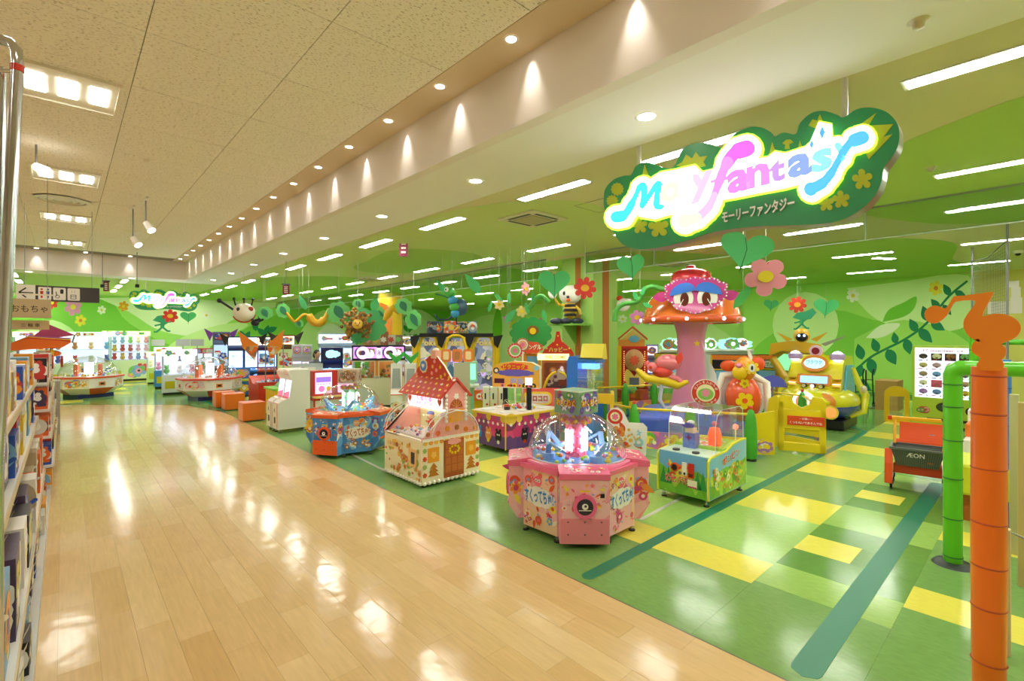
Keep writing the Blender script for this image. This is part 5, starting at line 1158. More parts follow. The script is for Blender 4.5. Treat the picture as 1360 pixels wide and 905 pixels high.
# yellow moulded gate
g1 = thing('moulded_gate', 'tall yellow moulded plastic gate panel with a red notice at the fence opening', 'gate', (9.5, 2.86, 0), facing(9.5, 2.86) + .05)
ym = mat('#e8cf1c', .3, coat=.4)
def holed(parent):
    fr_ = B(); W = .36
    fr_.box(-W, -W + .1, -.05, .05, .03, .92, ym).box(W - .1, W, -.05, .05, .03, .9, ym).box(-W, W, -.05, .05, .03, .2, ym).box(-W, W, -.05, .05, .42, .78, ym)
    obj('frame_panel', fr_, parent, bev=.02)
    b = B().prism([(-W, .78), (W, .78), (W, .9), (W - .06, .98), (.16, 1.0), (.12, .86), (.0, .8), (-.12, .88), (-.16, 1.0), (-W + .06, 1.02), (-W, .95)], ym, (0, .05, 0), d=.1); obj('wavy_top', b, parent, bev=.015)
    b = B().prism([(-W + .1, .2), (W - .1, .2), (W - .1, .24), (-W + .2, .3), (-W + .1, .3)], mat('#d2ba16', .35), (0, .03, 0), d=.06).prism([(-W + .1, .36), (W - .1, .31), (W - .1, .42), (-W + .1, .42)], mat('#d2ba16', .35), (0, .03, 0), d=.06); obj('window_strut', b, parent)
holed(g1)
b = B().box(-.22, .34, -.07, -.051, .5, .66, mat('#d8421e', .35)); pl = obj('notice_plate', b, g1)
c = B(); text(c, '－お願い－', WHITE, (.06, -.071, .605), size=.04, off=.01); text(c, 'くつをぬいであそんでね', WHITE, (.06, -.071, .53), size=.05, width=.48, off=.012); obj('lettering', c, pl)
p = oF(1028, 590, 9.0)
o = obj('gate_post', B().prism([(-.12, .04), (.16, .04), (.16, .9), (.08, .98), (-.06, .9), (-.14, .5)], ym, (0, .06, 0), d=.12), None, (p.x, p.y, 0), facing(p.x, p.y) - .6, .02)
tag(o, 'slim yellow moulded gate post left of the gate panel', 'gate')
o = obj('fence_board', B().prism([(-.3, .04), (.08, .04), (.08, .78), (-.3, .72)], ym, (0, .02, 0), d=.04), None, tuple(oF(1022, 0, 8.3).xy) + (0,), -.75); tag(o, 'low yellow board between the right cypress post and the gate', 'fence')
c = B(); art(c, (-.28, -.021, .06), (1, 0, 0), UP, .34, .25, [mat('#b478c0'), YEL, WHITE, mat('#d8a0d0')], 14, 3, 'fc', (.1, .25)); obj('board_art', c, o)
# small round sign board beside the gate
p = oF(1026, 500, 10.2); t = thing('round_sign', 'small red and white round sign on a stem behind the yellow gate', 'sign', (p.x, p.y, 0), facing(p.x, p.y))
obj('stem', B().cyl((0, 0, 0), (0, 0, 1.25), .02, GREY).cyl((0, 0, 0), (0, 0, .03), .14, GREY), t); z = EYE + (447 - 425) / 648 * 10.2 * 0 + 1.42
obj('disc', B().prism(circ(0, z, .17, 24), WHITE, (0, 0, 0), d=.02).prism(circ(0, z, .16, 24), mat('#d83a2c'), (0, -.02, 0), d=.003).prism(circ(0, z, .1, 20), mat('#f2ecc0'), (0, -.024, 0), d=.003).prism(flower(0, z, .07, 6, 3), PINK, (0, -.028, 0), d=.003), t)
obj('arched_board', B().prism([(.2 * math.cos(PI * k / 10) * 1.3, 1.0 + .24 * math.sin(PI * k / 10)) for k in range(11)], mat('#5a60c8'), (0, -.03, 0), d=.02), t)

# ================================================================== YELLOW SPACE-CAR RIDE
t = thing('car_ride', 'round yellow and blue car-shaped children ride with lit round lamps near the right wall', 'ride', (12.9, 3.5, 0), facing(12.9, 3.5) - .25)
yb = mat('#d8d41c', .22, coat=.6); dyb = mat('#e08a1c', .3, coat=.4); nb = mat('#2438a0', .25, coat=.5)
obj('base', B().box(-.6, .6, -.6, .6, .02, .22, BLACK), t, bev=.02)
obj('lower_body', B().ball((0, -.1, .55), (.78, .85, .42), nb, 24, 14), t); obj('bonnet', B().ball((0, -.12, .62), (.8, .86, .34), yb, 24, 14), t)
b = B().skinp([(-.55, .8), (-.42, 1.1), (-.3, 1.45), (-.1, 1.62), (.5, 1.6), (.75, 1.2), (.8, .6), (.5, .4)], -.52, .52, yb); obj('cabin', b, t, bev=.06)
b = B().skinp([(-.3, .75), (-.2, 1.15), (-.05, 1.4), (.45, 1.4), (.6, 1.0), (.5, .55)], .525, .56, mat('#5ab8e0', .15)); obj('side_window', b, t)
for s_ in (-1, 1): obj('side_fin', B().tube([(s_ * .62, .1, 1.35), (s_ * .7, .2, 1.0), (s_ * .85, .1, .75), (s_ * .84, 0, .4), (s_ * .6, -.1, .28)], [.04, .07, .08, .07, .05], yb, 10), t)
b = B().prism(rrect(-.34, .34, .98, 1.22, .04), dyb, (0, -.69, 0), (1, 0, 0), (0, .2, .98), .02); b.prism(rrect(-.27, .27, 1.02, 1.18, .02), lit('#8ab8e8', 1.0), (0, -.712, 0), (1, 0, 0), (0, .2, .98), .012); obj('front_screen', b, t)
b = B().prism(circ(0, 1.45, .27, 24, .19), dyb, (0, -.6, 0), (1, 0, 0), (0, .15, .99), .04).prism(circ(0, 1.46, .21, 24, .12), lit('#9fe0f0', 1.1), (0, -.645, 0), (1, 0, 0), (0, .15, .99), .01); hp = obj('name_plate', b, t)
c = B(); text(c, 'ワクワク', mat('#3a6ac8'), (0, -.455, 1.43), size=.1, width=.3, off=.03); obj('lettering', c, hp)
for s_ in (-1, 1): obj('roof_lamp', B().ball((s_ * .42, -.32, 1.6), .12, lit('#eef4ff', 3)).lathe([(.13, 1.53), (.15, 1.6), (.13, 1.66)], mat('#b8a0d8'), 20, (s_ * .42, -.32, 0)), t)
b = B().cyl((0, -.28, 1.72), (0, -.34, 1.72), .13, mat('#e8c8e4', .3), n=20).cyl((0, -.34, 1.72), (0, -.36, 1.72), .08, mat('#8a2434', .2), n=16); obj('siren', b, t)
c = B()
for k, m in enumerate([mat('#c8c08a'), lit('#ffc8e8', 2.5), mat('#c8c08a')]): c.cyl((-.17 + k * .17, -.5, .94), (-.17 + k * .17, -.6, .94), .05, BLACK, n=14).cyl((-.17 + k * .17, -.6, .94), (-.17 + k * .17, -.615, .94), .038, m, n=14)
obj('dash_lamp', c, t)
c = B()
for s_ in (-1, 1):
    for k in range(4): c.box(s_ * .44 - .07, s_ * .44 + .07, -.56, -.42, .94 + .055 * k, .945 + .055 * k, lit('#f0d8f0', 1.5) if k == 1 else dyb)
obj('side_grille', c, t)
for x, z, r, yy_ in ((-.05, .62, .22, -.98), (.4, .42, .15, -.8)):
    N = Vector((x * .6, -1, 0)).normalized(); U = Vector((-N.y, N.x, 0))
    b = B().prism(circ(0, 0, r, 28), lit('#f0fff4', 1.6) if x < 0 else mat('#d8d050'), (x, yy_, z), U, UP, .06).prism(circ(0, 0, r * .7, 24), lit('#ff7a3c', 1.1), Vector((x, yy_, z)) + N * .06, U, UP, .012); obj('headlamp', b, t)
b = B().ball((.22, -.72, .62), (.3, .18, .2), dyb, 16, 10); obj('orange_cheek', b, t); obj('side_mirror', B().ball((.86, -.1, .9), (.06, .05, .08), mat('#d8c8b8', .2, .3)), t)

# ================================================================== GENERIC MACHINES IN THE MIDDLE AND FAR GROUND
def spot(pl, pr, ytop, F):            # floor position, width and height from what the photo shows at depth F
    p = oF((pl + pr) / 2, ytop, F); return p.x, p.y, (pr - pl) / 648 * F, p.z
def mach(kind, label, pl, pr, ytop, F, depth=.7, group=None, rz=0, **k):
    x, y, w, h = spot(pl, pr, ytop, F); dvec = Vector((x, y)).normalized() * depth / 2
    t = thing(k.get('name', 'arcade_machine'), label, 'game machine', (x + dvec.x, y + dvec.y, 0), facing(x, y) + rz, group)
    W = w / 2; Dp = depth / 2; c1 = k.get('c1', WHITE); c2 = k.get('c2', BLACK); inks = k.get('inks', [RED, YEL, SKY, PINK, WHITE, GRN]); sd = int(pl * 7 + ytop)
    if kind == 'video':               # tall cabinet with large screen
        obj('cabinet', B().skinp([(-Dp, .04), (-Dp, .75), (-Dp + .1, .85), (-Dp + .18, .9), (-Dp + .3, h - .45), (-Dp + .05, h - .35), (-Dp + .05, h), (Dp, h), (Dp, .04)], -W, W, c1), t)
        n_ = k.get('n', 1)
        for i in range(n_):
            a = -W + 2 * W * i / n_ + .04; b_ = -W + 2 * W * (i + 1) / n_ - .04
            s = B().add([(a, -Dp + .172, .93), (b_, -Dp + .172, .93), (b_, -Dp + .292, h - .5), (a, -Dp + .292, h - .5)], [(0, 1, 2, 3)], k.get('scr', lit('#b8d4ff', 1.6))); so = obj('screen', s, t)
            q = B(); art(q, (a, -Dp + .168, .95), (1, 0, 0), Vector((0, .12, h - 1.43)).normalized(), b_ - a, h - 1.5, inks, 10, sd + i, 'cfwr', (.06, .14), .004); obj('screen_art', q, so)
        s = B().box(-W + .03, W - .03, -Dp + .02, -Dp + .05, h - .32, h - .05, k.get('mq', lit('#fff4e0', 1.2))); art(s, (-W + .05, -Dp + .02, h - .3), (1, 0, 0), UP, 2 * W - .1, .24, inks, 12, sd + 3, 'cfr', (.1, .25)); obj('marquee', s, t)
        s = B().skinp([(-Dp - .08, .76), (-Dp - .08, .82), (-Dp + .15, .9), (-Dp + .15, .84)], -W + .02, W - .02, c2)
        for i in range(6): s.ball((-W + .12 + i * (2 * W - .24) / 5, -Dp + .0, .87), .025, inks[i % len(inks)], 8, 5)
        obj('control_panel', s, t); s = B(); art(s, (-W, -Dp, .1), (1, 0, 0), UP, 2 * W, .6, inks, 12, sd + 9, 'cfrw', (.06, .16)); obj('printed_front', s, t)
        if k.get('ears'):
            for s_ in (-1, 1): obj('top_horn', B().prism([(0, 0), (s_ * .3, .18), (s_ * .12, -.3)], k['ears'], (s_ * W * .9, -Dp, h - .05), d=.06), t)
    elif kind == 'crane':             # glass prize cabinet
        bh = k.get('bh', .75)
        obj('base_cabinet', B().box(-W, W, -Dp, Dp, .08, bh, c1), t, bev=.01); obj('plinth', B().box(-W + .04, W - .04, -Dp + .04, Dp - .04, 0, .08, BLACK), t)
        for sx in (-1, 1):
            for sy in (-1, 1): obj('corner_post', B().box(sx * (W - .03) - .025, sx * (W - .03) + .025, sy * (Dp - .03) - .025, sy * (Dp - .03) + .025, bh, h - .2, c2), t)
        obj('header', B().box(-W, W, -Dp, Dp, h - .2, h, k.get('hd', lit('#f4ffd0', 1.4))), t); obj('rear_wall', B().box(-W + .03, W - .03, Dp - .05, Dp - .03, bh, h - .2, k.get('back', lit('#dce8ff', .7))), t)
        obj('front_glass', B().box(-W + .05, W - .05, -Dp + .0, -Dp + .008, bh, h - .2, GLASS), t)
        s = B().box(-W * .8, -W * .25, -Dp - .01, -Dp, .22, .48, k.get('ch', mat('#c8c020', .3))).box(W * .45, W * .55, -Dp - .01, -Dp, .42, .5, BLACK); obj('prize_door', s, t)
        for j in range(k.get('sh', 2)):
            zz = bh + (h - .2 - bh) * j / k.get('sh', 2); obj('shelf', B().box(-W + .04, W - .04, -Dp * .6, Dp - .05, zz, zz + .02, mat('#dce6ee', .2)), t)
        if k.get('claw', 1): obj('claw', B().cyl((0, 0, h - .2), (0, 0, h - .36), .03, CHROME).cyl((0, 0, h - .36), (0, 0, h - .42), .06, CHROME).bar((-.05, 0, h - .42), (-.09, 0, h - .5), .015, .015, CHROME).bar((.05, 0, h - .42), (.09, 0, h - .5), .015, .015, CHROME), t)
        R = random.Random(sd); n = k.get('plush', 5)
        for j in range(k.get('sh', 2)):
            for i in range(n):
                zz = bh + (h - .2 - bh) * j / k.get('sh', 2) + .02; xx = -W + .14 + i * (2 * W - .28) / max(1, n - 1); m = R.choice(inks); r = min(.1, W / n * .8)
                b = B().ball((0, 0, r), (r, r * .9, r), m, 8, 6).ball((0, -.01, r * 2.4), r * .75, m, 8, 6).ball((-r * .5, 0, r * 3), r * .28, m, 6, 4).ball((r * .5, 0, r * 3), r * .28, m, 6, 4)
                a_ = t.rotation_euler.z; lx, ly = xx, R.uniform(-.05, .05); o = obj('plush_toy', b, None, (t.location.x + lx * math.cos(a_) - ly * math.sin(a_), t.location.y + lx * math.sin(a_) + ly * math.cos(a_), zz), a_)
                tag(o, 'small plush toy in the %s, %s level, %s from the left' % (k.get('short', 'prize cabinet'), ['bottom', 'middle', 'top'][j], ordn(i)), 'plush toy', 'plush toys in the %s' % k.get('short', 'glass prize cabinet'))
        s = B(); art(s, (-W + .02, -Dp, h - .19), (1, 0, 0), UP, 2 * W - .04, .17, inks, k.get('ha', 6), sd, 'fcr', (.15, .35)); obj('header_art', s, t)
        s = B(); art(s, (W * .0, -Dp, .12), (1, 0, 0), UP, W, bh - .2, inks, 6, sd + 4, 'fc', (.08, .2)); obj('printed_front', s, t)
    elif kind == 'slab':              # low cabinet with glowing top board
        obj('cabinet', B().box(-W, W, -Dp, Dp, .06, h * .55, c1), t, bev=.01); obj('deck', B().box(-W - .03, W + .03, -Dp - .03, Dp + .03, h * .55, h * .6, c2), t)
        obj('back_board', B().box(-W, W, Dp - .08, Dp, h * .6, h, k.get('mq', lit('#fff4e0', 1.0))), t); s = B(); art(s, (-W, Dp - .08, h * .62), (1, 0, 0), UP, 2 * W, h * .36, inks, 14, sd, 'cfsr', (.1, .22)); obj('board_art', s, t)
        s = B(); art(s, (-W, -Dp, .1), (1, 0, 0), UP, 2 * W, h * .42, inks, 12, sd + 1, 'cfsr', (.1, .2)); obj('printed_front', s, t)
    return t, W, Dp, h
ink1 = [mat('#c87a3a'), mat('#e8c48a'), mat('#3a5ab8'), mat('#f0f0f4'), mat('#d84a3a'), mat('#7ac0f0')]
ink2 = [mat('#f0a0c0'), mat('#f2d24a'), mat('#f6efe6'), mat('#e0564a'), mat('#7ac86a'), mat('#8ab0f0')]
ink3 = [mat('#8a6ae0'), mat('#f0b0f0'), mat('#f6f0fa'), mat('#d87a3a'), mat('#5a7ae0'), mat('#f0d04a')]
# far prize cabinets against the painted wall
mach('crane', 'white glass-front prize cabinet with lime header at the far left wall', 143, 193, 440, 22.4, .8, name='prize_cabinet', c1=mat('#d8e8c4'), c2=mat('#b8c8c0'), bh=.95, sh=3, plush=6, claw=0, inks=ink2, short='far lime-headed prize cabinet', hd=lit('#f4ffb0', 1.0), rz=.05)
mach('crane', 'wide bright prize cabinet with pictured back at the far left behind the orange dome machine', 62, 137, 441, 20.5, .8, name='prize_cabinet', c1=mat('#d4e4d0'), c2=mat('#a8c8c8'), bh=.9, sh=2, plush=5, claw=0, inks=ink1, short='wide pictured prize cabinet', hd=lit('#d8f4e0', .8), rz=.05)
mach('crane', 'narrow prize cabinet at the extreme left of the far wall', 24, 58, 441, 20.0, .8, name='prize_cabinet', c1=mat('#d4e4d0'), c2=mat('#a8c8c8'), bh=.9, sh=2, plush=2, claw=0, inks=ink3, short='narrow far left cabinet', rz=.05)
def small_dome(label, x, y, rz, c_body, c_trim, dm, inks, base_m):
    t = thing('dome_prize_machine', label, 'game machine', (x, y, 0), rz)
    obj('plinth', B().box(-.5, .5, -.5, .5, 0, .12, base_m), t)
    oc = lambda r: [(r * math.cos(PI / 8 + k * PI / 4), r * math.sin(PI / 8 + k * PI / 4)) for k in range(8)]
    b = B(); P0, P1_, P2_ = oc(.62), oc(.92), oc(.92); n = 8
    V = [(x_, y_, .12) for x_, y_ in P0] + [(x_, y_, .34) for x_, y_ in P1_] + [(x_, y_, .66) for x_, y_ in P2_]; b.add(V, [(i + j * n, (i + 1) % n + j * n, (i + 1) % n + (j + 1) * n, i + (j + 1) * n) for j in (0, 1) for i in range(n)], c_body); b.add(V[-8:], [tuple(range(8))], c_body); cb = obj('cabinet', b, t)
    c = B()
    for k in range(0, 8, 2):
        c.T = Matrix.Rotation(k * PI / 4, 4, 'Z'); e = .85
        c.add([(-.35, -e - .006, .34), (.35, -e - .006, .34), (.22, -.58, .12), (-.22, -.58, .12)], [(0, 3, 2, 1)], c_trim); c.box(-.09, .09, -e - .012, -e, .42, .54, mat('#e88a3a')).box(-.05, .05, -e - .016, -e - .011, .45, .51, BLACK)
    c.T = Matrix.Identity(4); obj('prize_chute', c, cb)
    c = B()
    for k in range(1, 8, 2):
        c.T = Matrix.Rotation(k * PI / 4, 4, 'Z'); art(c, (-.33, -.856, .36), (1, 0, 0), UP, .66, .28, inks, 30, k, 'ccf', (.08, .2))
    c.T = Matrix.Identity(4); obj('printed_art', c, cb)
    obj('rim', B().prism(oc(.96), c_trim, (0, 0, .66), (1, 0, 0), (0, 1, 0), .05), t); obj('deck', B().prism(oc(.8), mat('#e8e0d4'), (0, 0, .71), (1, 0, 0), (0, 1, 0), .01), t)
    obj('clear_dome', B().lathe([(.8 * math.cos(q), .72 + .66 * math.sin(q)) for q in [PI / 2 * k / 10 for k in range(11)]], GLASS, 28), t)
    obj('light_core', B().cyl((0, 0, .72), (0, 0, 1.15), .12, dm), t); c = B(); R = random.Random(int(x * 10))
    for k in range(40): a = R.uniform(0, 6.28); r = R.uniform(.2, .7); c.ball((r * math.cos(a), r * math.sin(a), .75), R.uniform(.03, .06), R.choice(inks), 7, 5)
    c2 = B()
    for a in (.4, 1.9, 3.5, 5): c2.cyl((.45 * math.cos(a), .45 * math.sin(a), .72), (.45 * math.cos(a), .45 * math.sin(a), 1.1), .06, mat('#e8703c'))
    obj('prize_tower', c2, t); s = obj('sweets', c, t); s['kind'] = 'stuff'
small_dome('red and white dome machine with ring pattern at the far end of the aisle', 3.55, 18.6, facing(3.5, 18.6) + .3, mat('#f2eee8'), mat('#e04a3c', .3), lit('#f4f8ff', 4), [mat('#f4c8d0'), mat('#e8e4e4'), mat('#e0564a'), mat('#e8d86a'), mat('#c8c8d4')], mat('#1c2c6a'))
small_dome('white dome machine with orange rim and ball pattern at the left end of the aisle', .62, 22.0, facing(.5, 22.1) + .4, mat('#f4f0ea'), mat('#e8602c', .3), lit('#f4f8ff', 5), [mat('#f2c84a'), mat('#e8705a'), mat('#7a9ae0'), mat('#9ad07a'), WHITE], mat('#1c2c6a'))
for pl, pr, yt, F, c1, lab, hd in [(219, 258, 465, 17.2, mat('#e4eeee'), 'white crane machine with blue window just behind the red and white dome', lit('#e8f0ff', 1.6)), (208, 238, 462, 19.2, mat('#3a8ad0'), 'blue crane machine second behind the red and white dome', lit('#f0ffff', 1.6)),
                             (198, 226, 468, 21, mat('#c8e08a'), 'lime crane machine farthest behind the red and white dome', lit('#f0f8a0', 1.5)), (258, 282, 463, 19.5, mat('#d8dce4'), 'crane machine with red header right of the white one', mat('#c8442c'))]:
    mach('crane', lab, pl, pr, yt, F, .8, name='crane_machine', c1=c1, c2=mat('#c8d4e0'), bh=.7, sh=1, plush=3, inks=ink2, hd=hd, short=lab.split(' machine')[0] + ' machine')
for i, (px, F) in enumerate([(210, 20), (243, 18.5), (262, 19)]):
    p = oF(px, 457, F); o = obj('card_sign', B().box(-.22, .22, -.01, .01, 0, .26, mat('#b8b8b0', .5)).cyl((0, 0, -(p.z - .08)), (0, 0, 0), .015, GREY), None, (p.x, p.y, p.z - .08), facing(p.x, p.y)); tag(o, 'grey card sign on a rod over the crane machines, %s' % ['left one', 'middle one', 'right one'][i], 'sign', 'grey card signs over the cranes')
# row of large-screen machines
mach('video', 'colourful tall machine with lollipop lights left of the big blue screen', 284, 304, 441, 18.5, .8, c1=mat('#6a7a9a'), inks=ink1, scr=lit('#a8c4e0', .8), mq=mat('#5a4a6a'), ears=mat('#7a3a9a'))
mach('video', 'wide dark-framed machine with large pale blue twin screen', 305, 343, 447, 17.5, .8, c1=mat('#28406a'), n=2, inks=[lit('#ffffff', 1.5), lit('#8ab0f0', 1), lit('#c8d8f8', 1.4)], scr=lit('#a8c8ff', 1.5), mq=lit('#f8f0e8', 1.4), ears=BLACK, c2=mat('#2a7ac8'))
mach('video', 'dark machine with blue screen behind the winged pennants', 343, 367, 447, 17.8, .8, c1=mat('#4a2a5a'), inks=ink1, scr=lit('#9ab8f8', 1.5), mq=lit('#fff0d8', 1.8), c2=mat('#c85a2c'))
mach('video', 'brown and black machine with olive screen behind the slim white machines', 368, 391, 445, 16.8, .8, c1=mat('#6a3a24'), inks=ink1, scr=lit('#8a9a60', .8), mq=lit('#ffe8c8', 1.5), ears=mat('#2a2424'), c2=YEL)
mach('slab', 'blue and yellow play counter in front of the big screens', 309, 331, 490, 16.6, .6, c1=mat('#2f78c8'), c2=mat('#c8d83a'), mq=mat('#3a8ad8'), inks=ink2)
for i, (a, b_) in enumerate([(388, 401), (401, 414)]):
    mach('video', 'slim white tower machine with lilac screen, %s of two behind the counter' % ['left', 'right'][i], a, b_, 458, 16.5 - i * .3, .6, 'slim white tower machines', c1=mat('#dfe2ea'), c2=GREY, scr=lit('#d8ccff', 1.6), mq=mat('#b8bcc4'), inks=ink3)
x, y, w_, h = spot(810, 857, 551, 7.2)
o = obj('picture_board', B().prism([(-.26, .3), (.26, .3), (.28, .72), (.22, .78), (.02, .78), (-.06, .94), (-.14, 1.0), (-.24, .98), (-.3, .88), (-.3, .6)], WHITE, (0, 0, 0), d=.02).box(-.2, .2, 0, .04, 0, .3, GREY), None, (x, y, 0), facing(x, y)); tag(o, 'white edged picture board with round top behind the pink dome machine', 'sign')
c = B().prism(circ(-.18, .86, .11, 20), mat('#d83a2c'), (0, -.021, 0), d=.002).prism(circ(-.18, .86, .07, 18), mat('#e8f0b0'), (0, -.023, 0), d=.002).prism(flower(-.18, .86, .05, 6, 3), PINK, (0, -.025, 0), d=.002)
art(c, (-.26, -.02, .34), (1, 0, 0), UP, .5, .4, [mat('#e0903a'), mat('#d8502c'), mat('#9ad0e0'), WHITE, mat('#e8b84a'), mat('#d85a7a')], 34, 4, 'cfswl', (.06, .13)); obj('picture', c, o)
# staff member behind the counter
def person():
    x, y, w_, h = spot(405, 427, 466, 14.2)
    t = thing('person', 'person with black hair and grey top leaning behind the medal counter', 'person', (x, y, 0), facing(x, y) + .7)
    b = B(); cl = mat('#7d8290', .7)
    b.tube([(-.1, 0, .0), (-.1, 0, .45), (-.09, 0, .88)], [.05, .065, .085], mat('#3a3f4e', .7), 12).tube([(.1, 0, 0), (.1, 0, .45), (.09, 0, .88)], [.05, .065, .085], mat('#3a3f4e', .7), 12)
    b.tube([(0, 0, .84), (0, -.02, 1.0), (0, -.06, 1.2), (0, -.1, 1.33), (0, -.12, 1.39)], [.15, .135, .165, .14, .055], cl, 16)
    for s_ in (-1, 1): b.tube([(s_ * .16, -.09, 1.3), (s_ * .22, -.14, 1.12), (s_ * .17, -.33, 1.03)], [.055, .045, .034], cl, 10)
    sk = mat('#e8b892', .5); b.tube([(0, -.12, 1.37), (0, -.14, 1.46)], .045, sk, 10); b.ball((0, -.17, 1.54), (.075, .095, .11), sk, 16, 12)
    b.ball((0, -.268, 1.53), (.012, .018, .018), sk, 6, 5)
    for s_ in (-1, 1):
        b.ball((s_ * .028, -.255, 1.55), .009, BLACK, 6, 4); b.ball((s_ * .076, -.165, 1.54), (.012, .02, .03), sk, 6, 5)
        b.ball((s_ * .165, -.36, 1.02), (.03, .045, .018), sk, 8, 6)
        for q in range(4): b.tube([(s_ * .165 + (q - 1.5) * .014, -.39, 1.02), (s_ * .165 + (q - 1.5) * .016, -.43, 1.01), (s_ * .165 + (q - 1.5) * .016, -.445, .995)], [.008, .007, .006], sk, 6)
        b.tube([(s_ * .145, -.35, 1.02), (s_ * .125, -.385, 1.015)], [.01, .008], sk, 6)
    b.ball((0, -.258, 1.49), (.02, .006, .005), mat('#b8605a'), 8, 4); obj('body', b, t)
    hb = B().ball((0, -.15, 1.57), (.088, .1, .1), mat('#15131a', .5), 16, 10).ball((0, -.06, 1.5), (.05, .05, .09), mat('#15131a', .5), 10, 8); obj('hair', hb, t)
person()
mach('slab', 'pale counter cabinet in front of the person', 388, 428, 484, 13.2, .5, c1=mat('#dfe6dc'), c2=WHITE, mq=mat('#c8d4d8'), inks=[mat('#c8d8d8'), WHITE])
t, W, Dp, h = mach('video', 'navy machine with plain light blue panel and dark header', 427, 455, 462, 13.6, .6, c1=mat('#1c2c78'), scr=lit('#8cd0f8', 1.0), inks=[lit('#9cd8fa', 1.0)], mq=mat('#20244a'))
mach('video', 'large white and blue machine with cloud shaped lit top', 424, 470, 443, 16.2, .9, c1=mat('#b8c8e0'), n=2, inks=ink2, scr=lit('#c0d8ff', 1.0), mq=lit('#e8f4ff', 1.4))
# medal island
x, y, w_, h = spot(458, 527, 459, 14.0)
t = thing('medal_island', 'large medal game island with pink lit marquee and glass cases behind the blue dome machine', 'game machine', (x + .5, y + .5, 0), facing(x, y)); W = w_ / 2
obj('cabinet', B().box(-W, W, -.6, .6, .05, .82, mat('#e4ddc0', .4)), t); obj('marquee_frame', B().box(-W, W, -.6, .6, 1.35, h, mat('#20202c')), t)
for a, b_ in ((-W + .04, -.06), (.06, W - .04)):
    f = obj('marquee', B().box(a, b_, -.62, -.6, 1.42, h - .05, lit('#d88af0', 1.0)), t); c = B(); art(c, (a, -.621, 1.42), (1, 0, 0), UP, b_ - a, h - 1.48, [lit('#ffc8ff', 1.4), mat('#7a5ab8'), mat('#c89a5a'), lit('#f0e8ff', 1.3)], 16, 4, 'cfs', (.15, .3)); obj('marquee_art', c, f)
for a, b_ in ((-W, -.1), (-.02, W)):
    f = obj('glass_case', B().box(a + .02, b_ - .02, -.58, .5, .82, 1.35, GLASS), t); c = B().box(a, a + .03, -.6, -.57, .82, 1.35, mat('#d8d8b0')).box(b_ - .03, b_, -.6, -.57, .82, 1.35, mat('#d8d8b0')).box(a, b_, -.6, -.57, 1.32, 1.35, mat('#d8d8b0')).box(a, b_, -.6, -.57, .82, .85, mat('#d8d8b0')); obj('case_frame', c, f)
    c = B(); R = random.Random(7)
    for k in range(40): c.ball((R.uniform(a + .1, b_ - .1), R.uniform(-.45, .4), .84 + R.uniform(0, .3) * (k % 3 == 0)), R.uniform(.03, .07), R.choice([mat('#e8b82c'), ORANGE, WHITE, mat('#a8c84a'), mat('#b86a34')]), 7, 5)
    s = obj('medals', c, f); s['kind'] = 'stuff'
obj('number_panel', B().box(-.06, .06, -.63, -.6, 1.42, h - .08, lit('#fff0ff', 2)), t)
c = B(); text(c, '8', mat('#a83ab8'), (0, -.631, 1.5), size=.2, off=.03); obj('numeral', c, t)
for k in range(5):
    m_ = ink2[k % 6]; p = oF(463 + k * 14, 455, 14.2)
    tag(obj('top_card', B().box(-.14, .14, -.01, .01, 0, .3 if k != 2 else .4, [mat('#b88a5a'), mat('#c8b08a'), mat('#a86a4a'), mat('#d8d0c0'), mat('#9a7a6a')][k]).prism(flower(0, .16, .09, 6, 3), m_, (0, -.011, 0), d=.004), None, (t.location.x + (k - 2) * .3, t.location.y - .3 + (k - 2) * .1, h), facing(p.x, p.y)), 'small picture card standing on the medal island, %s from the left' % ordn(k), 'sign', 'picture cards on the medal island')
mach('video', 'machine with tall ornate bead-edged top right of the medal island', 524, 553, 446, 15.5, .7, c1=mat('#a8a890'), inks=ink1, scr=lit('#b8b8e0', .9), mq=lit('#e8e8f8', 1.3), c2=mat('#3a4a3a'))
for i, (a, b_) in enumerate([(519, 534), (538, 553)]):
    x, y, w_, h = spot(a, b_, 478, 11.6 + .25 * i); t = thing('slanted_game_machine', 'white slanted game machine with green V crest, %s of the pair' % ['left', 'right'][i], 'game machine', (x, y, 0), facing(x, y), 'slanted machines with green crests'); W = w_ / 2
    obj('cabinet', B().skinp([(-.35, .05), (-.35, .7), (-.1, .8), (.1, h - .1), (.3, h - .1), (.35, .05)], -W, W, mat('#e8ece0', .4)), t)
    s = B().add([(-W + .03, -.115, .83), (W - .03, -.115, .83), (W - .05, .075, h - .18), (-W + .05, .075, h - .18)], [(0, 1, 2, 3)], mat('#8a9a90')); s.box(-W, W, -.36, -.1, .69, .71, mat('#d85a3c')); obj('screen', s, t)
    obj('side_stripe', B().skinp([(-.3, .72), (.06, h - .12), (.12, h - .12), (-.22, .72)], -W - .006, -W, mat('#d8402c')).skinp([(-.3, .72), (.06, h - .12), (.12, h - .12), (-.22, .72)], W, W + .006, mat('#d8402c')), t)
    obj('crest', B().prism([(0, -.1), (.18, .1), (.18, .2), (.0, .06), (-.18, .2), (-.18, .1)], mat('#3cb04a', .35), (0, .05, h), d=.05).prism([(-.1, .12), (.1, .12), (0, .04)], WHITE, (0, .03, h), d=.01), t)
    c = B(); art(c, (-W, -.35, .1), (1, 0, 0), UP, 2 * W, .5, [mat('#c85a2c'), BLACK, mat('#e8d8a0')], 8, i, 'cw', (.1, .2)); obj('printed_front', c, t)
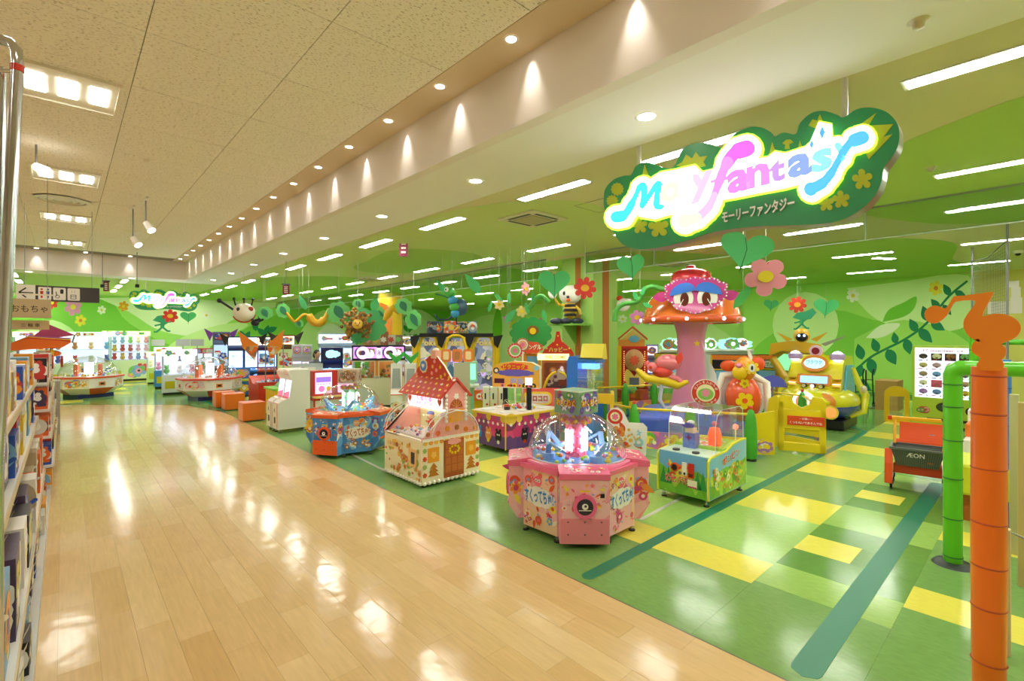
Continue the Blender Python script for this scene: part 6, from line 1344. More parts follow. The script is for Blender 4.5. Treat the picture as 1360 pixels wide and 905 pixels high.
# yellow three-part machine
x, y, w_, h = spot(553, 660, 443, 13.2); t = thing('battle_game_machine', 'wide yellow three-part game machine with curved posts and large glass fronts', 'game machine', (x, y, 0), facing(x, y)); W = w_ / 2
ylm = mat('#e8c414', .3, coat=.3); obj('plinth', B().box(-W, W, -.3, .9, .0, .35, mat('#d8b010')), t); obj('top_board', B().box(-W + .12, W - .12, -.3, .8, h - .1, h, BLACK), t)
cuts = [-W, -W * .36, W * .32, W]
for i in range(3):
    a, b_ = cuts[i] + .09, cuts[i + 1] - .09; yo = [.1, 0, .1][i]
    gp = obj('glass_front', B().box(a, b_, -.25 + yo, -.24 + yo, .55, h - .12, print_mat('arcade_scene', ['#b8bcd8', '#8a94b8', '#c8c8d0', '#5a6488', '#d8d0b8', '#9aa8b0'], 5, .2, .25)), t)
    f = B().tube([(a, -.28 + yo, .4), (a, -.28 + yo, h - .4), (a + .08, -.28 + yo, h - .12), (a + .2, -.28 + yo, h - .06), (b_ - .2, -.28 + yo, h - .06), (b_ - .08, -.28 + yo, h - .12), (b_, -.28 + yo, h - .4), (b_, -.28 + yo, .4)], .045, ylm, 8); obj('curved_frame', f, t)
    c = B(); text(c, 'Pokémon' if i == 1 else 'Poké', mat('#f8e8a0'), ((a + b_) / 2, -.29 + yo, h - .32), size=.22, width=(b_ - a) * .85, off=.04, out=mat('#c89a2c'), outw=.06); art(c, (a + .05, -.256 + yo, .8), (1, 0, 0), UP, b_ - a - .1, h - 1.3, [lit('#b89af0', 1), mat('#e8a0b0'), mat('#5a5a78'), WHITE, mat('#c8d8a8')], 18, i, 'cwr', (.04, .1)); obj('glass_art', c, gp)
    c = B().box(a, b_, -.45 + yo, -.25 + yo, .35, .62, mat('#e8662c' if i == 2 else '#e8d8b0')); art(c, (a, -.451 + yo, .36), (1, 0, 0), UP, b_ - a, .24, ink2, 8, i, 'cf', (.15, .3)); obj('control_desk', c, t)
for x_ in cuts: obj('tower_post', B().tube([(x_, -.2, 0), (x_, -.26, 1.0), (x_, -.2, h - .25)], [.09, .07, .08], ylm, 10), t); obj('black_fin', B().prism([(0, 0), (.12, .3), (.14, .36), (-.12, .32), (-.1, .1)], BLACK, (x_, -.24, h - .4), d=.06), t)
for k, (a, b_) in enumerate([(567, 589), (590, 609), (610, 621), (622, 633)]):
    x2, y2, w2, h2 = spot(a, b_, 427, 13.6); o = obj('poster_board', B().box(-w2 / 2, w2 / 2, 0, .02, h, h2, [mat('#4a5a6a'), mat('#d8886a'), mat('#8a8a4a'), mat('#3a6a8a')][k]), None, (x2, y2, 0), facing(x2, y2)); tag(o, 'picture board standing on top of the yellow machine, %s from the left' % ordn(k), 'poster', 'picture boards on the yellow machine')
    c = B(); art(c, (-w2 / 2, 0, h), (1, 0, 0), UP, w2, h2 - h, [mat('#8a9aa8'), mat('#e8e0d8'), mat('#d8562c'), mat('#e8c44a'), mat('#2a3a4a')], 14, k, 'cfsw', (.12, .3)); obj('picture', c, o)
# beige backed cabinet with orange boards, mint console
x, y, w_, h = spot(594, 624, 481, 10.6); t = thing('kids_video_machine', 'beige cabinet seen from behind with orange character boards on top', 'game machine', (x, y, 0), facing(x, y)); W = w_ / 2
obj('cabinet', B().skinp([(-.3, .05), (-.3, h), (.35, h - .05), (.4, .05)], -W * .4, W, mat('#b8bc9c', .5)), t); obj('blue_frame', B().prism([(-W, .3), (-W * .4, .3), (-W * .42, h - .1), (-W * .7, h - .02), (-W * .95, h - .1)], mat('#4a7aa0'), (0, -.1, 0), d=.2), t)
for q, dx in ((0, -.32), (1, -.08), (2, .16)):
    obj('crest_board', B().prism(rrect(dx - .0, dx + .22, h + .0, h + .28, .05), mat('#e8863c'), (-.06, 0, 0), d=.03).prism(rrect(dx + .05, dx + .17, h + .05, h + .23, .03), mat('#f2d8a0') if q != 1 else mat('#b87a4a'), (-.06, -.031, 0), d=.003), t)
x, y, w_, h = spot(616, 634, 480, 11.4); t = thing('kids_console', 'mint green console with screen and round stool beside the yellow machine', 'game machine', (x, y, 0), facing(x, y)); W = w_ / 2; mint = mat('#9adcb8', .35)
obj('screen_case', B().box(-W, W, 0, .15, .98, h, mint), t, bev=.02); obj('screen', B().box(-W + .04, W - .04, -.005, 0, 1.04, h - .06, lit('#8ae0c8', .7)), t); obj('shelf', B().box(-W, W + .04, -.3, .15, .88, .94, mat('#dfe8e0')), t, bev=.01); obj('pillar', B().box(-W * .3, W * .5, 0, .15, .04, .98, mint), t); obj('foot', B().box(-W, W, -.2, .3, 0, .05, mint), t)
tag(obj('round_stool', B().lathe([(.001, .5), (.17, .5), (.19, .46), (.15, .42), (.04, .4), (.04, .06), (.15, .03), (.15, 0)], mat('#4ab890', .35), 18), None, (x - .55, y - .25, 0)), 'mint green round stool in front of the mint console', 'stool')
x, y, w_, h = spot(612, 676, 541, 10.0); tag(obj('lime_mat', B().box(-.75, .75, -.5, .5, 0, .28, mat('#b8d81c', .4)), None, (x + .3, y + .4, 0), facing(x, y), .04), 'low lime green padded bench behind the picnic table machine', 'bench')
for i, (a, b_) in enumerate([(641, 650), (651, 661), (662, 672)]):
    x, y, w_, h = spot(a, b_, 514, 10.6 - .1 * i); t = thing('capsule_box', 'small white vending box behind the picnic table machine, %s from the left' % ordn(i), 'vending machine', (x, y, 0), facing(x, y), 'small white vending boxes'); obj('case', B().box(-w_ / 2 + .005, w_ / 2 - .005, -.15, .15, 0, h, mat('#e8efd8')), t); obj('slot', B().box(-.03, .0, -.156, -.15, h - .25, h - .12, BLACK).box(-.0, .04, -.156, -.15, h - .38, h - .34, RED), t)
# tree-top machine and red tower machine
def house_like(pl, pr, yt, F, label, wall_m, kind):
    x, y, w_, h = spot(pl, pr, yt, F); t = thing('playhouse_machine', label, 'game machine', (x, y, 0), facing(x, y)); return t, w_ / 2, h
t, W, h = house_like(692, 718, 472, 12.2, 'orange machine under a round green tree board with yellow arches', None, 0)
om = mat('#e8a02c', .35); obj('cabinet', B().box(-W, W, -.2, .6, .05, h + .05, om), t); obj('tree_board', B().prism(cloud(1.05, .8, 11, .1), mat('#2f9a48', .4), (0, -.22, h + .55), d=.06).prism(cloud(.3, .24, 8), mat('#8a5a24'), (.05, -.285, h + .62), d=.01).prism(circ(.05, 0, .08), YEL, (0, -.297, h + .6), d=.01), t)
obj('name_board', B().prism(cloud(.62, .3, 9), mat('#e8502c'), (0, -.3, h + .2), d=.03), t); c = B(); text(c, 'ジャングル', mat('#fff2d0'), (0, -.34, h + .16), size=.13, width=.5, off=.04, out=mat('#c8401c'), outw=.07); obj('lettering', c, t)
for z0, s_ in ((.75, -1), (.25, 1)): obj('yellow_arch', B().tube([(s_ * -W * .9 + s_ * .9 * W * 1.8 * (1 - math.cos(PI / 2 * k / 6)) * .9, -.24, z0 + .5 * math.sin(PI / 2 * k / 6)) for k in range(7)], .03, YEL, 8), t)
obj('window', B().box(-W * .4, W * .7, -.21, -.2, h - .3, h - .02, mat('#6ab0d8')).box(-W * .6, W * .2, -.21, -.2, .4, .8, mat('#8ac05a')), t); c = B(); art(c, (-W, -.2, .2), (1, 0, 0), UP, 2 * W, h - .6, [BROWN, BLACK, mat('#d84a2c'), mat('#3a6ac8'), mat('#f2e6c8')], 14, 5, 'cf', (.08, .16)); obj('printed_front', c, t)
p = oF(681, 466, 10.6)
for i, (px, py, r) in enumerate([(684, 466, .17), (694, 458, .16)]):
    q = oF(px, py, 10.6 + i * .4); t = thing('lollipop_sign', ['red edged round sign on a pole left of the tree board machine', 'brown round sign on a pole touching the tree board machine'][i], 'sign', (q.x, q.y, 0), facing(q.x, q.y)); obj('pole', B().cyl((0, 0, 0), (0, 0, q.z), .02, WHITE).cyl((0, 0, 0), (0, 0, .03), .15, WHITE), t); obj('disc', B().prism(flower(0, q.z, r, 16, 2, inn=.85), [mat('#e0403c'), mat('#b87a4a')][i], (0, 0, 0), d=.03).prism(circ(0, q.z, r * .75), WHITE, (0, -.031, 0), d=.004).prism(circ(0, q.z, r * .6), [mat('#8ac86a'), mat('#e8b88a')][i], (0, -.036, 0), d=.004).prism(flower(0, q.z, r * .35), PINK, (0, -.041, 0), d=.004), t)
q = oF(698, 433, 12.2); t = thing('wall_monitor', 'small blue picture screen on a rod above the tree board', 'screen', (q.x, q.y, 0), facing(q.x, q.y)); obj('stand', B().cyl((0, .03, 0), (0, .03, q.z), .02, BLACK).cyl((0, .03, 0), (0, .03, .03), .2, BLACK), t); obj('panel', B().box(-.18, .18, -.02, .02, q.z - .1, q.z + .12, lit('#3a5af0', 1.0)), t)
t, W, h = house_like(720, 762, 470, 11.0, 'red tower-roofed machine with lit green and white sign band', None, 0)
obj('cabinet', B().box(-W, W, .0, .7, .05, h, mat('#b85a2c', .4)), t); obj('tower_roof', B().prism([(-W, h), (W, h), (W * .85, h + .1), (W * .2, h + .3), (W * .1, h + .5), (-W * .1, h + .5), (-W * .2, h + .3), (-W * .85, h + .1)], mat('#d8341c', .35), (0, -.02, 0), d=.06, mside=YEL), t)
c = B()
for x_, z_ in ((0, .4), (-.1, .28), (.1, .28), (-.25, .12), (.25, .12), (-.02, .2)): c.ball((x_, -.085, h + z_), .02, YEL, 6, 5)
text(c, 'ハッピー', YEL, (0, -.082, h + .05), size=.12, width=.4, off=.04, out=PURP, outw=.07); obj('roof_art', c, t)
sb_ = obj('sign_band', B().box(-W - .1, W * .7, -.06, -.02, h - .14, h, lit('#e8ff9a', 1.5)), t); c = B(); text(c, 'WELCOME', mat('#e88a2c'), (-.06, -.061, h - .11), size=.1, width=W * 1.3, off=.03); obj('lettering', c, sb_)
for s_ in (-1, 1): obj('yellow_arch', B().tube([(s_ * W * (1 - .9 * math.sin(PI / 2 * k / 6)), -.1, .35 + (h - .6) * (math.sin(PI / 2 * k / 6) if 1 else 0)) if 0 else (s_ * (W * .1 + W * .9 * math.cos(PI / 2 * k / 6)), -.1, .5 + .75 * math.sin(PI / 2 * k / 6)) for k in range(7)], .028, YEL, 8), t)
obj('glass_case', B().box(-W + .05, W - .05, -.02, 0, .6, h - .2, GLASS), t); c = B(); art(c, (-W + .05, -.001, .2), (1, 0, 0), UP, 2 * W - .1, h - .5, [BROWN, mat('#d8c8b8'), mat('#5a3a4a'), mat('#e8842c'), mat('#a8b8c8')], 20, 8, 'cfr', (.06, .14)); obj('inner_art', c, t)
x, y, w_, h = spot(696, 732, 521, 10.5); t = thing('bumper_board', 'red game base with a yellow edged name board behind the picnic table', 'game machine', (x, y, 0), facing(x, y)); obj('base', B().skinp([(-.3, .05), (-.3, .5), (.4, .9), (.4, .05)], -w_ / 2, w_ / 2 + .2, mat('#c8341c')), t); obj('board', B().prism(rrect(-.3, .3, .62, .9, .1), YEL, (0, -.3, 0), (1, 0, 0), (0, .3, .95), .03).prism(rrect(-.26, .26, .66, .86, .08), mat('#e8d8c8'), (0, -.33, 0), (1, 0, 0), (0, .3, .95), .006), t); c = B(); text(c, 'コロコロ', mat('#b8502c'), (0, -.13, .68), (1, 0, 0), (0, .3, .95), size=.14, width=.42, off=.05); obj('lettering', c, t)
# blue crane tower and its yellow topper
x, y, w_, h = spot(757, 797, 476, 9.4); t = thing('crane_machine', 'blue tower crane machine with glowing blue lamp inside the glass', 'game machine', (x, y, 0), facing(x, y) - .35); W = w_ / 2; bl = mat('#1f78e0', .3, coat=.3)
obj('cabinet', B().box(-W, W, -.28, .28, .04, .8, bl), t, bev=.02); obj('side_tower', B().prism([(-W, .8), (-W * .2, .8), (-W * .2, h), (-W * .35, h + .04), (-W * .85, h + .04), (-W, h - .06)], bl, (0, .28, 0), d=.5), t, bev=.01); obj('glass_case', B().box(-W * .18, W, -.26, .26, .8, h - .08, GLASS), t); obj('roof', B().box(-W * .2, W + .02, -.28, .28, h - .08, h - .02, bl), t); obj('lamp', B().box(-W * .1, W * .9, -.1, .1, h - .2, h - .1, lit('#4a8aff', 3.5)), t); obj('claw', B().cyl((.1, 0, h - .2), (.1, 0, h - .4), .02, CHROME).bar((.1, 0, h - .4), (.05, 0, h - .5), .015, .015, CHROME).bar((.1, 0, h - .4), (.15, 0, h - .5), .015, .015, CHROME), t)
c = B(); R = random.Random(6)
for k in range(20): c.ball((R.uniform(0, W * .85), R.uniform(-.2, .2), .84), .05, R.choice([mat('#a8c8b8'), mat('#c8c8a0'), WHITE]), 7, 5)
obj('prize', c, t)
tp = obj('topper', B().skinp([(-.1, h - .01), (-.22, h + .02), (-.1, h + .28), (.02, h + .28), (.1, h - .01)], -.02, W + .12, mat('#e8d84a')), t); c = B(); art(c, (0, -.2, h + .04), (1, 0, 0), Vector((0, .42, .9)), W, .22, [mat('#7a9ad8'), mat('#c8a0a0'), BLACK, mat('#f2ecc8')], 8, 1, 'cr', (.1, .25), .006); obj('topper_art', c, tp)
x, y, w_, h = spot(783, 815, 521, 8.9); t = thing('play_table', 'yellow game table beside the red playhouse machine', 'game machine', (x, y, 0), facing(x, y)); W = w_ / 2
for sx in (-1, 1):
    for sy in (-1, 1): obj('leg', B().box(sx * (W - .04) - .03, sx * (W - .04) + .03, sy * .22 - .03, sy * .22 + .03, 0, h - .1, YEL), t)
obj('table_box', B().box(-W, W, -.26, .26, h - .18, h, mat('#e8b81c', .35)), t, bev=.01); obj('dark_window', B().box(-W + .06, W - .06, -.2, .2, h, h + .006, mat('#4a4a3a', .15)), t)
x, y, w_, h = spot(772, 782, 540, 8.4); tag(obj('blue_pillar_box', B().box(-.1, .1, -.1, .1, 0, h + .1, BLUE), None, (x, y, 0), 0, .01), 'small blue box beside the yellow game table', 'box')
# red playhouse machine
x, y, w_, h = spot(790, 859, 460, 13.5); t = thing('playhouse_machine', 'red and yellow playhouse machine with little gabled house on its roof', 'game machine', (x, y, 0), facing(x, y)); W = w_ / 2; rm = mat('#d8301c', .35)
obj('cabinet', B().box(-W, W, 0, .8, .05, h, rm), t); obj('yellow_column', B().box(-W * .22, W * .02, -.03, 0, .55, h, YEL), t)
lp = obj('left_panel', B().box(-W + .02, -W * .24, -.02, 0, .62, h - .06, mat('#f0c43a')), t); c = B(); c.box(-W + .02, -W * .24, -.023, -.02, h - .2, h - .06, rm); art(c, (-W + .04, -.021, .64), (1, 0, 0), UP, W * .72, h - .9, [mat('#f6e07a'), mat('#e8843c'), mat('#f8f0e0'), mat('#c8502c'), mat('#f2d24a'), mat('#4a3a2a')], 34, 3, 'cfs', (.06, .14)); c.prism(circ(-W * .6, h - .5, .17, 20), mat('#f2b06a'), (0, -.026, 0), d=.004); c.prism(flower(-W * .6, h - .5, .1, 6, 3), mat('#e0502c'), (0, -.031, 0), d=.004); text(c, 'わいわい', WHITE, (-W * .6, -.03, .7), size=.13, width=.4, off=.04, out=mat('#3a8ad0'), outw=.08); obj('panel_art', c, lp)
rp = obj('right_panel', B().box(W * .06, W - .04, -.02, 0, .62, h - .06, mat('#a8241c')), t); c = B()
c.ball((W * .5, -.06, h - .38), (.26, .1, .3), mat('#d8a468', .3)); c.prism(flower(W * .5, h - .38, .14, 8, 3), mat('#e8603c'), (0, -.17, 0), d=.02)
for z_ in [h - .15 - .06 * q for q in range(16)]:
    for x_ in (W * .12, W - .08): c.ball((x_, -.03, z_), .014, lit('#ffb060', 1.5), 6, 4)
c.prism([(W * .5 + .26 * math.cos(PI * k / 10), .95 + .2 * abs(math.sin(PI * k / 5))) for k in range(11)] + [(W * .5 - .26, .66), (W * .5 + .26, .66)], mat('#f2d860'), (0, -.03, 0), d=.03); c.box(W * .5 - .13, W * .5 + .13, -.066, -.06, .66, .92, mat('#6a7080', .2)); obj('panel_relief', c, rp)
obj('coin_step', B().box(-W * .3, W, -.3, 0, .05, .6, mat('#c8281c')), t); obj('green_cap', B().ball((W * .35, -.2, .6), (.18, .15, .14), mat('#4ab86a')), t)
hh = obj('roof_house', B().box(-W * .1, W * .9, .1, .6, h, h + .18, mat('#e8a03c')).prism([(-W * .0, h + .18), (W * .9, h + .18), (W * .45, h + .46)], mat('#e8c06a'), (0, .1, 0), d=.02), t); obj('roof_slope', B().prism([(-.08, h + .16), (W * .45, h + .5), (W * 1.0, h + .16), (W * 1.0, h + .22), (W * .45, h + .56), (-.08, h + .22)], mat('#d85a2c'), (0, .6, 0), d=.54), hh); obj('round_window', B().prism(cloud(.3, .2, 7), mat('#6ab8e0'), (W * .5, .08, h + .2), d=.01), hh)
tag(obj('beetle_figure', B().ball((0, 0, .12), (.11, .1, .12), mat('#6a5a9a')).ball((0, -.02, .28), (.1, .09, .09), mat('#2a2438')).ball((.04, -.08, .26), (.06, .04, .06), mat('#c8b8c8')).cyl((-.05, 0, .34), (-.09, 0, .44), .012, BLACK).cyl((.04, 0, .34), (.07, 0, .44), .012, BLACK), None, (x - .28, y + .1, h), facing(x, y)), 'small dark beetle figure sitting on the red playhouse machine', 'figure')
# machines behind the mushroom
mach('video', 'machine with small bright screen right of the red playhouse', 858, 874, 458, 14.9, .6, c1=mat('#8a90b8'), scr=lit('#c8c8f8', 1.2), mq=lit('#f0d8f8', 1.4), inks=ink3)
x, y, w_, h = spot(870, 904, 470, 13.7); t = thing('piano_machine', 'yellow and green machine with piano key panel behind the mushroom stalk', 'game machine', (x, y, 0), facing(x, y)); W = w_ / 2; obj('cabinet', B().box(-W, W, 0, .6, .05, h, mat('#b8c85a')), t); obj('yellow_top', B().box(-W - .02, W + .02, -.02, .6, h - .1, h, mat('#d8d02c')), t)
c = B().box(-W + .03, W - .03, -.01, 0, .6, .84, WHITE)
for k in range(7): c.box(-.02 + k * .045, .005 + k * .045, -.016, -.01, .66, .84, BLACK)
c.prism(circ(-W * .6, .72, .08), BLACK, (0, -.011, 0), d=.004); c.box(-W, W, -.012, 0, .45, .58, mat('#6ac83a')); obj('piano_keys', c, t); c = B(); art(c, (-W, 0, .88), (1, 0, 0), UP, 2 * W, h - 1.0, [BLACK, YEL, mat('#f2e6e0'), mat('#e87a8a'), SKY], 14, 2, 'cf', (.1, .2)); obj('printed_front', c, t)
for i, (a, b_, la) in enumerate([(877, 906, 'left of the mushroom stalk'), (934, 952, 'just right of the mushroom stalk'), (952, 998, 'over the orange bus machine')]):
    x, y, w_, h = spot(a, b_, 449, 15.0 + i * .4); t = thing('lit_marquee_machine', 'machine with glowing teal and white crest board %s' % la, 'game machine', (x, y, 0), facing(x, y), 'machines with glowing crest boards'); W = w_ / 2
    obj('cabinet', B().box(-W, W, 0, .6, .03, h - .38, mat('#dfe6e0', .3)), t); cb_ = obj('crest_board', B().prism(cloud(w_, .42, 9, .15), lit('#8fe0c8', .9), (0, -.02, h - .2), d=.05), t); c = B(); art(c, (-W * .8, -.071, h - .36), (1, 0, 0), UP, w_ * .8, .32, [lit('#e8fff4', 1.2), mat('#d88a6a'), mat('#6aa8c8'), mat('#7ac84a')], 14, i, 'cfs', (.12, .3)); obj('crest_art', c, cb_); obj('white_shelf', B().box(-W, W, -.2, .1, h - .42, h - .36, WHITE), t)
for i, (a, b_, la) in enumerate([(947, 1004, 'orange and blue bus-fronted ride machine behind the mouse seat'), (1006, 1042, 'second orange topped ride machine behind the small round sign')]):
    x, y, w_, h = spot(a, b_, 472, 13.3 + i * .9); t = thing('bus_machine', la, 'game machine', (x, y, 0), facing(x, y)); W = w_ / 2; obj('cabinet', B().box(-W, W, 0, .7, .04, h, mat('#2c86c8' if i == 0 else '#4a9a5a')), t); obj('orange_top', B().box(-W - .02, W + .02, -.03, .7, h - .13, h, mat('#f0842c', .3)), t)
    bb = obj('black_band', B().box(-W, W, -.02, 0, h - .38, h - .14, BLACK), t); obj('name_plate', B().box(-W * .4, W * .7, -.03, -.02, h - .36, h - .16, mat('#e8ecd8')), bb)
    c = B(); text(c, 'のりものバス' if i == 0 else 'でんしゃ', mat('#3a9a4a'), (W * .15, -.031, h - .31), size=.13, width=W, off=.03); obj('lettering', c, bb); obj('yellow_line', B().box(-W, W, -.024, 0, h - .42, h - .385, YEL), t); obj('corner_post', B().box(-W - .02, -W + .02, -.04, 0, .05, h, mat('#d8c83a')), t); obj('window', B().box(-W * .8, W * .8, -.01, 0, h - .75, h - .45, SKY), t); c = B(); art(c, (-W, -.0, .1), (1, 0, 0), UP, 2 * W, .6, [YEL, WHITE, RED, BLACK], 10, i, 'cf', (.08, .2)); obj('printed_front', c, t)
x, y, w_, h = spot(1038, 1092, 452, 12.9); t = thing('robot_game_machine', 'yellow robot-styled game machine with winged shoulders behind the yellow car ride', 'game machine', (x + .3, y + .2, 0), facing(x, y)); W = w_ / 2; ry = mat('#e8b41c', .3, coat=.4)
obj('cabinet', B().box(-W, W, .1, .8, .04, h - .25, mat('#c8921c')), t); obj('arched_hood', B().prism([(-W - .15, h - .45), (-W - .1, h - .1), (-W * .3, h - .02), (W * .3, h - .05), (W, h - .12), (W + .1, h - .5), (W * .7, h - .35), (-W * .7, h - .3)], ry, (0, .1, 0), d=.2), t, bev=.02)
obj('screen', B().prism([(-W * .8, h - .8), (W * .3, h - .9), (W * .5, h - .45), (-W * .6, h - .38), (-W * .95, h - .55)], lit('#7ad89a', .9), (0, -.02, 0), d=.02), t); c = B().ball((.1, -.05, h + .12), (.2, .17, .2), ry).ball((.1, -.14, h + .08), (.15, .12, .13), mat('#1c1c28', .2)); 
for s_ in (-1, 1): c.ball((.1 + s_ * .06, -.25, h + .12), .03, lit('#a8c8ff', 3), 8, 6); c.prism([(0, 0), (s_ * .4, .2), (s_ * .15, -.06)], ry, (.1 + s_ * .2, -.02, h + .02), d=.04)
obj('robot_head', c, t); obj('arm', B().tube([(-W - .05, 0, h - .5), (-W * .6, -.1, h - 1.0), (0, -.15, h - 1.15), (W * .4, -.1, h - 1.2)], [.1, .12, .12, .08], ry, 10), t); obj('joint', B().ball((W * .1, -.15, h - 1.1), .12, BLACK), t)
obj('wing_blade', B().prism([(0, 0), (.55, .22), (.5, .16), (.1, -.06)], mat('#9a9a8a', .3, .4), (W, 0, h - .1), d=.03), t)

# ================================================================== RIGHT SIDE
# ice vending machine
t = thing('ice_vending_machine', 'lime ice cream vending machine with a big lit picture display by the right wall', 'vending machine', (14.85, 1.5, 0), -PI / 2); W = .56
obj('cabinet', B().box(-W, W, -.35, .35, .03, 1.83, mat('#b4cc3c', .35)), t, bev=.01)
dp = obj('lit_display', B().box(-W + .05, W - .03, -.362, -.35, .66, 1.79, lit('#e6f0ff', .85)), t)
c = B(); text(c, '17 seventeen ice', mat('#b0344a'), (-.02, -.366, 1.7), size=.085, width=.68, off=.015); obj('display_title', c, dp)
R = random.Random(9); cc_ = [['#5a4a48', '#3a6ae0', '#3a5ae0', '#3a7ae0'], ['#e0d890', '#f0c8d8', '#f0c8ec', '#f4ead0'], ['#b8a888', '#7ab0f0', '#f0b87a', '#a8a8a0'], ['#f4f0d8', '#e86a8a', '#f8f0f4', '#c8a888'], ['#b88ae0', '#6a9ad8', '#f0f4f8', '#e8c84a']]
for i in range(5):
    for j in range(4):
        x, z = -W + .1 + j * .235, 1.5 - i * .2; c = B()
        if i == 0 and j > 0 or (i == 3 and j == 1): c.box(x, x + .19, -.366, -.362, z, z + .165, mat(cc_[i][j] if i else '#3a1c24'))
        c.prism(circ(x + .1, z + .1, .08, 12, .06), mat(cc_[i][j] if i else ['#4a3a38', '#f2f2c8', '#9a6a3a', '#7ac06a'][j]), (0, -.366, 0), d=.003); c.prism([(x + .07, z + .08), (x + .13, z + .08), (x + .1, z + .02)], mat('#d8b07a'), (0, -.366, 0), d=.003); c.box(x + .01, x + .09, -.368, -.362, z, z + .02, [mat('#3a6ac8'), mat('#d85a4a'), mat('#c85aa8')][(i + j) % 3]); c.box(x + .15, x + .18, -.37, -.362, z, z + .02, BLACK); obj('ice_picture', c, dp)
obj('oval_outlet', B().prism(circ(0, 0, .16, 26, .11), BLACK, (.02, -.35, .46), d=.012).prism(circ(0, 0, .14, 24, .09), mat('#3a423a', .2), (.02, -.362, .46), d=.004), t); obj('outlet_slot', B().box(-.3, .5, -.354, -.35, .14, .2, BLACK), t)
c = B(); art(c, (-W + .04, -.35, .3), (1, 0, 0), UP, .28, .14, [mat('#b85a3c'), mat('#5a9a3a'), mat('#e8a0a0')], 8, 2, 'cf', (.15, .3)); art(c, (W - .2, -.35, .3), (1, 0, 0), UP, .16, .2, [BLACK, mat('#e8a03a'), WHITE], 6, 2, 'cf', (.15, .3)); obj('printed_art', c, t)
# yellow arched panel and carton
x, y = gr(1191, 561); t = thing('arched_panel', 'small yellow arched fence panel left of the ice vending machine', 'fence', (x, y, 0), facing(x, y)); ym2 = mat('#e8bc14', .35)
obj('frame', B().box(-.24, -.14, -.03, .03, 0, .66, ym2).box(.14, .24, -.03, .03, 0, .66, ym2).box(-.14, .14, -.03, .03, 0, .1, ym2).prism([(-.24, .62)] + [(-.24 * math.cos(PI * k / 10), .66 + .2 * math.sin(PI * k / 10)) for k in range(11)] + [(.24, .62)], ym2, (0, .03, 0), d=.06), t); obj('clear_window', B().box(-.14, .14, -.004, .004, .1, .62, GLASS), t)
x, y = gr(1190, 548); tag(obj('carton', B().box(-.4, .4, -.25, .25, 0, .82, mat('#b08a4a', .7)), None, (x + .6, y + .25, 0), 0), 'brown cardboard carton behind the yellow arched panel', 'box')
# hand trucks
for i, (px, py) in enumerate([(1143, 545), (1154, 542)]):
    x, y = gr(px, py); t = thing('hand_truck', ['black folding hand truck by the right wall, left of the two', 'black folding hand truck by the right wall, right of the two'][i], 'hand truck', (x, y, 0), facing(x, y) + .4 * i)
    for s_ in (-1, 1):
        obj('rail', B().tube([(s_ * .12, 0, .1), (s_ * .12, .08, .95), (s_ * .12, -.02, 1.12)], .018, BLACK, 8), t); w2 = obj('wheel', B().cyl((s_ * .16 - .02, .05, .09), (s_ * .16 + .02, .05, .09), .09, BLACK, n=16), t); obj('hub', B().cyl((s_ * .16 - .024, .05, .09), (s_ * .16 + .024, .05, .09), .035, STEEL, n=10), w2)
    obj('cross_bar', B().bar((-.12, .03, .5), (.12, .03, .5), .02, .02, BLACK).bar((-.12, .06, .8), (.12, .06, .8), .02, .02, BLACK), t); obj('toe_plate', B().box(-.16, .16, -.2, .02, .02, .035, STEEL), t)
x, y = gr(1133, 540); tag(obj('waste_bin', B().lathe([(.001, 0), (.12, 0), (.15, .36), (.14, .36), (.11, .02)], mat('#d8dcd4'), 18), None, (x, y + .15, 0)), 'small pale bin by the right wall beside the hand trucks', 'bin')
# children shopping cart
t = thing('shopping_cart', 'orange child-seat shopping cart with dark grey basket standing on the teal tape', 'shopping cart', (8.42, 1.14, 0), -PI / 2 + .12); t.scale = (.82, .86, .95); oc_ = mat('#ec5420', .3, coat=.4); gb_ = mat('#5e6862', .5)
for s_ in (-1, 1):
    obj('side_leg', B().prism([(-.08, .1), (.08, .1), (.12, .3), (.1, .56), (.0, .58), (-.06, .38)], oc_, (s_ * .36 - .05, -.06, 0), (0, 1, 0), UP, .1), t, (0, -.22, 0), bev=.012)
    for yy_ in (-.2, .32): w2 = obj('wheel', B().cyl((s_ * .33 - .018, yy_, .06), (s_ * .33 + .018, yy_, .06), .06, BLACK, n=16).box(s_ * .33 - .03, s_ * .33 + .03, yy_ - .02, yy_ + .02, .07, .13, DKGREY), t)
    obj('side_rail', B().bar((s_ * .33, -.2, .2), (s_ * .33, .34, .2), .04, .08, oc_), t)
b = B(); z0, z1 = .36, .6; P0 = [(-.26, -.26), (.26, -.26), (.26, .1), (-.26, .1)]; P1_ = [(-.33, -.33), (.33, -.33), (.33, .16), (-.33, .16)]
V = [(x_, y_, z0) for x_, y_ in P0] + [(x_, y_, z1) for x_, y_ in P1_]; V2 = [(x_ * .96, y_ * .96, z0 + .01) for x_, y_ in P0] + [(x_ * .97, y_ * .96, z1) for x_, y_ in P1_]
b.add(V, [(0, 1, 5, 4), (1, 2, 6, 5), (2, 3, 7, 6), (3, 0, 4, 7), (3, 2, 1, 0)], gb_); b.add(V2, [(4, 5, 1, 0), (5, 6, 2, 1), (6, 7, 3, 2), (7, 4, 0, 3), (0, 1, 2, 3)], gb_)
for k in range(4): b.bar((*P1_[k], z1), (*P1_[(k + 1) % 4], z1), .03, .03, mat('#5c6460', .4))
bk = obj('basket', b, t)
c = B(); 
for k in range(22): x_ = -.34 + k * .0325; c.bar((x_ * .74, -.262, z0 + .01), (x_ * .9, -.328, z1 - .01), .006, .006, mat('#3c4440', .5))
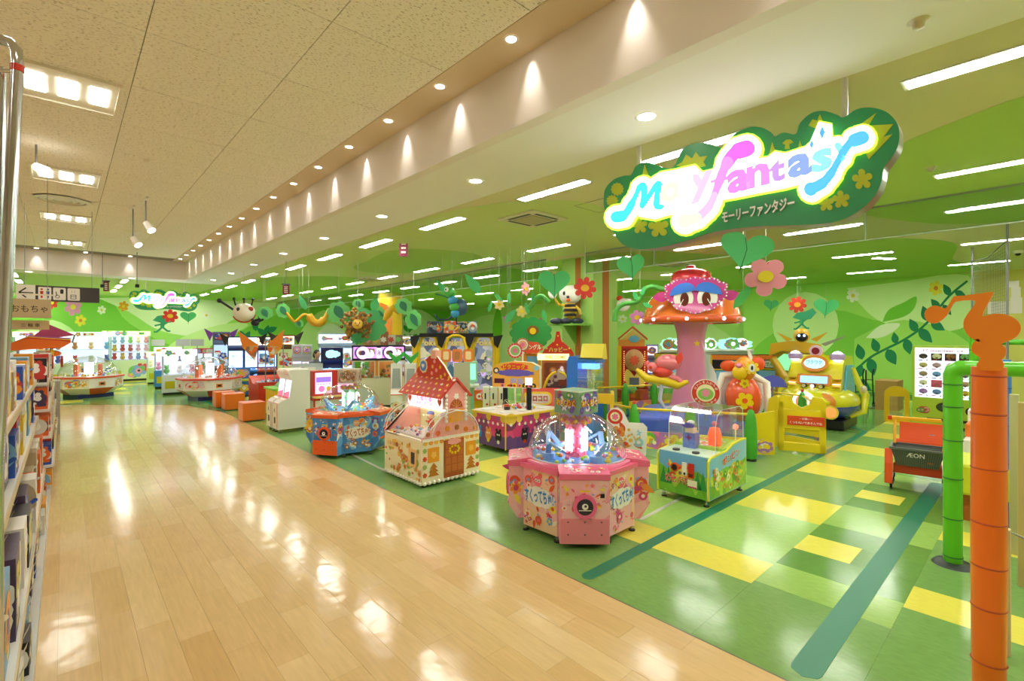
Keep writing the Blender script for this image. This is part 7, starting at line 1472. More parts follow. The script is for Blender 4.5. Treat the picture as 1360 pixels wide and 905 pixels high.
obj('basket_rib', c, bk); c = B(); text(c, 'ÆON', WHITE, (-.02, -.318, .5), (1, 0, 0), (0, -.2, .98), size=.085, width=.22, off=.012, lift=.012); text(c, 'KIDS', mat('#d8743c'), (.16, -.303, .43), (1, 0, 0), (0, -.2, .98), size=.035, off=.01, lift=.012); obj('lettering', c, bk)
obj('floor_pan', B().skinp([(-.22, .24), (.4, .12), (.4, .3), (.1, .3), (-.22, .38)], -.3, .3, mat('#b83c18', .5)), t); obj('seat_shell', B().skinp([(.1, .3), (.46, .3), (.5, .62), (.44, .62), (.38, .36), (.1, .36)], -.3, .3, oc_), t, bev=.02)
b = B().prism([(-.3, .62), (-.22, .5), (.22, .5), (.32, .62), (.3, .9), (-.3, .9)], oc_, (0.05, .3, 0), (1, 0, 0), (0, .28, .96), .03); obj('backrest', b, t, bev=.01)
obj('handle', B().bar((-.36, .28, .95), (.3, .34, .95), .07, .05, mat('#f2b01c', .35)).box(-.4, -.34, .24, .33, .92, .98, RED), t, bev=.01); obj('handle_post', B().cyl((-.3, .1, .6), (-.3, .28, .94), .02, mat('#e8a01c')), t)
obj('side_arm', B().bar((.33, -.1, .56), (.36, .42, .6), .07, .07, oc_), t, bev=.01); c = B().lathe([(.03, -.004), (.04, 0), (.03, .004)], STEEL, 14, (.18, .18, .76)); obj('ring_hook', c, t)
# green padded poles
gp_ = mat('#5cc81c', .3, coat=.4); tie = mat('#2f7a2a', .5)
t = thing('play_pole', 'bright green padded pole with elbow and horizontal bar in the right foreground', 'play pole', (5.88, .55, 0))
obj('foot_ring', B().lathe([(.001, .03), (.12, .03), (.15, .0)], mat('#1c2c24', .4), 22), t); po = obj('upright_pad', B().cyl((0, 0, .02), (0, 0, 1.72), .068, gp_, n=20), t)
for z in (.08, .42, .78, 1.12, 1.42, 1.62): obj('tie', B().lathe([(.07, z - .006), (.074, z), (.07, z + .006)], tie, 20), po)
hb_ = obj('cross_pad', B().tube([(0, 0, 1.7), (0, -.01, 1.745), (0, -.05, 1.77), (0, -.12, 1.77), (.4, -1.6, 1.77)], [.068, .069, .068, .064, .064], gp_, 18), t); c = B()
obj('tie', B().tube([(.02, -.2, 1.77), (.022, -.21, 1.77)], .069, tie, 18), hb_)
t = thing('play_pole', 'thinner bright green padded pole standing farther back beside the ice vending machine', 'play pole', (12.3, .86, 0))
obj('upright_pad', B().cyl((0, 0, 0), (0, 0, 2.35), .07, gp_, n=16), t)
for z in (.3, .6, .9, 1.2, 1.5, 1.8, 2.1): obj('tie', B().lathe([(.072, z - .008), (.077, z), (.072, z + .008)], tie, 16), t)
obj('cross_pad', B().cyl((0, 0, .85), (.1, -1.6, .85), .05, gp_, n=14).cyl((0, 0, 1.95), (.1, -1.6, 1.95), .05, gp_, n=14), t); obj('foot_ring', B().cyl((0, 0, 0), (0, 0, .02), .12, BLACK), t)
# orange padded post and its music-note bird topper
t = thing('play_post', 'thick orange padded post with an orange note-shaped cutout on top at the right edge', 'play pole', (3.78, .205, 0)); opd = mat('#fa7a12', .32, coat=.4)
po = obj('post_pad', B().tube([(0, 0, .0), (0, 0, .4), (.003, 0, .8), (0, 0, 1.3), (0, 0, 1.88)], [.07, .073, .076, .075, .073], opd, 20), t)
for z in (.25, .55, .78, 1.02, 1.32, 1.62, 1.83): obj('tie', B().lathe([(.074, z - .005), (.0785, z), (.074, z + .005)], mat('#c8502a', .5), 20), po)
bird = [(1300, 492), (1297, 484), (1302, 476), (1291, 468), (1291, 458), (1299, 450), (1302, 455), (1288, 448), (1280, 436), (1281, 424), (1289, 412), (1296, 402), (1290, 399), (1270, 401), (1264, 408), (1258, 419), (1249, 427), (1240, 430), (1231, 426), (1228, 417), (1232, 410), (1241, 406), (1250, 408), (1256, 410), (1262, 402), (1267, 394), (1280, 393), (1316, 388), (1319, 391), (1312, 404), (1305, 420), (1320, 417), (1336, 418), (1349, 424), (1356, 433), (1354, 443), (1345, 451), (1330, 457), (1336, 462), (1336, 472), (1331, 478), (1334, 484), (1331, 493)]
ob = mat('#f6921e', .45); P = [oX(a, b_, 3.70) for a, b_ in bird]; P = [(p.x, p.y) for p in smooth2([(.205 - y, z) for y, z in P], 2)]
obj('note_cutout', B().prism(P, ob, (-.07, 0, 0), (0, -1, 0), UP, .02, mat('#f2b48a')), t)
# near playpen: beige posts, blue pad, walls
t = thing('pen_fence', 'cream wooden playpen fence post group at the lower right corner', 'fence', (4.05, .13, 0)); cr = mat('#ddc998', .45)
def postat(px, wpx, ytop, F, m, name='post'):
    p = oF(px, ytop, F); r = wpx / 648 * F / 2; o = obj(name, B().box(-r, r, -r, r, 0, p.z, m), t, (p.x - 4.05, p.y - .13, 0), 0, .004); o.rotation_euler.z = 0; return o
postat(1334, 12, 702, 3.15, cr); postat(1347, 9, 524, 4.6, mat('#c8c490', .45)); postat(1362, 14, 535, 4.0, mat('#c8b474', .45))
obj('wire_rail', B().tube([tuple(oF(1339, 706, 3.2) - Vector((4.05, .13, 0))), tuple(oF(1362, 716, 3.0) - Vector((4.05, .13, 0)))], .006, STEEL, 8), t)
p = oF(1334, 700, 5.2); t = thing('play_post', 'blue padded pole just right of the orange post', 'play pole', (p.x, p.y, 0)); p2 = oF(1334, 478, 5.2); obj('post_pad', B().cyl((0, 0, 0), (0, 0, p2.z), .055, mat('#3f8ae0', .3), n=16), t)
for z in (.3, .7, 1.1, 1.5): obj('tie', B().lathe([(.056, z - .005), (.06, z), (.056, z + .005)], mat('#2a5aa0'), 16), t)
# play structure behind the posts
x, y = gr(1282, 655); t = thing('soft_bench', 'lime yellow padded bench between the green and the orange posts', 'bench', (7.7, .42, 0), 0)
obj('seat_pad', B().box(-.4, .4, -1.1, .32, .3, .64, mat('#d4dc2c', .4)), t, bev=.03); obj('base', B().box(-.3, .35, -1.05, .25, 0, .3, mat('#b8621c', .5)), t)
t = thing('soft_steps', 'orange, white and green padded steps behind the lime bench', 'play steps', (9.8, .5, 0))
for k, (m, z) in enumerate([(mat('#8ad02c', .4), .3), (mat('#e8dcd8', .4), .5), (mat('#f07a2c', .4), .7), (mat('#f2ecea', .4), .88)]): obj('step', B().box(k * .35 - .2, k * .35 + .15, -.9, .32, 0, z, m), t, bev=.02)
o = obj('arched_wall', B().prism([(-1.6, 0), (1.6, 0), (1.6, 1.9), (1.2, 2.35), (.5, 2.6), (-.5, 2.6), (-1.2, 2.35), (-1.6, 1.9)], mat('#a8283c', .5), (0, 0, 0), (0, -1, 0), UP, .12), None, (11.6, -1.9, 0), 0); tag(o, 'dark red round-topped play wall at the right edge', 'play wall')
o = obj('low_wall', B().box(-.06, .06, -1.2, 1.2, 0, 1.75, mat('#e79aa4', .5)), None, (8.9, -2.1, 0), 0); tag(o, 'pink padded low wall in front of the dark red play wall', 'play wall')
o = obj('white_steps_sign', B().box(-.02, .02, -.15, .15, 0, .24, WHITE).box(-.02, .02, -.32, -.16, 0, .3, WHITE).box(-.02, .02, -.3, -.17, .3, .5, WHITE).box(-.02, .02, -.28, -.14, .5, .62, WHITE), None, tuple(oF(1326, 417, 9.5)), 0); o.name = 'paper_stack'; tag(o, 'stack of white paper shapes hung on the net above the orange cutout', 'paper')
t = thing('safety_net', 'fine grey safety net with thin poles hanging from the ceiling at the upper right', 'net', (0, 0, 0)); netm = mat('#6a7a5a', .6)
pA, pB, pC = oF(1291, 400, 11), oF(1338, 400, 8.6), oF(1375, 400, 8.0); t.location = (pB.x, pB.y, 0)
for p in (pA, pB): obj('pole', B().cyl((p.x - pB.x, p.y - pB.y, 0 if p is pB else 0), (p.x - pB.x, p.y - pB.y, ZA), .018, GREY), t)
n_ = B()
za, zb = 1.9, 3.75
for k in range(37):
    f = k / 36; a = Vector((pA.x - pB.x, pA.y - pB.y, 0)) * (1 - f); n_.bar((a.x, a.y, za), (a.x, a.y, zb - .25 * math.sin(PI * f) * .6), .004, .004, netm)
for k in range(30):
    z = za + (zb - za) * k / 29 * .93; n_.bar((pA.x - pB.x, pA.y - pB.y, z), (0, 0, z), .004, .004, netm)
s = obj('mesh', n_, t); s['kind'] = 'stuff'
obj('top_cord', B().tube([(pA.x - pB.x, pA.y - pB.y, zb), ((pA.x - pB.x) * .5, (pA.y - pB.y) * .5, zb - .12), (0, 0, zb)], .01, DKGREY, 6), t)

# ================================================================== HANGING DECORATIONS
heartg = mat('#4cc070', .5); heartd = mat('#2a7a58', .5)
def hang(name, label, cat, px, py, F, build, group=None, wire=True, rz=0):
    p = oF(px, py, F); t = thing(name, label, cat, p, facing(p.x, p.y) + rz, group); build(t, F / 648)
    if wire: obj('wire', B().cyl((0, .02, 0), (0, .02, (ZC if p.x < XE and p.y < YB else ZA - .008) - p.z), .003, mat('#c8d0c0')), t)
    return t
def heart_leaf(w, h_, rot=0, m=heartg):
    def f(t, k):
        o = obj('leaf_blade', B().prism(heart(w * k, h_ * k, rot), m, (0, 0, 0), d=.03), t); q = Vector((-math.sin(rot) * -h_ * k * -.5, 0, -h_ * k * .5 * math.cos(rot)))
        obj('midrib', B().tube([(0, -.035, h_ * k * .3 * math.cos(rot)), (0.02, -.036, 0), (math.sin(rot) * h_ * k * .55, -.03, -h_ * k * .58 * math.cos(rot))], .006, mat('#1f6a3c'), 6), t)
    return f
def flower_b(r, c, cen, n=6, rz=0):
    def f(t, k): o = obj('petals', B().prism(flower(0, 0, r * k, n, 4), c, (0, 0, 0), d=.03), t); obj('flower_centre', B().prism(circ(0, 0, r * k * .36, 16, r * k * .3), cen, (0, -.03, 0), d=.015), t)
    return f
hang('heart_leaf', 'large green heart leaf hanging above the bee figure', 'leaf decoration', 736, 376, 10.2, heart_leaf(42, 40), 'hanging heart leaves')
hang('heart_leaf', 'green heart leaf just below the left end of the big sign', 'leaf decoration', 838, 354, 8.4, heart_leaf(36, 36, .1), 'hanging heart leaves')
hang('heart_leaf', 'big two-lobed green heart leaf under the middle of the big sign', 'leaf decoration', 990, 332, 7.0, heart_leaf(66, 54, -.25), 'hanging heart leaves')
hang('flower_cutout', 'large pink hanging flower with yellow centre right of the mushroom cap', 'flower decoration', 1017, 368, 7.6, flower_b(26, mat('#e890a4', .5), mat('#e8cc2c', .5), 5))
hang('leaf_cutout', 'long narrow green leaf hanging below the large pink flower', 'leaf decoration', 987, 392, 7.8, lambda t, k: obj('leaf_blade', B().prism(leafp(42 * k, 12 * k, .95, -12 * k, -18 * k), mat('#4cb85c', .5), (0, 0, 0), d=.03), t))
hang('flower_cutout', 'bright red hanging flower with yellow centre beside the pillar', 'flower decoration', 777, 383, 8.9, flower_b(15, mat('#e0382c', .5), mat('#f0b82c', .5), 8))
hang('flower_cutout', 'red flower cutout high before the right wall', 'flower decoration', 1059, 405, 17, flower_b(11, mat('#c8341c', .5), mat('#e8a82c', .5), 8))
for px, py, w_, la in [(1097, 408, 29, 'green heart leaf before the right wall, right of the red flower cutout'), (1024, 405, 18, 'small teal heart leaf before the right wall, left of the red flower cutout')]: hang('heart_leaf', la, 'leaf decoration', px, py, 17, heart_leaf(w_, w_ * .9, -.1, heartg), 'hanging heart leaves')
def sprout(t, k):
    m = mat('#2f9a6a', .5); b = B().prism([(x * k, z * k) for x, z in [(-9, 2), (-4, 8), (6, 10), (14, 14), (18, 8), (12, 0), (2, -2)]], m, (0, 0, 0), d=.06); obj('leaf_hat', b, t)
    b = B().tube([(2 * k, 0, -1 * k), (1 * k, 0, -8 * k)], [2.5 * k, 2 * k], m, 8).tube([(1 * k, 0, -7 * k), (-5 * k, 0, -13 * k), (-8 * k, 0, -13 * k)], 1.2 * k, m, 8).tube([(2 * k, 0, -7 * k), (7 * k, 0, -12 * k), (10 * k, 0, -12 * k)], 1.2 * k, m, 8).tube([(0, 0, -3 * k), (-7 * k, 0, -5 * k)], 1.1 * k, m, 8).tube([(3 * k, 0, -3 * k), (10 * k, 0, 2 * k)], 1.1 * k, m, 8); obj('body', b, t)
hang('leaf_figure', 'teal leaf-hatted running figure before the pale disc on the right wall', 'figure', 1063, 424, 17, sprout)
hang('leaf_figure', 'teal leaf-hatted standing figure below the far sign', 'figure', 214, 428, 21, sprout)
hang('flower_cutout', 'red flower cutout below the far sign', 'flower decoration', 226, 420, 20, flower_b(9, mat('#e0382c'), mat('#f0c82c'), 7)); hang('heart_leaf', 'green heart leaf below the right end of the far sign', 'leaf decoration', 250, 421, 20, heart_leaf(18, 16), 'hanging heart leaves')
# narrow leaves and flowers along the vines
for i, (px, py, L, W_, a, F) in enumerate([(587, 382, 26, 8, 2.2, 12), (628, 377, 34, 13, 2.25, 11.5), (651, 407, 16, 5, 1.3, 12), (662, 396, 22, 5, 2.3, 11.5), (676, 396, 16, 4, 1.57, 12), (678, 420, 24, 9, .9, 11), (700, 410, 18, 6, 1.9, 10.8), (708, 396, 17, 5, 1.57, 10.8), (723, 420, 18, 6, -1.3, 10.5), (402, 402, 22, 8, 2.0, 14), (498, 405, 20, 12, 1.5, 14)]):
    hang('leaf_cutout', 'narrow green hanging leaf, %s from the left along the vine' % ordn(i), 'leaf decoration', px, py, F, (lambda L, W_, a: lambda t, k: obj('leaf_blade', B().prism(leafp(L * k, W_ * k, a, -L / 2 * k * math.cos(a), -L / 2 * k * math.sin(a)), heartg, (0, 0, 0), d=.03), t))(L, W_, a), 'narrow leaves along the vine')
for px, py, r, m, la in [(697, 384, 9, mat('#e8a0b0'), 'pale pink flower seen edge-on above the tree board machine'), (663, 405, 7, mat('#f0d89a'), 'cream flower on the vine left of the tree board'), (693, 414, 8, mat('#e8d88a'), 'cream flower on the rod above the blue screen'), (674, 424, 6, mat('#d880c0'), 'small magenta flower on the vine over the yellow machine'), (846, 422, 10, mat('#d88ac8'), 'mauve flower below the green vine left of the mushroom')]:
    hang('flower_cutout', la, 'flower decoration', px, py, 11.2 if px < 800 else 12.5, flower_b(r, m, YEL, 6), None, True, .9 if px == 697 else 0)
t = hang('vine', 'thick wavy green vine reaching to the mushroom cap', 'vine decoration', 850, 405, 10.0, lambda t, k: obj('stem', B().tube([tuple(Vector((p.x, 0, p.y))) for p in smooth2([(x * k, z * k) for x, z in [(-33, -22), (-31, -8), (-22, 1), (-8, 3), (0, 8), (6, 20), (16, 24), (28, 20), (38, 22), (44, 30)]], 4)], .05, mat('#56b04a', .45), 10), t), None)
for a, x, z in ((1.3, 2, 12), (-.5, 4, 2), (1.9, -4, 6)): k = 10 / 648; obj('leaf', B().prism(leafp(13 * k, 6 * k, a, x * k, z * k), heartg, (0, -.05, 0), d=.02), t)
t = hang('vine', 'thick green vine arch left of the bee figure', 'vine decoration', 717, 400, 10.8, lambda t, k: obj('stem', B().tube([tuple(Vector((p.x, 0, p.y))) for p in smooth2([(x * k, z * k) for x, z in [(-16, -10), (-10, -4), (-4, 4), (3, 6), (8, 2), (12, -2)]], 4)], .055, mat('#56b04a', .45), 10), t), None)
hang('vine', 'golden banana-like vine swooping over the medal machines', 'vine decoration', 410, 424, 14.5, lambda t, k: obj('stem', B().tube([tuple(Vector((p.x, 0, p.y))) for p in smooth2([(x * k, z * k) for x, z in [(-27, 8), (-18, -3), (-12, 0), (-6, 6), (0, 4), (6, -4), (14, -5), (20, 2), (26, 14)]], 4)], [.04] * 16 + [.12] * 12 + [.06] * 5, mat('#e0a81c', .35), 10), t))
hang('vine', 'golden curved horn hanging right of the lion figure', 'vine decoration', 520, 418, 13.5, lambda t, k: obj('stem', B().tube([(10 * k, 0, 2 * k), (2 * k, 0, 9 * k), (-4 * k, 0, 2 * k), (-9 * k, 0, -8 * k)], [.05, .1, .13, .05], mat('#d8a41c', .35), 10), t))
for px, py, w_, h_, F, la in [(450, 415, 30, 30, 14.5, 'dark centred round tree board left of the lion figure'), (352, 416, 20, 18, 15, 'heart-lobed leaf board right of the ladybird'), (376, 413, 18, 20, 14.8, 'second heart-lobed leaf board before the golden vine'), (397, 430, 12, 12, 14.8, 'dark clover leaf board below the golden vine'), (536, 407, 24, 22, 13.2, 'pale green heart board over the slanted machines'), (505, 420, 14, 26, 14, 'green tree board with dark core right of the lion'), (476, 404, 16, 14, 13.4, 'small heart leaf before the golden pillar'), (549, 425, 22, 28, 15, 'spiky green palm board near the far corner')]:
    hang('leaf_board', la, 'leaf decoration', px, py, F, (lambda w_, h_: lambda t, k: (obj('board', B().prism(cloud(w_ * k, h_ * k, 7, .15), mat('#6cc46a', .5), (0, 0, 0), d=.03), t), obj('dark_leaf', B().prism(leafp(h_ * k * .7, w_ * k * .4, -1.1, -w_ * k * .15, h_ * k * .3), heartd, (0, -.03, 0), d=.02), t)))(w_, h_))
# lion with green leafy collar
def lion(t, k):
    c = B(); R = random.Random(5)
    for i in range(130): a = R.uniform(0, 6.28); r = R.uniform(.0, .33) ** .8; c.ball((r * math.cos(a) * 1.05, -.05 + r * .3, r * math.sin(a) * 1.1), .05, R.choice([mat('#9a6a2c', .3), mat('#7a4a1c', .3), mat('#b8883c', .3)]), 7, 5)
    obj('mane', c, t); obj('face', B().ball((0, -.14, .02), (.14, .1, .13), mat('#e8c04a', .3)).ball((0, -.24, -.0), (.05, .03, .035), mat('#c8922c')).ball((-.05, -.23, .05), .018, BLACK, 6, 4).ball((.05, -.23, .05), .018, BLACK, 6, 4), t)
    obj('leaf_board', B().prism(cloud(1.15, .95, 9, .15), mat('#4cb06a', .5), (.22, .3, 0), d=.03), t); c = B()
    for a in range(8): c.prism(leafp(.18, .1, a * .785, -.02, -.36), mat('#3a9a5a'), (0, -.1, 0), d=.02)
    obj('collar', c, t)
hang('lion_figure', 'brown bead-maned lion head with yellow face over the medal island', 'figure', 475, 432, 13.0, lion)
p = oF(506, 440, 18); tag(obj('tree_trunk', B().lathe([(.55, 0), (.42, 1.0), (.38, 2.0), (.42, 2.7), (.25, 3.2), (.001, 3.3)], mat('#e8842c', .45), 18), None, (p.x, p.y, 0)), 'orange and gold decorative tree trunk behind the lion figure', 'tree decoration')
# insects
def bee(t, k):
    yl_, wh = mat('#e8c43a', .35), mat('#f4f4ee', .3)
    b = B().ball((0, 0, .64), (.25, .2, .21), wh, 20, 12).ball((0, -.02, .3), (.15, .13, .2), yl_, 18, 12); obj('body', b, t)
    for z in (.2, .3, .4): obj('stripe', B().lathe([(.135 if z != .3 else .155, z - .03), (.14 if z != .3 else .16, z), (.13 if z != .3 else .152, z + .03)], BLACK, 18, (0, -.02, 0)), t)
    c = B()
    for s_ in (-1, 1): c.ball((-.06 + s_ * .07, -.165, .66), (.03, .02, .045), BLACK, 8, 6)
    c.ball((-.05, -.19, .58), (.035, .03, .03), BLACK, 8, 6); obj('face', c, t); obj('beak', B().ball((-.04, -.19, .51), (.05, .04, .035), ORANGE, 10, 6), t)
    obj('ear', B().ball((.17, 0, .78), (.09, .05, .12), mat('#3a4450'), 12, 8), t); obj('tuft', B().ball((.0, 0, .78), (.1, .08, .04), yl_, 10, 6), t)
    for s_ in (-1, 1): obj('arm', B().tube([(s_ * .1, -.05, .4), (-.26 if s_ < 0 else .2, -.12, .42 if s_ < 0 else .3), (-.34 if s_ < 0 else .22, -.14, .56 if s_ < 0 else .2)], .03, yl_, 8), t)
    obj('glove', B().ball((-.38, -.14, .66), (.1, .06, .12), wh, 12, 8).ball((-.3, -.14, .72), (.035, .03, .06), wh, 8, 6), t)
    for x_ in (-.3, -.1, .15): obj('shoe', B().ball((x_, -.12, .06), (.14, .09, .07), mat('#2c3448', .3), 12, 8), t)
p = Vector((9.38, 8.05, 2.36)); t = thing('bee_figure', 'striped bee figure with white head sitting on the pillar shelf', 'figure', p, facing(p.x, p.y)); bee(t, 1); t.scale = (1.15,) * 3
def caterpillar(t, k):
    for i, (x_, z_, r) in enumerate([(-.05, .34, .14), (.02, .16, .12), (.06, 0, .12), (.08, -.16, .11)]): obj('segment', B().ball((x_, 0, z_), (r, r, r * .9), [mat('#4cb04a', .3), mat('#3a9ad0', .3)][i % 2 if i else 0], 14, 8), t)
    obj('eye', B().ball((-.12, -.12, .4), (.05, .03, .06), WHITE, 8, 6).ball((-.14, -.145, .4), .02, BLACK, 6, 4), t); obj('limb', B().tube([(-.05, 0, .2), (-.25, -.05, .28), (-.38, -.05, .3)], .022, mat('#2a7a4a'), 6).tube([(.05, 0, -.2), (-.1, -.05, -.3), (-.3, -.05, -.3), (-.4, -.05, -.18)], .025, mat('#2a3a5a'), 6).tube([(.1, 0, -.2), (.12, 0, -.4), (.28, 0, -.38)], .025, mat('#2a3a5a'), 6), t)
    obj('shell', B().ball((.22, .05, .0), (.16, .1, .2), mat('#3a5a78', .3), 12, 8), t)
hang('caterpillar_figure', 'green and blue caterpillar figure hanging over the yellow machine', 'figure', 600, 408, 11.5, caterpillar)
def ladybird(t, k):
    obj('body', B().ball((0, 0, 0), (.3, .25, .28), mat('#eee8d8', .3), 20, 12), t); obj('spot', B().ball((.18, -.17, .1), (.08, .06, .07), mat('#b8342c', .3), 10, 8).ball((-.1, -.2, -.05), (.02, .02, .06), YEL, 6, 5), t); obj('rim', B().tube([(.3 * math.cos(a), .04, .3 * math.sin(a)) for a in [PI + .4 + k_ * .32 for k_ in range(9)]], .03, mat('#c8402c'), 8), t)
    obj('limb', B().tube([(-.25, 0, .05), (-.45, 0, .2), (-.62, 0, .32)], .035, BLACK, 8).ball((-.64, 0, .33), .07, BLACK, 8, 6).tube([(.2, 0, -.2), (.35, 0, -.3), (.5, 0, -.22), (.55, 0, -.02)], .035, BLACK, 8).ball((.3, 0, -.32), (.12, .08, .1), BLACK, 8, 6), t); c = B()
    for x_ in (-.22, 0, .2): c.cyl((x_, 0, .2), (x_ * 1.2, 0, .38), .02, BLACK).ball((x_ * 1.2, 0, .4), .045, BLACK, 8, 6)
    c.ball((-.15, -.2, .08), (.05, .03, .06), BLACK, 8, 6); obj('feeler', c, t)
hang('ladybird_figure', 'round white ladybird figure with a red spot hanging by the far machines', 'figure', 324, 415, 14.8, ladybird)
hang('vine', 'black crooked twig hanging right of the ladybird', 'vine decoration', 350, 418, 15, lambda t, k: obj('stem', B().tube([(x * k, 0, z * k) for x, z in [(-10, -8), (-5, -6), (-5, 1), (2, 3), (4, 0)]], .04, BLACK, 8), t))
hang('fruit_figure', 'small white mushroom-like figure high by the pillar above the red playhouse', 'figure', 828, 405, 12.5, lambda t, k: (obj('body', B().ball((0, 0, 0), (.17, .12, .17), WHITE, 12, 8).ball((.12, 0, .06), (.1, .1, .1), WHITE, 10, 7), t), obj('red_top', B().ball((-.1, 0, .17), (.08, .06, .07), RED, 10, 6), t)))

# ================================================================== SHELVES ON THE LEFT
wht = mat('#eceae4', .35)
def gondola(y0, y1, label, boards):
    t = thing('shop_shelf', label, 'shelf', (-.4, (y0 + y1) / 2, 0)); h2 = (y1 - y0) / 2
    obj('back_panel', B().box(-.32, -.3, -h2, h2, .0, 1.75, wht), t); obj('base', B().box(-.3, .27, -h2, h2, 0, .1, mat('#c8c8c4', .4)), t)
    for z, d in boards:
        s = obj('shelf_board', B().box(-.3, d, -h2, h2, z - .03, z, wht), t); obj('price_rail', B().box(d, d + .008, -h2, h2, z - .045, z + .005, mat('#d8c49a', .4)), s)
        c = B(); q = -h2 + .1
        while q < h2 - .1: c.add([(d + .009, q, z - .04), (d + .012, q + .07, z - .04), (d + .035, q + .07, z + .012), (d + .032, q, z + .012)], [(0, 1, 2, 3), (3, 2, 1, 0)], wht); q += .23
        obj('price_card', c, s)
    for y in (-h2, h2): obj('upright', B().box(-.32, -.26, y - .02, y + .02, 0, 1.78, STEEL), t)
    return t
gondola(3.35, 8.6, 'white metal shop shelf at the left edge nearest the camera', [(.37, .22), (1.05, .16), (1.5, .14)])
gondola(8.75, 13.9, 'white metal shop shelf at the left edge, second run farther away', [(.37, .3), (.75, .28), (1.1, .26), (1.45, .24)])
bc = ['#1c1a20', '#f0a02c', '#e8e4dc', '#c83a34', '#2f56b8', '#f2d23c', '#d8d4cc', '#4a3a5a', '#f4f0e8', '#e86a2c', '#7ab0d8', '#b8a888']
def goods(x1, y, z, w_, d, h_, m, label, group, front=None):
    o = obj('toy_box', B().box(-d, 0, 0, w_, 0, h_, m), None, (x1, y, z)); tag(o, label, 'box', group)
    c = B(); R = random.Random(int(y * 100 + z * 10)); art(c, (0, .01, .01) if 0 else (.0, w_ - .01, .01), (0, -1, 0) if 0 else (0, -1, 0), UP, w_ - .02, h_ - .02, [mat(R.choice(bc)), mat(R.choice(bc)), WHITE], 5, int(y * 37), 'cfrw', (.1, .3))
    c2 = B(); art(c2, (0, .01, .01), (0, 1, 0), UP, w_ - .02, h_ - .02, [mat(R.choice(bc)), mat(R.choice(bc)), WHITE, mat('#e8d84a')], 7, int(y * 37), 'cfrw', (.1, .3)); obj('printed_side', c2, o)
    c3 = B(); art(c3, (-d + .01, 0, .01), (1, 0, 0), UP, d - .02, h_ - .02, [mat(R.choice(bc)), mat(R.choice(bc)), WHITE], 7, int(y * 31), 'cfrw', (.1, .3)); obj('printed_front', c3, o)
    return o
R = random.Random(12); cnt = 0
lv = [(3.35, 8.6, .37, -.20, 'lower board of the nearest shelf', .5), (3.35, 8.6, 1.05, -.27, 'middle board of the nearest shelf', .4), (4.6, 8.6, 1.5, -.28, 'top board of the nearest shelf', .36), (3.4, 8.6, .1, -.16, 'floor tray of the nearest shelf', .22),
      (8.75, 13.9, .37, -.12, 'lowest board of the second shelf', .33), (8.75, 13.9, .75, -.14, 'second board of the farther shelf', .3), (8.75, 13.9, 1.1, -.17, 'third board of the farther shelf', .3), (8.75, 13.9, 1.45, -.18, 'top board of the farther shelf', .34), (8.75, 13.9, .1, -.12, 'floor tray of the farther shelf', .22)]
names = {'#1c1a20': 'black', '#f0a02c': 'orange', '#e8e4dc': 'cream', '#c83a34': 'red', '#2f56b8': 'blue', '#f2d23c': 'yellow', '#d8d4cc': 'grey', '#4a3a5a': 'purple', '#f4f0e8': 'white', '#e86a2c': 'orange-red', '#7ab0d8': 'light blue', '#b8a888': 'tan'}
for y0, y1, z, xf, la, hh in lv:
    y = y0 + .06; n = 0
    while y < y1 - .3:
        w_ = R.uniform(.22, .42); h_ = hh * R.uniform(.75, 1.0); col = bc[R.randrange(len(bc))]
        if y0 < 4 and z == 1.05 and n == 2: col, h_ = '#1c1a20', .42
        if y0 < 4 and z == 1.05 and n < 2: y += .5; n += 1; continue
        goods(xf + R.uniform(-.03, .02), y, z, w_, R.uniform(.15, .24), h_, mat(col, .4), '%s toy box, %s along the %s' % (names[col], ordn(min(n, 17)), la), 'toy boxes on the ' + la); y += w_ + R.uniform(.02, .1); n += 1
# cartons at the end, toys on top
for i, z in enumerate((0, .56)):
    o = obj('carton', B().box(-.38, .0, -.3, .3, 0, .55, mat('#b8b4aa', .6)), None, (-.06, 14.3, z)); tag(o, ['grey cardboard carton on the floor at the end of the shelves', 'grey cardboard carton stacked on the other at the end of the shelves'][i], 'box', 'cartons at the end of the shelves'); obj('label_print', B().box(-.3, -.06, -.302, -.3, .1, .3, mat('#8a867c')).box(0, .002, -.2, .2, .12, .2, mat('#8a867c')), o)
def toyset(px, py, F, label, name, build): p = oF(px, py, F); t = thing(name, label, 'toy', (p.x, p.y, p.z), facing(p.x, p.y)); build(t, F / 648); return t
obj_z = 1.8
t = thing('tricycle', 'orange and yellow children tricycle with a maroon sunshade above the shelves', 'toy', (-.2, 12.4, 1.46), 0)
t.scale = (.85,) * 3
for x_, y_, r in ((-.12, .3, .13), (.2, .3, .13), (.05, -.3, .15)): w2 = obj('wheel', B().cyl((x_ - .02, y_, r), (x_ + .02, y_, r), r, mat('#c8362c'), n=20), t); obj('hub', B().cyl((x_ - .025, y_, r), (x_ + .025, y_, r), r * .5, YEL, n=14), w2)
obj('frame', B().tube([(.05, -.3, .15), (.05, -.2, .4), (.05, .2, .2), (.05, .35, .18)], .025, YEL, 8), t); obj('seat', B().ball((.05, .12, .32), (.15, .2, .07), ORANGE), t); obj('handlebar', B().tube([(-.12, -.22, .5), (.05, -.24, .44), (.22, -.22, .5)], .018, RED, 8), t)
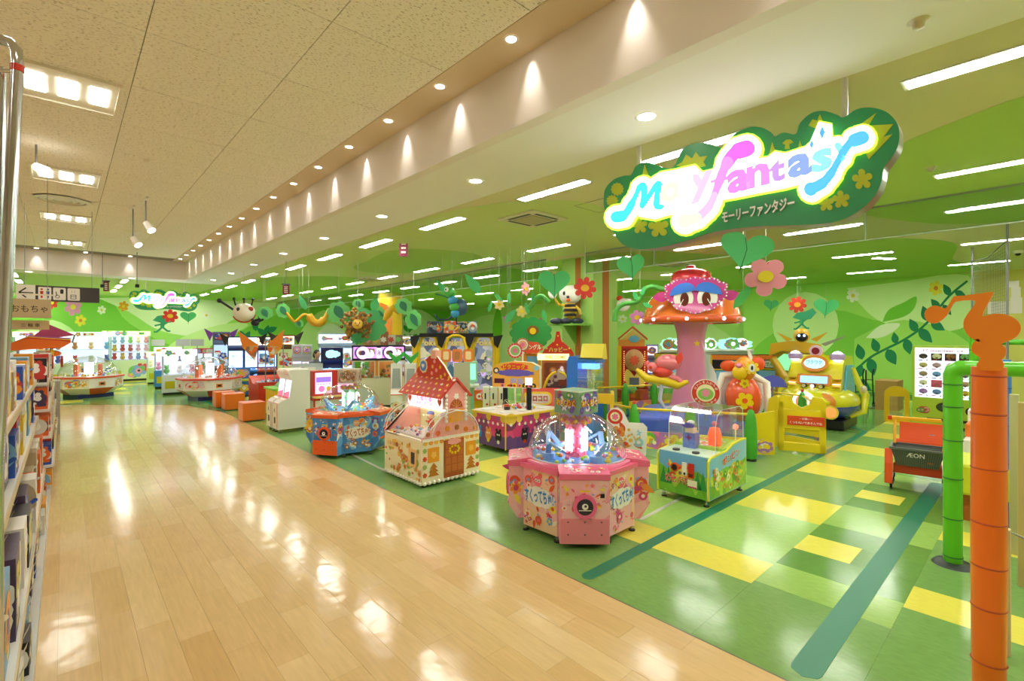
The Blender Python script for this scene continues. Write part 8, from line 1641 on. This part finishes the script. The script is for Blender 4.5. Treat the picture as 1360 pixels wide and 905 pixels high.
obj('push_pole', B().cyl((.0, .35, .2), (-.16, .55, .85), .016, mat('#c8b49a', .3)).cyl((-.16, .55, .85), (-.1, .6, .98), .024, RED), t)
c = B().add([(.0, -.1, .95), (-.38, .0, .58), (.42, -.3, .72), (.4, .45, .72), (-.3, .5, .6)], [(0, 1, 2), (0, 2, 3), (0, 3, 4), (0, 4, 1)], mat('#a83a64', .6)); c.add([(.42, -.3, .72), (.4, .45, .72), (.36, .4, .55), (.38, -.25, .55)], [(0, 1, 2, 3)], BLACK); obj('sunshade', c, t); obj('sunshade_pole', B().cyl((.02, .2, .3), (0, -.1, .93), .012, STEEL), t)
t = thing('kite', 'orange and red striped wing-shaped toy lying on top of the shelf goods', 'toy', (-.22, 11.2, 1.82), 0)
for k, m in enumerate([ORANGE, RED, YEL, mat('#a85ab8')]): obj('stripe', B().prism([(-.5 + k * .06, 0), (.2, .05 + k * .02), (.32, .14 + k * .02), (-.2, .2 + k * .015), (-.45, .1)], m, (0, -.3 + k * .14, 0), d=.12), t)
# chrome rail at the extreme left
A_, Bt = oF(-4, 640, 1.22), oF(23, 85, 1.22)
t = thing('chrome_rail', 'tall chrome pipe rail bending over at the top left edge of the photo', 'rail', (A_.x, A_.y, 0)); o0 = Vector((A_.x, A_.y, 0)); pts = [Vector((A_.x, A_.y, 0)), A_, Bt, oF(21, 66, 1.22), oF(14, 57, 1.22), oF(0, 52, 1.22), oF(-60, 40, 1.22)]
obj('pipe', B().tube([p - o0 for p in pts], .0125, CHROME, 16), t); q = oF(23, 92, 1.22) - o0; obj('red_tape', B().cyl(q - Vector((0, 0, .006)), q + Vector((0, 0, .01)), .0135, RED, n=16), t); obj('brace', B().cyl(oF(20, 95, 1.22) - o0, oF(-60, 88, 1.22) - o0, .005, CHROME), t); obj('second_pipe', B().cyl((pts[0] - o0) + Vector((-.03, .05, 0)), Bt - o0 + Vector((-.03, .05, 0)), .01, CHROME), t)
obj('foot', B().cyl((0, 0, 0), (0, 0, .02), .05, CHROME), t)
